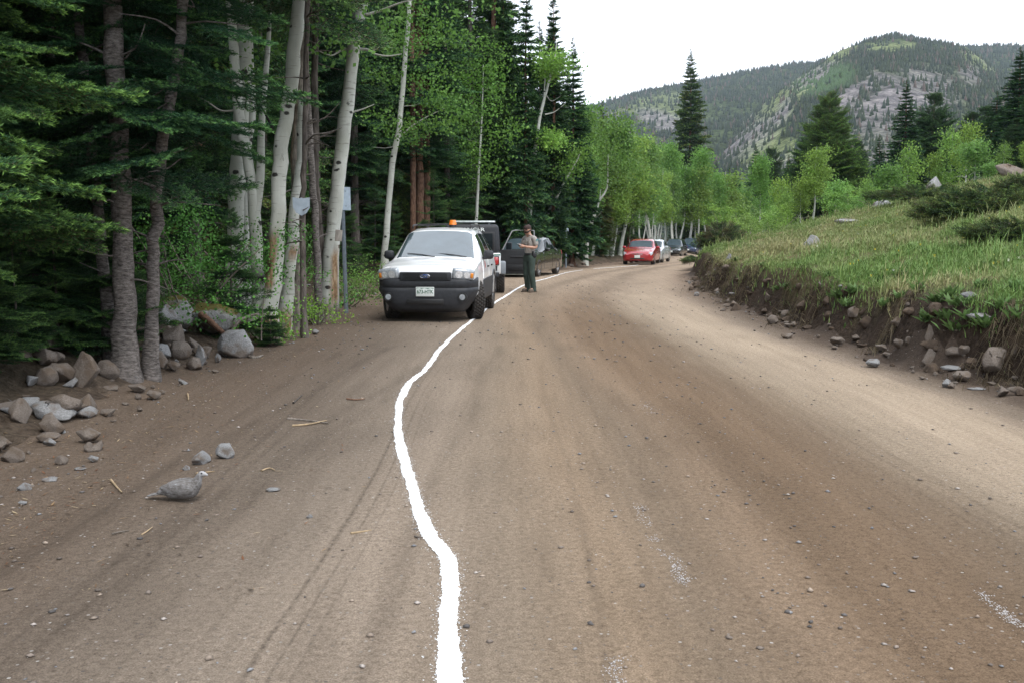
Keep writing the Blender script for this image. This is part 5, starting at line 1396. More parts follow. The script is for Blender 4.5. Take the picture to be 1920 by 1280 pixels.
# trees hiding the valley floor behind the grove
for k in range(46):
    d = rf.uniform(105, 175); px = rf.uniform(1090, 1800); x = at(px, d)
    if abs(x - (float(le(d)) + float(re(d))) / 2) < (float(re(d)) - float(le(d))) / 2 + 2: continue
    p = FARS[k % 2] if k % 3 else ASP[k % 4]
    zt = PX(px, rf.uniform(300, 370), d).z; hh = {0: 18, 1: 15}[k % 2] if k % 3 else (8.6, 9.6, 7.2, 8.8)[k % 4]
    s = (zt - hz(x, d)) / hh
    if s < .25: continue
    o = put(p, x, d, s, label=LB_FAR if k % 3 else 'light green aspen with thin pale trunk in the grove beyond the cars', group=g_s if k % 3 else g_a)
    o.scale = (s * 1.2, s * 1.2, s)

# ================================================================== air
haze = bmesh.new(); add_box(haze, (350, 700, 215), (2600, 2400, 470))
m_h = bpy.data.materials.new('haze'); m_h.use_nodes = True; nt = m_h.node_tree; nt.nodes.remove(nt.nodes['Principled BSDF'])
pv = N(nt, 'ShaderNodeVolumePrincipled', Density=.0001, Anisotropy=.2); pv.inputs['Color'].default_value = (.72, .82, 1.0, 1)
nt.links.new(pv.outputs[0], nt.nodes['Material Output'].inputs['Volume'])
hz_o = bm_obj('haze', haze, m_h); hz_o['kind'] = 'stuff'
# ================================================================== vehicles (local: front towards -y, x across, z up)
def paint(name, col, dirt=.0, rough=.22, coat=.9, metal=0):
    m, nt, b = new_mat(name)
    tc = N(nt, 'ShaderNodeTexCoord').outputs['Object']; sp = N(nt, 'ShaderNodeSeparateXYZ'); nt.links.new(tc, sp.inputs[0])
    n1 = noise_n(nt, tc, 6, 5)
    mr = N(nt, 'ShaderNodeMapRange'); mr.inputs['From Min'].default_value = .95; mr.inputs['From Max'].default_value = .2; nt.links.new(sp.outputs['Z'], mr.inputs['Value'])
    mu = N(nt, 'ShaderNodeMath', operation='MULTIPLY'); nt.links.new(mr.outputs[0], mu.inputs[0]); nt.links.new(n1, mu.inputs[1])
    mu2 = N(nt, 'ShaderNodeMath', operation='MULTIPLY'); nt.links.new(mu.outputs[0], mu2.inputs[0]); mu2.inputs[1].default_value = dirt
    nt.links.new(mixc(nt, mu2.outputs[0], col, (.26, .19, .13)), b.inputs['Base Color'])      # road dust thrown up on the sills
    b.inputs['Roughness'].default_value = rough; b.inputs['Metallic'].default_value = metal
    b.inputs['Coat Weight'].default_value = coat; b.inputs['Coat Roughness'].default_value = .05
    return m
def glass_mat(name, col, rough=.03, ior=1.65):
    m, nt, b = new_mat(name)
    tc = N(nt, 'ShaderNodeTexCoord').outputs['Object']
    nt.links.new(mixc(nt, noise_n(nt, tc, 3, 3), tuple(c * .6 for c in col), tuple(c * 1.5 for c in col)), b.inputs['Base Color'])
    b.inputs['Roughness'].default_value = rough; b.inputs['IOR'].default_value = ior; b.inputs['Specular IOR Level'].default_value = .6 if ior > 1.8 else .08
    b.inputs['Coat Weight'].default_value = .6 if ior > 1.8 else 0; b.inputs['Coat Roughness'].default_value = .02
    return m
M_WSH = glass_mat('windshield_glass', (.065, .092, .11), .04, 1.9)
M_WSH2 = glass_mat('sedan_glass', (.05, .07, .08), .05, 1.4)
M_TINT = glass_mat('tinted_glass', (.012, .016, .018), .05, 1.4)
M_TYRE = flat('tyre_rubber', (.055, .050, .046), .9, var=.35, scale=20, spec=.2, bump=.3)
M_RIM = flat('alloy_rim', (.52, .53, .55), .3, .85, var=.1)
M_PLAST = flat('dark_plastic', (.030, .032, .037), .55, var=.2, scale=20, spec=.35)
M_BLACK = flat('black_trim', (.014, .014, .015), .5, var=.2)
M_CHROME = flat('chrome', (.75, .76, .78), .12, 1.0, var=.05)
M_LAMP = flat('lamp_lens', (.36, .39, .42), .12, .1, var=.25, scale=22, coat=1)
M_BOWL = flat('reflector_bowl', (.80, .82, .85), .25, .3, var=.3, scale=30, coat=1)
M_AMBER = flat('amber_lens', (.75, .26, .03), .15, var=.1, coat=1)
M_RED = flat('red_lens', (.42, .015, .018), .15, var=.15, scale=30, coat=1)
M_PLATE = flat('plate_white', (.72, .76, .74), .4, var=.05)
M_GREEN = flat('plate_green', (.02, .11, .06), .5, var=.05)
M_WHITE = paint('white_paint', (.87, .88, .89), .08, coat=.6)
M_WHITE2 = paint('white_paint_dusty', (.74, .75, .75), .3)
M_BLUE = flat('emblem_blue', (.02, .05, .20), .25, coat=1)

class Body:
    """a car shell lofted from rows (y, zb, w, zbelt, wb, ztop, wt, crown)"""
    def __init__(s, rows, smooth=.07):
        R_ = np.array(rows, float); s.y0, s.y1 = R_[0, 0], R_[-1, 0]
        s.ys = np.linspace(s.y0, s.y1, 120); s.P = np.stack([np.interp(s.ys, R_[:, 0], R_[:, k]) for k in range(1, 8)], 1)
        k = max(1, int(smooth / (s.ys[1] - s.ys[0]))); Q = s.P.copy()
        for i in range(len(s.ys)):
            h = min(k, i, len(s.ys) - 1 - i); Q[i] = s.P[i - h:i + h + 1].mean(0)
        s.P = Q
    def sec(s, y):
        zb, w, zk, wb, zt, wt, cr = [np.interp(y, s.ys, s.P[:, k]) for k in range(7)]
        zm = zb + .45 * (zk - zb)
        g = lambda f: (wb + (wt - wb) * f + .025 * math.sin(math.pi * f) * min(1, (zt - zk) * 2), zk + (zt - .05 - zk) * f) if zt - zk > .06 else (wb + (wt - wb) * f, zk + (zt - zk) * f * .8)
        return np.array([(0, zb), (w - .07, zb), (w - .015, zb + .06), (w, zm), (w - .008, zk - .12 * (zk - zb) / .5), (wb, zk), g(.34), g(.68), g(1), (wt - .09, zt), (wt * .5, zt + cr * .75), (0, zt + cr)])
    def S(s, y, t, side=1):
        q = s.sec(y); i = min(int(t), 10); f = t - i; p = q[i] * (1 - f) + q[i + 1] * f
        return np.array([p[0] * side, y, p[1]])
    def nrm(s, y, t, side=1):
        e = .02; a = s.S(min(y + e, s.y1), t, side) - s.S(max(y - e, s.y0), t, side); b = s.S(y, min(t + .08, 11), side) - s.S(y, max(t - .08, 0), side)
        n = np.cross(a, b); n /= np.linalg.norm(n) + 1e-9
        q = s.sec(y); c = np.array([0, y, (q[:, 1].min() + q[:, 1].max()) / 2])
        return n if np.dot(n, s.S(y, t, side) - c) > 0 else -n
    def mesh(s, mat, parent, arches, wheel_r, w_out):
        ys = s.ys; V = []
        for y in ys:
            q = s.sec(y); V += [(x, y, z) for x, z in q] + [(-x, y, z) for x, z in q[-2:0:-1]]
        n = 22; F = []
        for i in range(len(ys) - 1):
            for j in range(n): F.append((i * n + j, i * n + (j + 1) % n, (i + 1) * n + (j + 1) % n, (i + 1) * n + j))
        bm = bmesh.new(); vs = [bm.verts.new(v) for v in V]
        for f in F: bm.faces.new([vs[k] for k in f])
        bm.faces.new(vs[:n]); bm.faces.new(vs[-n:][::-1]); bmesh.ops.recalc_face_normals(bm, faces=bm.faces[:])
        me = bpy.data.meshes.new('body'); bm.to_mesh(me); bm.free()
        o = link('body', me, mat, parent)
        if arches:
            cb = bmesh.new()
            for y in arches:
                for sd in (-1, 1): add_cyl(cb, (sd * (w_out - .30), y, wheel_r + .01), (sd * (w_out + .2), y, wheel_r + .01), wheel_r + .055, seg=32)
            co = bm_obj('cutter', cb, M_BLACK)
            md = o.modifiers.new('b', 'BOOLEAN'); md.operation = 'DIFFERENCE'; md.object = co; md.solver = 'EXACT'
            bpy.context.view_layer.update(); dg = bpy.context.evaluated_depsgraph_get()
            nm = bpy.data.meshes.new_from_object(o.evaluated_get(dg)); o.modifiers.clear(); o.data = nm
            bpy.data.objects.remove(co)
        me = o.data
        me.polygons.foreach_set('use_smooth', np.ones(len(me.polygons), bool)); me.set_sharp_from_angle(angle=R(32))
        return o
    def panel(s, name, quad, mat, parent, side=1, off=.006, nu=8, nv=6, across=False, skirt=.014):
        """skin proud of the shell; quad = ((y,t) bottom-front, bottom-rear, top-rear, top-front); across: t mirrored over the centre line"""
        G = []
        for v in np.linspace(0, 1, nv):
            row = []
            for u in np.linspace(0, 1, nu):
                if across:                          # quad: (y_low, t_low), (y_high, t_high): u runs from one side to the other
                    a = u * 2 - 1; (yl, tl), (yh, th) = quad; y = yl + (yh - yl) * v; tm = tl + (th - tl) * v
                    y2 = y + .05 * abs(a) ** 2 * (1 if yh > yl else -1) * (1 - v) * 1.0
                    t = 11 - (11 - tm) * abs(a); sd = -1 if a < 0 else 1; y = y2
                else:
                    (a0, b0), (a1, b1), (a2, b2), (a3, b3) = quad
                    y = (a0 * (1 - u) + a1 * u) * (1 - v) + (a3 * (1 - u) + a2 * u) * v; t = (b0 * (1 - u) + b1 * u) * (1 - v) + (b3 * (1 - u) + b2 * u) * v; sd = side
                row.append((s.S(y, t, sd), s.nrm(y, t, sd)))
            G.append(row)
        V = [p + n * off for r in G for p, n in r]; F = [(i * nu + j, i * nu + j + 1, (i + 1) * nu + j + 1, (i + 1) * nu + j) for i in range(nv - 1) for j in range(nu - 1)]
        ring = [(0, j) for j in range(nu)] + [(i, nu - 1) for i in range(1, nv)] + [(nv - 1, j) for j in range(nu - 2, -1, -1)] + [(i, 0) for i in range(nv - 2, 0, -1)]
        b0 = len(V); V += [G[i][j][0] + G[i][j][1] * (off - skirt) for i, j in ring]; m = len(ring)
        F += [(ring[k][0] * nu + ring[k][1], ring[(k + 1) % m][0] * nu + ring[(k + 1) % m][1], b0 + (k + 1) % m, b0 + k) for k in range(m)]
        me = bpy.data.meshes.new(name); me.from_pydata([tuple(map(float, v)) for v in V], [], F); me.update()
        bm = bmesh.new(); bm.from_mesh(me); bmesh.ops.recalc_face_normals(bm, faces=bm.faces[:]); bm.to_mesh(me); bm.free()
        me.polygons.foreach_set('use_smooth', np.ones(len(me.polygons), bool)); me.set_sharp_from_angle(angle=R(40))
        return link(name, me, mat, parent)
def wheel(parent, x, y, r, w, steer=0, blocks=0, spokes=5, outside=1, rim_mat=None, front_white=False):
    o = bpy.data.objects.new('wheel', None); COL.objects.link(o); o.parent = parent; o.empty_display_size = .1
    o.location = (x, y, r); o.rotation_euler = (0, 0, steer)
    h = w / 2
    V, F = lathe([(r * .62, -h * .8), (r * .70, -h), (r * .90, -h), (r * .975, -h * .82), (r * .985, 0), (r * .975, h * .82), (r * .90, h), (r * .70, h), (r * .62, h * .8)], 40)
    a = Acc(); a.add(V, F)
    if blocks:
        for row in range(5):
            for k in range(blocks):
                th = (k + .5 * (row % 2)) * 2 * math.pi / blocks; xx = (row - 2) * w * .185; c = np.array([xx, math.cos(th) * r * .985, math.sin(th) * r * .985])
                e1 = np.array([1, 0, 0]) * w * .075; e2 = np.array([.02 * (1 if row % 2 else -1), -math.sin(th), math.cos(th)]) * r * math.pi / blocks * .62; e3 = np.array([0, math.cos(th), math.sin(th)]) * r * .032
                q = [c - e1 - e2, c + e1 - e2, c + e1 + e2, c - e1 + e2]; q += [p + e3 for p in q]
                a.add(np.array(q), np.array([(4, 5, 6, 7), (0, 1, 5, 4), (1, 2, 6, 5), (2, 3, 7, 6), (3, 0, 4, 7)]))
    link('tyre', a.mesh('tyre', False), M_TYRE, o)
    a = Acc(); s_ = outside
    V, F = lathe([(r * .10, s_ * h * .55), (r * .16, s_ * h * .62), (r * .17, s_ * h * .30)], 24); a.add(V, F)
    V, F = lathe([(r * .18, s_ * h * .05), (r * .60, s_ * h * .02), (r * .61, s_ * h * .70), (r * .66, s_ * h * .80), (r * .67, s_ * h * .70)], 36); a.add(V, F)
    for k in range(spokes):
        th = 2 * math.pi * k / spokes
        for d in (-.14, .14):
            c, s = math.cos(th + d * .6), math.sin(th + d * .6); c2, s2 = math.cos(th + d), math.sin(th + d)
            V, F = tube(np.array([[s_ * h * .5, c * r * .1, s * r * .1], [s_ * h * .62, c * r * .3, s * r * .3], [s_ * h * .55, c2 * r * .63, s2 * r * .63]]), np.array([.03, .028, .03]) * r / .33, 5); a.add(V, F)
    link('rim', a.mesh('rim', False), rim_mat or M_RIM, o)
    return o
def text_mesh(name, txt, size, mat, parent, loc, rot, extrude=.001, shear=0, sx=1):
    cu = bpy.data.curves.new(name, 'FONT'); cu.body = txt; cu.size = size; cu.align_x = 'CENTER'; cu.align_y = 'CENTER'; cu.extrude = extrude; cu.shear = shear; cu.offset = size * .022
    t = bpy.data.objects.new('tmp', cu); COL.objects.link(t); bpy.context.view_layer.update()
    me = bpy.data.meshes.new_from_object(t.evaluated_get(bpy.context.evaluated_depsgraph_get())); bpy.data.objects.remove(t)
    me.materials.clear()
    o = link(name, me, mat, parent, loc, rot); o.scale = (sx, 1, 1); return o
def box_part(name, boxes, mat, parent, loc=None, rot=None):
    bm = bmesh.new()
    for b in boxes: add_box(bm, b[0], b[1], b[2] if len(b) > 2 else 0, 2, b[3] if len(b) > 3 else None)
    o = bm_obj(name, bm, mat, parent, loc=loc, rot=rot)
    o.data.polygons.foreach_set('use_smooth', np.ones(len(o.data.polygons), bool)); o.data.set_sharp_from_angle(angle=R(50)); return o
def cyl_part(name, cyls, mat, parent):
    bm = bmesh.new()
    for c in cyls: add_cyl(bm, *c, seg=20)
    o = bm_obj(name, bm, mat, parent); o.data.polygons.foreach_set('use_smooth', np.ones(len(o.data.polygons), bool)); o.data.set_sharp_from_angle(angle=R(40)); return o
def wrap(name, rows, half, y0, depth, expo, mat, parent, thick=.12, n=33, corner=0):
    """bumper skin: rows of (z, inset), plan curve y = y0 + depth*|a|^expo"""
    A_ = np.linspace(-1, 1, n); V = []
    for z, ins in rows:
        for a in A_: V.append((half * (1 - abs(a) ** 9 * .03) * a * (1 - ins * .25) * (1 - corner * max(0, .50 - z)), y0 + ins + depth * abs(a) ** expo, z))
    m = len(rows); F = [(i * n + j, i * n + j + 1, (i + 1) * n + j + 1, (i + 1) * n + j) for i in range(m - 1) for j in range(n - 1)]
    for i in (0, m - 1):
        b = len(V); V += [(v[0] * .96, v[1] + thick, v[2]) for v in V[i * n:(i + 1) * n]]
        F += [(i * n + j, i * n + j + 1, b + j + 1, b + j) for j in range(n - 1)]
    me = bpy.data.meshes.new(name); me.from_pydata(V, [], F); me.update()
    bm = bmesh.new(); bm.from_mesh(me); bmesh.ops.recalc_face_normals(bm, faces=bm.faces[:]); bm.to_mesh(me); bm.free()
    me.polygons.foreach_set('use_smooth', np.ones(len(me.polygons), bool)); me.set_sharp_from_angle(angle=R(45))
    return link(name, me, mat, parent)
def zof(x, y): return hz(x, y) + .004

# ---- white four wheel drive car at the roadside
def white_suv():
    x0, y0, rz = -1.53, 17.65, R(-4.2)
    t = thing('parked_car', 'white four wheel drive car with dark bumper and orange beacon, front wheels turned', 'car', (x0, y0, zof(x0, y0 + 1) - .005), rz, 'cars parked along the left side of the road')
    B_ = Body([(.02, .62, .70, .80, .70, .87, .62, .012), (.07, .62, .80, .86, .79, .93, .70, .015), (.20, .60, .86, .91, .84, .975, .74, .02), (.48, .52, .88, .96, .855, 1.01, .75, .03), (.60, .32, .89, .985, .86, 1.035, .76, .035), (1.02, .28, .89, 1.035, .86, 1.075, .77, .04),
               (1.12, .28, .89, 1.045, .86, 1.10, .77, .035), (1.90, .28, .89, 1.07, .855, 1.61, .635, .03), (2.4, .28, .89, 1.075, .855, 1.665, .63, .03), (3.5, .28, .89, 1.085, .85, 1.66, .615, .03), (4.1, .30, .88, 1.09, .84, 1.60, .60, .03), (4.34, .33, .86, 1.06, .82, 1.16, .70, .02), (4.42, .42, .82, .98, .80, 1.02, .70, .01)], .06)
    wb = (.88, 3.50); r = .355
    B_.mesh(M_WHITE, t, wb, r, .89)
    B_.panel('hood', ((.10, 8.9), (1.04, 8.75)), M_WHITE, t, across=True, off=.008, nu=17, nv=12)
    B_.panel('windshield', ((1.13, 8.3), (1.87, 8.25)), M_WSH, t, across=True, nu=15, nv=8, off=.007)
    for sd in (-1, 1):
        B_.panel('side_window', ((1.72, 5.3), (2.42, 5.3), (2.36, 7.75), (2.02, 7.75)), M_TINT, t, sd)
        B_.panel('side_window', ((2.52, 5.3), (3.20, 5.3), (3.16, 7.75), (2.47, 7.75)), M_TINT, t, sd)
        B_.panel('side_window', ((3.32, 5.3), (3.98, 5.3), (3.90, 7.6), (3.28, 7.75)), M_TINT, t, sd)
        B_.panel('cladding', ((1.36, 1.7), (3.02, 1.7), (3.02, 3.3), (1.36, 3.3)), M_PLAST, t, sd, off=.016, skirt=.03)
        B_.panel('door', ((1.42, 3.4), (2.44, 3.4), (2.44, 5.1), (1.50, 5.1)), M_WHITE, t, sd, off=.007); B_.panel('door', ((2.50, 3.4), (3.05, 3.4), (3.20, 5.1), (2.50, 5.1)), M_WHITE, t, sd, off=.007)
        box_part('door_handle', [((sd * .895, 2.28, .93), (.03, .17, .035), .012)], M_BLACK, t); box_part('door_handle', [((sd * .893, 3.05, .935), (.03, .17, .035), .012)], M_BLACK, t)
        # mirror on a short arm
        box_part('mirror', [((sd * .965, 1.62, 1.165), (.19, .13, .165), .05), ((sd * .875, 1.66, 1.10), (.12, .06, .05), .015)], M_PLAST, t)
        # headlamp with two bowls and an amber corner
        h = box_part('headlight', [((0, 0, 0), (.40, .12, .195), .04)], M_LAMP, t, loc=(sd * .665, .055, .855), rot=(R(10), R(sd * 5), R(sd * 17)))
        cyl_part('reflector', [((-.085 * sd, -.068, -.002), (-.085 * sd, -.050, -.002), .066, .05), ((.055 * sd, -.068, .0), (.055 * sd, -.050, 0), .058, .045)], M_BOWL, h)
        box_part('turn_signal', [((.145 * sd, -.036, -.005), (.062, .062, .10), .018)], M_AMBER, h)
        # fender flare
        V = []; 
        for k in range(17):
            th = math.pi * (k / 16) * 1.06 - .1
            for rr, xx in ((r + .045, .885), (r + .05, .905), (r + .105, .902), (r + .12, .88)): V.append((sd * xx, wb[0] - math.cos(th) * rr, r + .01 + math.sin(th) * rr))
        # rear only: the front arch is white
        V = [(x, y + wb[1] - wb[0], z) for x, y, z in V]
        F = [(4 * k + j, 4 * k + j + 1, 4 * k + 5 + j, 4 * k + 4 + j) for k in range(16) for j in range(3)]
        link('wheel_flare', mk_mesh('wheel_flare', V, np.array(F), smooth=True), M_PLAST, t)
        cyl_part('fog_light', [((sd * .66, -.068, .455), (sd * .66, .06, .455), .078, .082)], M_BLACK, t)
        cyl_part('fog_lens', [((sd * .66, -.074, .455), (sd * .66, .0, .455), .050, .052)], M_LAMP, t)
    wrap('bumper', [(.20, .10), (.26, .03), (.36, .0), (.55, -.01), (.60, .0), (.615, .022), (.63, .01), (.72, .0), (.765, .02), (.785, .07)], .935, -.055, .40, 8, M_PLAST, t, .2, corner=.75)
    wrap('skid_plate', [(.17, .12), (.20, .08), (.27, .075)], .70, -.03, .30, 4, M_BLACK, t, .25)
    box_part('air_intake', [((0, -.066, .372), (.66, .03, .095), .012)], M_BLACK, t)
    g = box_part('grille', [((0, -.032, .815), (.92, .06, .155), .022)], M_PLAST, t)
    a = Acc()       # honeycomb
    for row in range(5):
        for k in range(26):
            cx = -.375 + k * .03 + (row % 2) * .015
            if abs(cx) > .385: continue
            th = np.arange(6) * math.pi / 3 + math.pi / 6; c = np.stack([cx + np.cos(th) * .0155, 0 * th - .069, .765 + row * .0265 + np.sin(th) * .0155], 1); d = np.stack([cx + np.cos(th) * .0125, 0 * th - .064, .765 + row * .0265 + np.sin(th) * .0125], 1)
            a.add(np.concatenate([c, d]), np.array([(i, (i + 1) % 6, 6 + (i + 1) % 6, 6 + i) for i in range(6)])); 
    link('honeycomb', a.mesh('honeycomb'), M_PLAST, g)
    box_part('grille_opening', [((0, -.0605, .817), (.80, .008, .122), .003)], M_BLACK, g)
    V, F = lathe([(0, .016), (.85, .016), (.95, .012), (1, 0), (1, -.02)], 32, 'z'); em = np.stack([V[:, 0] * .092, -.068 - V[:, 2], .822 + V[:, 1] * .038], 1)
    e = link('emblem', mk_mesh('emblem', em, F), M_BLUE, t)
    V, F = lathe([(.90, .0165), (.93, .019), (1.0, .015)], 32, 'z'); link('emblem_rim', mk_mesh('emblem_rim', np.stack([V[:, 0] * .092, -.068 - V[:, 2], .822 + V[:, 1] * .038], 1), F), M_CHROME, e)
    text_mesh('emblem_lettering', 'Ford', .062, M_CHROME, e, (0, -.0865, .822), (R(90), 0, 0), shear=.25, sx=1.25)
    p = box_part('license_plate', [((0, -.078, .548), (.325, .012, .165), .004)], M_PLATE, t)
    V = [(-.155, -.0855, .617), (-.155, -.0855, .605), (-.10, -.0855, .612), (-.06, -.0855, .600), (-.01, -.0855, .611), (.05, -.0855, .598), (.09, -.0855, .609), (.155, -.0855, .601), (.155, -.0855, .617)]
    me = bpy.data.meshes.new('plate_strip'); me.from_pydata(V, [], [tuple(range(9))]); link('plate_strip', me, M_GREEN, p)
    text_mesh('plate_lettering', '673-HTK', .092, M_GREEN, p, (0, -.0865, .545), (R(90), 0, 0), sx=.82)
    for s_, L_, yy in ((-.42, .50, 0), (.18, .56, 0)):
        q = [B_.S(1.15, 10.2, 1 if s_ > 0 else -1), None]
        p0 = np.array([s_ + .42, 1.10, 1.135]); p1 = np.array([s_ - L_ + .38, 1.22, 1.20])
        V, F = tube(np.array([p0, (p0 + p1) / 2 + [0, 0, .012], p1]), np.array([.010, .008, .006]), 5); link('wiper', mk_mesh('wiper', V, F), M_BLACK, t)
    a = Acc()
    for sd in (-1, 1):
        a.add(*tube(catmull([(sd * .57, 2.05, 1.67), (sd * .57, 2.15, 1.735), (sd * .56, 3.0, 1.745), (sd * .55, 3.75, 1.735), (sd * .55, 3.85, 1.67)], 24), np.full(24, .016), 8))
    for yy in (2.5, 3.3): a.add(*tube(np.array([(-.57, yy, 1.745), (0, yy, 1.76), (.57, yy, 1.745)]), np.full(3, .014), 8))
    link('roof_rack', a.mesh('roof_rack', True), M_BLACK, t)
    b = cyl_part('beacon', [((.17, 2.42, 1.70), (.17, 2.42, 1.745), .078, .075)], M_BLACK, t)
    cyl_part('beacon_lens', [((.17, 2.42, 1.745), (.17, 2.42, 1.79), .076, .073), ((.17, 2.42, 1.79), (.17, 2.42, 1.84), .068, .058)], flat('beacon_orange', (.85, .22, .02), .25, var=.2, scale=40, coat=1), b)
    B_.panel('door_decal', ((1.80, 4.15), (1.86, 4.15), (1.86, 4.85), (1.80, 4.85)), flat('decal_red', (.40, .03, .03), .4), t, 1, off=.012, nu=3, nv=3)
    cyl_part('antenna', [((.80, 1.15, 1.06), (.82, 1.22, 1.75), .004, .002)], M_BLACK, t)
    for i, y in enumerate(wb):
        for sd in (-1, 1): wheel(t, sd * .775, y, r, .225, R(22) if i == 0 else 0, 34, outside=sd)
    box_part('underbody', [((0, 2.2, .36), (1.1, 3.9, .16), .03)], M_BLACK, t)
    return t
white_suv()

# ---- open doored hardtop vehicle seen from behind
def jeep():
    x0, y0, rz = -1.12, 29.9, math.pi + R(1)
    t = thing('parked_jeep', 'white boxy off road vehicle with black hard top, seen from behind with door open', 'jeep', (x0, y0, zof(x0, y0 - 2)), rz, 'cars parked along the left side of the road')
    r = .37
    box_part('body', [((0, 2.75, .78), (1.52, 1.95, .56), .04), ((0, .95, .80), (1.16, 1.65, .54), .05), ((0, .13, .78), (1.14, .10, .48), .03), ((0, 1.70, 1.04), (1.40, .14, .10), .03)], M_WHITE2, t)
    bm = bmesh.new(); add_box(bm, (0, 2.72, 1.44), (1.50, 1.90, .74), .10, 4, taper=(.93, .97)); bm_obj('hard_top', bm, M_PLAST, t, smooth=True).data.set_sharp_from_angle(angle=R(40))
    box_part('rear_window', [((0, 3.672, 1.365), (1.10, .02, .42), .008)], M_TINT, t)
    bm = bmesh.new()
    box_part('rear_window_frame', [((0, 3.665, 1.365), (1.20, .018, .49), .008)], M_BLACK, t)
    for sd in (-1, 1): box_part('side_window', [((sd * .735, 3.1, 1.42), (.03, .85, .42), .008, Matrix.Rotation(R(-4 * sd), 3, 'Y'))], M_TINT, t)
    box_part('windshield_frame', [((0, 1.72, 1.34), (1.38, .06, .52), .02, Matrix.Rotation(R(-14), 3, 'X'))], M_BLACK, t)
    box_part('windshield', [((0, 1.70, 1.35), (1.24, .06, .40), .01, Matrix.Rotation(R(-14), 3, 'X'))], M_WSH, t)
    box_part('green_stripe', [((0, 3.728, 1.015), (1.50, .006, .035)), ((-.762, 3.2, 1.015), (.006, .9, .035)), ((.762, 3.2, 1.015), (.006, .9, .035))], flat('stripe_green', (.01, .14, .09), .4), t)
    box_part('bumper', [((0, 3.80, .50), (1.45, .14, .12), .02)], M_PLAST, t)
    box_part('front_bumper', [((0, -.02, .52), (1.50, .12, .14), .02)], M_PLAST, t)
    box_part('fuel_cover', [((-.60, 3.732, .66), (.14, .01, .13), .004)], M_BLACK, t)
    for sd in (-1, 1):
        tl = box_part('taillight', [((sd * .625, 3.755, .855), (.155, .06, .20), .03)], M_RED, t); box_part('taillight_base', [((sd * .625, 3.735, .86), (.19, .03, .24), .01)], M_BLACK, tl)
        box_part('fender_flare', [((sd * .815, 3.12, .80), (.16, .88, .06), .025), ((sd * .815, 3.575, .66), (.16, .06, .32), .025), ((sd * .815, 2.66, .68), (.16, .06, .28), .025)], flat('flare_grey', (.20, .22, .24), .6), t)
        box_part('front_flare', [((sd * .735, .80, .86), (.34, 1.0, .05), .02)], M_PLAST, t)
        cyl_part('headlight', [((sd * .42, .05, .88), (sd * .42, .12, .88), .09, .09)], M_LAMP, t)
        for y in (.80, 3.12): wheel(t, sd * .735, y, r, .26, 0, 28, outside=sd, rim_mat=M_RIM)
    sp = wheel(t, 0, 3.93, r, .24, R(90), 28, outside=1); sp.location.z = .98; sp.name = 'spare_wheel'
    text_mesh('lettering', 'RANGER', .125, M_PLATE, t, (0, 3.694, 1.668), (R(88), 0, math.pi), sx=1.40).name = 'rear_lettering'
    # passenger door swung wide open on its front hinge
    d = bpy.data.objects.new('open_door', None); COL.objects.link(d); d.parent = t; d.location = (-.77, 1.80, 0); d.rotation_euler = (0, 0, R(82))
    box_part('door_shell', [((-.02, .48, .77), (.03, .92, .64), .012)], M_WHITE2, d); box_part('door_lining', [((.025, .48, .77), (.05, .97, .70), .015), ((.055, .52, .92), (.05, .5, .05), .015), ((.05, .5, .62), (.03, .6, .16), .01)], M_BLACK, d)
    box_part('door_sill_strip', [((.03, .48, .435), (.04, .9, .03), .008)], flat('door_sill', (.30, .31, .26), .5), d)
    a = Acc(); a.add(*tube(np.array([(0, .04, 1.09), (-.03, .32, 1.64), (-.03, .42, 1.665), (-.03, .94, 1.655), (0, .95, 1.10)]), np.full(5, .017), 6)); link('window_frame', a.mesh('window_frame', True), flat('frame_grey', (.45, .46, .47), .4, .4), d)
    box_part('mirror', [((-.12, .22, 1.20), (.06, .17, .24), .02)], M_PLAST, d); box_part('mirror_glass', [((-.085, .22, 1.20), (.012, .14, .20), .004)], M_TINT, d)
    box_part('light_bar', [((0, 2.5, 1.885), (1.24, .26, .065), .03), ((-.45, 2.5, 1.835), (.06, .08, .06), .01), ((.45, 2.5, 1.835), (.06, .08, .06), .01)], flat('light_bar_lens', (.45, .50, .49), .2, var=.2, scale=14, coat=1), t)
    box_part('underbody', [((0, 2.0, .45), (.9, 3.2, .18), .03)], M_BLACK, t)
jeep()

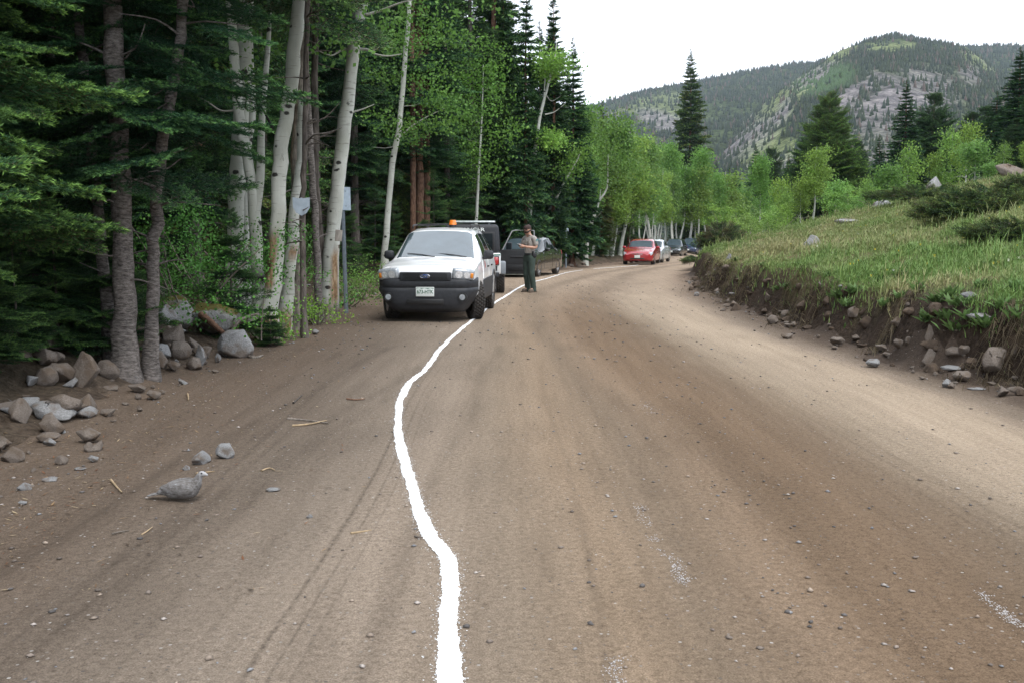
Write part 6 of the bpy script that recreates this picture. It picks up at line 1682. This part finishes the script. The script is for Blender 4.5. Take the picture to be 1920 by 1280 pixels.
# ---- sedans and wagons
def sedan(label, px, d, rz, col, L=4.75, hgt=1.42, wagon=False, dirt=.15, name='parked_car', coat=.9, extra=None, at_x=None, rim=5):
    x0 = at(px, d) if at_x is None else at_x
    t = thing(name, label, 'car', (x0, d, zof(x0, d + 1)), rz, 'cars parked along the left side of the road')
    k = L / 4.78; e = hgt - 1.42
    rows = [(0, .32, .60, .54, .58, .60, .48, .01), (.07, .25, .74, .60, .72, .67, .58, .015), (.22, .21, .84, .67, .81, .735, .66, .02), (.6, .18, .88, .76, .84, .82, .70, .035), (1.28, .18, .90, .88, .85, .925, .73, .04), (1.38, .18, .90, .90, .85, .945, .72, .035)]
    if wagon: rows += [(2.05, .18, .90, .93, .85, 1.35 + e, .60, .03), (2.6, .18, .90, .94, .85, 1.42 + e, .60, .03), (3.9, .18, .90, .96, .85, 1.40 + e, .58, .03), (4.35, .20, .89, .96, .84, 1.30 + e, .57, .02), (4.65, .26, .85, .93, .80, 1.00, .66, .02), (4.78, .36, .80, .86, .76, .90, .64, .01)]
    else: rows += [(2.12, .18, .90, .92, .86, 1.36 + e, .66, .03), (2.6, .18, .90, .93, .86, 1.43 + e, .66, .03), (3.2, .18, .90, .95, .86, 1.41 + e, .65, .03), (4.0, .20, .89, .96, .84, 1.04, .66, .03), (4.45, .24, .87, .95, .82, 1.00, .66, .02), (4.70, .30, .82, .90, .77, .94, .64, .015), (4.78, .40, .74, .80, .70, .86, .60, .01)]
    rows = [(a * k, *b) for a, *b in rows]
    B_ = Body(rows, .09); m = paint('car_paint', col, dirt, coat=coat); wbs = (.95 * k, 3.70 * k); r = .325
    B_.mesh(m, t, wbs, r, .90)
    B_.panel('hood', ((.30 * k, 8.9), (1.30 * k, 8.7)), m, t, across=True, off=.006, nu=13, nv=8)
    B_.panel('windshield', ((1.40 * k, 8.3), (2.06 * k, 8.25)), M_WSH2, t, across=True, nu=13, nv=7)
    B_.panel('rear_window', (((4.60 if wagon else 3.95) * k, 8.3), ((4.30 if wagon else 3.35) * k, 8.3)), M_TINT, t, across=True, nu=11, nv=6)
    for sd in (-1, 1):
        B_.panel('side_window', ((1.85 * k, 5.35), (2.72 * k, 5.35), (2.66 * k, 7.7), (2.24 * k, 7.7)), M_TINT, t, sd)
        if wagon:
            B_.panel('side_window', ((2.82 * k, 5.35), (3.60 * k, 5.35), (3.52 * k, 7.7), (2.76 * k, 7.7)), M_TINT, t, sd); B_.panel('side_window', ((3.70 * k, 5.35), (4.25 * k, 5.5), (4.10 * k, 7.5), (3.62 * k, 7.6)), M_TINT, t, sd)
        else: B_.panel('side_window', ((2.82 * k, 5.35), (3.58 * k, 5.4), (3.28 * k, 7.6), (2.76 * k, 7.7)), M_TINT, t, sd)
        B_.panel('door', ((1.62 * k, 2.2), (2.76 * k, 2.2), (2.76 * k, 5.1), (1.70 * k, 5.1)), m, t, sd, off=.005); B_.panel('door', ((2.82 * k, 2.2), (3.30 * k, 2.2), (3.56 * k, 5.1), (2.82 * k, 5.1)), m, t, sd, off=.005)
        for yy in (2.55, 3.40): box_part('door_handle', [((sd * .895, yy * k, .80), (.025, .17, .03), .01)], m, t)
        B_.panel('headlight', ((.09 * k, 4.05), (.46 * k, 4.5), (.50 * k, 5.6), (.14 * k, 8.2)), M_LAMP, t, sd, off=.010, skirt=.02)
        box_part('mirror', [((sd * .97, 1.78 * k, .98), (.20, .10, .13), .04), ((sd * .88, 1.80 * k, .94), (.10, .05, .04), .01)], m, t)
        B_.panel('taillight', ((4.45 * k, 4.0), (4.72 * k, 4.0), (4.70 * k, 5.2), (4.50 * k, 5.2)), M_RED, t, sd, off=.010)
        for i, y in enumerate(wbs): wheel(t, sd * .79, y, r, .205, 0, 0, rim, outside=sd)
    g = box_part('grille', [((0, .030 * k, .60), (.66, .05, .075), .02)], M_BLACK, t); box_part('grille_bar', [((0, .002 * k, .602), (.60, .012, .014), .004)], M_CHROME, g)
    box_part('air_intake', [((0, .02 * k, .36), (.80, .06, .08), .02)], M_BLACK, t)
    box_part('license_plate', [((0, -.012, .47), (.31, .012, .155), .004)], M_PLATE, t)
    box_part('underbody', [((0, 2.3, .28), (1.1, 3.9, .14), .03)], M_BLACK, t)
    if extra: extra(t, B_, k)
    return t
def red_x(t, B_, k):
    cyl_part('emblem', [((0, -.005, .612), (0, .012, .612), .045, .045)], M_CHROME, t)
    for sd in (-1, 1): box_part('fog_light', [((sd * .60, .10, .37), (.17, .05, .06), .02, Matrix.Rotation(R(18 * sd), 3, 'Z'))], M_LAMP, t)
sedan('black sedan standing behind the person in uniform', 0, 36.0, R(-17), (.012, .015, .014), at_x=-.12, dirt=.55, hgt=1.46)
sedan('shiny red sedan, first of the far row of parked cars', 0, 56.0, R(-14), (.36, .012, .022), at_x=7.02, extra=red_x)
sedan('silver sedan parked directly behind the red sedan', 0, 62.0, R(-17), (.50, .53, .55), at_x=8.35, dirt=.2)
sedan('black wagon parked beyond the silver sedan', 0, 95.0, R(-19), (.014, .018, .022), at_x=15.1, wagon=True, hgt=1.66, L=4.6)
sedan('dark blue wagon farthest away, half hidden by the dry juniper', 0, 103.0, R(-19), (.02, .04, .10), at_x=18.1, wagon=True, hgt=1.66, L=4.6)
# ================================================================== person in uniform
def skin(name, nodes, edges, mat, parent, sub=2, root=0):
    """one continuous surface grown over a skeleton: nodes (x, y, z, r or (rx, ry))"""
    me = bpy.data.meshes.new(name); me.from_pydata([n[:3] for n in nodes], edges, []); me.update()
    o = bpy.data.objects.new(name, me); COL.objects.link(o)
    o.modifiers.new('s', 'SKIN')
    if not me.skin_vertices:
        bm = bmesh.new(); bm.from_mesh(me); bm.verts.layers.skin.verify(); bm.to_mesh(me); bm.free()
    sv = me.skin_vertices[0].data
    for i, n in enumerate(nodes):
        r = n[3]; sv[i].radius = r if isinstance(r, tuple) else (r, r); sv[i].use_root = i == root
    sd = o.modifiers.new('d', 'SUBSURF'); sd.levels = sub; sd.render_levels = sub
    bpy.context.view_layer.update()
    nm = bpy.data.meshes.new_from_object(o.evaluated_get(bpy.context.evaluated_depsgraph_get()))
    bpy.data.objects.remove(o); nm.materials.clear(); nm.polygons.foreach_set('use_smooth', np.ones(len(nm.polygons), bool))
    return link(name, nm, mat, parent)
class Sk:
    def __init__(s): s.n = []; s.e = []
    def add(s, p, r, parent=None):
        s.n.append((*p, r)); i = len(s.n) - 1
        if parent is not None: s.e.append((parent, i))
        return i
    def chain(s, pts, parent):
        for p in pts: parent = s.add(p[:3], p[3], parent)
        return parent
def person():
    fx, fy = at(992, 26.9), 26.9
    t = thing('person', 'person in grey shirt, dark green trousers and dark cap, head bowed over a note pad', 'person', (fx, fy, hz(fx, fy) + .003), R(-44))
    M_SKIN = flat('skin', (.48, .27, .19), .55, var=.1, scale=12); M_SHIRT = flat('shirt_cloth', (.30, .275, .25), .85, var=.15, scale=18, bump=.2); M_TROU = flat('trouser_cloth', (.030, .048, .038), .85, var=.25, scale=12, bump=.3)
    M_HAIR = flat('dark_hair', (.035, .020, .013), .7, var=.3, scale=40); M_CAP = flat('cap_cloth', (.045, .026, .022), .85); M_BOOT = flat('boot_leather', (.10, .075, .055), .7, var=.25); M_BELT = flat('belt_leather', (.012, .012, .013), .5)
    b = Sk(); pel = b.add((0, .01, .98), .115)
    ch = b.chain([(0, .02, 1.14, .105), (0, .015, 1.32, .12)], pel); up = b.add((0, .015, 1.45, )[:3], .085, ch)
    nk = b.chain([(0, -.005, 1.535, .054), (0, -.035, 1.59, .058)], up); hd = b.chain([(0, -.075, 1.655, .088), (0, -.075, 1.735, .088)], nk)
    b.add((0, -.155, 1.615), .045, nk)                           # jaw and chin
    b.add((0, -.185, 1.665), .016, hd - 1)                       # nose
    for s in (1, -1): b.add((s * .088, -.06, 1.665), .016, hd - 1)   # ears
    arms = {1: ((.245, .03, 1.19), (.085, -.25, 1.225), (.045, -.315, 1.24)), -1: ((-.24, .0, 1.19), (-.10, -.255, 1.235), (-.055, -.32, 1.255))}
    for s, (el, wr, pa) in arms.items():
        sh = b.add((s * .185, .02, 1.455), .058, up); e = b.add(el, .044, sh); w = b.add(wr, .029, e); p = b.add(pa, (.034, .022), w)
        d = Vector(pa) - Vector(wr); d.normalize()
        for k, off in enumerate((-.027, -.009, .009, .027)):     # four fingers, different lengths, curled
            L = (.022, .027, .028, .024)[k]; q = Vector(pa) + d * .030 + Vector((0, 0, off))
            q2 = q + d * L + Vector((-s * .008, 0, 0)); q3 = q2 + (d * .4 + Vector((-s * .9, 0, 0))).normalized() * L * .9; q4 = q3 + (Vector((-s * .8, .5, 0))).normalized() * L * .7
            b.chain([(*q, .0095), (*q2, .009), (*q3, .0085), (*q4, .0075)], p)
        th = Vector(wr) + d * .035 + Vector((0, 0, .026)); b.chain([(*th, .012), (*(th + d * .03 + Vector((-s * .012, 0, .012))), .0105), (*(th + d * .052 + Vector((-s * .026, 0, .008))), .009)], w)
    legs = {1: ((.098, .01, .91), (.125, -.035, .50), (.135, .03, .10)), -1: ((-.098, .01, .91), (-.12, .015, .50), (-.135, .09, .10))}
    for s, (h, k, a) in legs.items(): b.chain([(*h, .088), (*k, .058), (*a, .042), (a[0] + s * .015, a[1] - .15, .045, .035)], pel)
    skin('body', b.n, b.e, M_SKIN, t)
    c = Sk(); r0 = c.add((0, .015, .90), (.120, .10)); r1 = c.chain([(0, .015, 1.03, (.158, .132)), (0, .02, 1.16, (.158, .130)), (0, .012, 1.33, (.180, .138))], r0); r2 = c.add((0, .012, 1.455), (.11, .09), r1); c.add((0, 0, 1.535), .066, r2)
    for s, (el, wr, pa) in arms.items():
        sh = c.add((s * .190, .02, 1.45), .082, r2); m = Vector((s * .182, .02, 1.45)).lerp(Vector(el), .5); m2 = Vector((s * .182, .02, 1.45)).lerp(Vector(el), .86); c.chain([(*m, .076), (*m2, .073)], sh)
    sh_o = skin('shirt', c.n, c.e, M_SHIRT, t)
    d = Sk(); r0 = d.add((0, .015, 1.13), (.125, .105)); r1 = d.chain([(0, .015, 1.03, (.160, .134)), (0, .015, .94, (.165, .142))], r0)
    for s, (h, k, a) in legs.items(): d.chain([(h[0], h[1], .86, .108), (h[0] * 1.08, (h[1] + k[1]) / 2, .70, .097), (*k, .087), ((k[0] + a[0]) / 2, (k[1] + a[1]) / 2 + .01, .30, .083), (a[0], a[1], .11, .078), (a[0], a[1] - .005, .05, .085), (a[0], a[1] - .005, -.01, .07)], r1)
    skin('trousers', d.n, d.e, M_TROU, t)
    for s, (h, k, a) in legs.items():
        o = bpy.data.objects.new('boot', None); bm = bmesh.new()
        add_box(bm, (a[0] + s * .012, a[1] - .055, .052), (.098, .285, .085), .032, 4, taper=(.82, .86)); add_box(bm, (a[0], a[1] + .03, .13), (.09, .11, .13), .035, 3); add_box(bm, (a[0] + s * .012, a[1] - .058, .012), (.104, .295, .022), .008)
        bpy.data.objects.remove(o); bm_obj('boot', bm, M_BOOT, t, smooth=True)
    # belt, hip gear, patch, collar, cap, beard, eyes
    V, F = lathe([(.97, -.022), (1.0, -.02), (1.0, .02), (.97, .022)], 32, 'z'); V = V * np.array([.163, .137, 1]) + np.array([0, .015, 1.012]); be = link('belt', mk_mesh('belt', V, F, smooth=True), M_BELT, t)
    box_part('pouch', [((.165, .03, .985), (.05, .09, .13), .015), ((.12, .11, .99), (.07, .05, .11), .012), ((-.165, .03, .985), (.045, .08, .12), .015)], M_BELT, be)
    box_part('radio', [((.17, -.02, 1.04), (.035, .055, .13), .01)], M_BLACK, be)
    V, F = lathe([(0, .004), (.9, .004), (1, 0)], 20, 'x'); V = V * np.array([1, .043, .05]); pt = link('shoulder_patch', mk_mesh('shoulder_patch', V, F), flat('patch_teal', (.03, .16, .19), .7, var=.3, scale=60), sh_o, loc=(.268, .02, 1.385), rot=(0, R(14), 0))
    V2 = V * np.array([1.3, .55, .55]); link('patch_centre', mk_mesh('patch_centre', V2, F), flat('patch_light', (.25, .38, .34), .7), pt, loc=(.002, 0, 0))
    box_part('collar', [((.055, -.05, 1.525), (.07, .06, .022), .008, Matrix.Rotation(R(-28), 3, 'Y')), ((-.055, -.05, 1.525), (.07, .06, .022), .008, Matrix.Rotation(R(28), 3, 'Y'))], M_SHIRT, sh_o)
    box_part('button_strip', [((0, -.122, 1.28), (.03, .012, .42), .004, Matrix.Rotation(R(2), 3, 'X'))], M_SHIRT, sh_o); box_part('pocket', [((.075, -.118, 1.34), (.10, .016, .10), .006), ((-.075, -.118, 1.34), (.10, .016, .10), .006)], M_SHIRT, sh_o)
    V, F = lathe([(.112, -.02), (.114, .02), (.106, .055), (.075, .085), (.02, .097), (0, .098)], 28, 'z'); V = V * np.array([.86, .98, .92]); cap = link('cap', mk_mesh('cap', V, F, smooth=True), M_CAP, t, loc=(0, -.070, 1.715), rot=(R(20), 0, 0))
    br_ = [(math.sin(a) * .074 * q, -.075 - math.cos(a) * .085 * q + .02, -.008 - .012 * abs(math.sin(a)) + z) for z in (0, .008) for q in (1,) for a in np.linspace(-1.45, 1.45, 13)]
    me = bpy.data.meshes.new('cap_brim'); me.from_pydata(br_, [], [tuple(range(13)), tuple(range(25, 12, -1))] + [(i, i + 1, i + 14, i + 13) for i in range(12)]); link('cap_brim', me, M_CAP, cap)
    g = Sk(); r = g.add((0, -.165, 1.592), .036); g.add((0, -.172, 1.622), .030, r)
    for s in (1, -1): g.chain([(s * .05, -.135, 1.60, .034), (s * .076, -.085, 1.635, .026), (s * .083, -.055, 1.68, .02)], r)
    skin('beard', g.n, g.e, M_HAIR, t, 1)
    hr = Sk(); r = hr.add((0, .012, 1.665), .045); 
    for s in (1, -1): hr.chain([(s * .055, -.01, 1.665, .04), (s * .075, -.045, 1.69, .024)], r)
    skin('hair', hr.n, hr.e, M_HAIR, t, 1)
    for s in (1, -1):
        bm = bmesh.new(); bmesh.ops.create_icosphere(bm, subdivisions=2, radius=.011); bm_obj('eye', bm, M_BLACK, t, smooth=True, loc=(s * .032, -.150, 1.682))
        box_part('eyebrow', [((s * .034, -.160, 1.70), (.035, .01, .008), .003)], M_HAIR, t)
    # note pad held in both hands, a thing of its own
    p = box_part('note_pad', [((0, 0, 0), (.075, .125, .012), .003)], M_PLATE, None)
    box_part('pad_cover', [((0, 0, -.009), (.08, .13, .005), .002)], M_BELT, p)
    p.matrix_world = Matrix.Translation((fx, fy, hz(fx, fy) + .003)) @ Matrix.Rotation(R(-44), 4, 'Z') @ Matrix.Translation((-.004, -.375, 1.268)) @ Matrix.Rotation(R(-25), 4, 'X')
    tag(p, 'small white note pad held in the hands of the person in uniform', 'note pad')
person()

# ================================================================== signs
M_GALV = flat('galvanised_steel', (.24, .28, .32), .45, .3, var=.2, scale=14); M_ALU = flat('aluminium_sheet', (.34, .40, .46), .45, .3, var=.15, scale=9); M_WOODB = bark_material('weathered_board', (.20, .18, .16), (.40, .37, .33), .2, 30, .3)
def signpost(px, py_base, py_top, lean, label, w, h, yaw, d=None, hh=None):
    p = GR(px, py_base) if d is None else Vector((at(px, d), d, hz(at(px, d), d)))
    H_ = PX(px, py_top, p.y).z - p.z
    t = thing('sign_post', label, 'sign post', p); t.rotation_euler = (0, R(lean), 0)
    bm = bmesh.new()
    for b_ in (((0, 0, H_ / 2 - .2), (.022, .006, H_ + .4)), ((.016, .012, H_ / 2 - .2), (.006, .026, H_ + .4)), ((-.016, .012, H_ / 2 - .2), (.006, .026, H_ + .4)), ((.028, .026, H_ / 2 - .2), (.022, .005, H_ + .4)), ((-.028, .026, H_ / 2 - .2), (.022, .005, H_ + .4))): add_box(bm, *b_)
    bm_obj('post', bm, M_GALV, t)
    s = box_part('sign_panel', [((0, 0, 0), (w, .004, h), 0)], M_ALU, t, loc=(.055, .036, H_ - h / 2 - .01), rot=(0, 0, R(yaw)))
    bm = bmesh.new(); 
    for z in (-h * .32, h * .32): add_cyl(bm, (0, -.004, z), (0, -.016, z), .009, seg=8)
    bm_obj('bolt', bm, M_CHROME, s); return t
signpost(649, 588, 350, -1.0, 'tall grey steel sign post seen from behind, by the big leaning aspen', .30, .45, 56)
signpost(1061, 499, 417, 0, 'grey sign post farther up the road with narrow edge-on sign', .28, .42, 60, d=48)
# shield shaped back of a sign on the thin stem
def plate_sign(name, outline, mat, loc, rot, label, cat, th=.003):
    bm = bmesh.new(); vs = [bm.verts.new((x, 0, z)) for x, z in outline]; f = bm.faces.new(vs)
    e = bmesh.ops.extrude_face_region(bm, geom=[f]); bmesh.ops.translate(bm, vec=(0, th, 0), verts=[v for v in e['geom'] if isinstance(v, bmesh.types.BMVert)])
    return tag(bm_obj(name, bm, mat, None, loc=loc, rot=rot), label, cat)
p = PX(565, 387, 14.88)
plate_sign('shield_sign', [(-.125, .13), (-.03, .115), (.0, .125), (.03, .115), (.125, .13), (.122, -.02), (.075, -.10), (0, -.14), (-.075, -.10), (-.122, -.02)], M_ALU, p, (R(4), 0, R(14)), 'blank shield shaped metal sign fixed to the thin stub covered stem', 'sign')
p = PX(635, 442, 18.05)
tag(box_part('wooden_board', [((0, 0, 0), (.125, .02, .205), .004)], M_WOODB, None, loc=p, rot=(0, R(5), R(20))), 'small weathered grey board nailed to the big leaning aspen', 'board')

# ================================================================== bird resting on the dirt
M_FEATH = flat('pale_feathers', (.25, .245, .24), .9, var=.4, scale=60)
def bird():
    p = GR(347, 938)
    t = thing('bird', 'grey mottled ground bird crouching on the dirt below the two whitish stones', 'bird', (p.x, p.y, p.z + .002), R(-10), scale=1.06)
    m, nt, b = new_mat('bird_feathers'); tc = N(nt, 'ShaderNodeTexCoord').outputs['Object']
    n1 = noise_n(nt, mapping(nt, tc, (40, 90, 90)), 1.0, 4, .7); n2 = noise_n(nt, tc, 14, 4)
    c = ramp(nt, n1, [(.35, (.095, .085, .078)), (.5, (.165, .155, .148)), (.62, (.225, .222, .222)), (.74, (.40, .42, .44))]); c = mixc(nt, .5, c, ramp(nt, n2, [(.35, (.7, .66, .62)), (.65, (1.25, 1.25, 1.28))]), 'MULTIPLY')
    sx = N(nt, 'ShaderNodeSeparateXYZ'); nt.links.new(tc, sx.inputs[0])
    c = mixc(nt, ramp(nt, sx.outputs['X'], [(.092, (0, 0, 0)), (.104, (.8, .8, .8))]), c, (.40, .395, .40))
    nt.links.new(c, b.inputs['Base Color']); b.inputs['Roughness'].default_value = .9; bump(nt, b, n1, .5, .005)
    k = Sk(); r = k.add((-.02, 0, .066), (.066, .058)); k.chain([(-.10, 0, .055, (.044, .034)), (-.165, 0, .035, (.026, .010))], r); h = k.chain([(.05, 0, .070, (.054, .052)), (.078, 0, .112, .026), (.090, 0, .146, .019), (.106, 0, .158, .020)], r)
    k.chain([(.128, 0, .153, .009), (.141, 0, .147, .004)], h)
    skin('body', k.n, k.e, m, t)
    for s in (1, -1):
        V, F = lathe([(0, -.085), (.35, -.07), (.8, -.02), (1, .03), (.85, .075), (.4, .10), (0, .105)], 20, 'x'); V = V * np.array([1.05, .016, .040]) + np.array([-.035, s * .052, .078])
        link('wing', mk_mesh('wing', V, F, smooth=True), m, t)
        bm = bmesh.new(); bmesh.ops.create_icosphere(bm, subdivisions=2, radius=.0048); bm_obj('eye', bm, M_BLACK, t, smooth=True, loc=(.112, s * .0172, .162))
    box_part('tail_feathers', [((-.17, 0, .030), (.09, .055, .006), .002, Matrix.Rotation(R(-12), 3, 'Y'))], m, t)
bird()
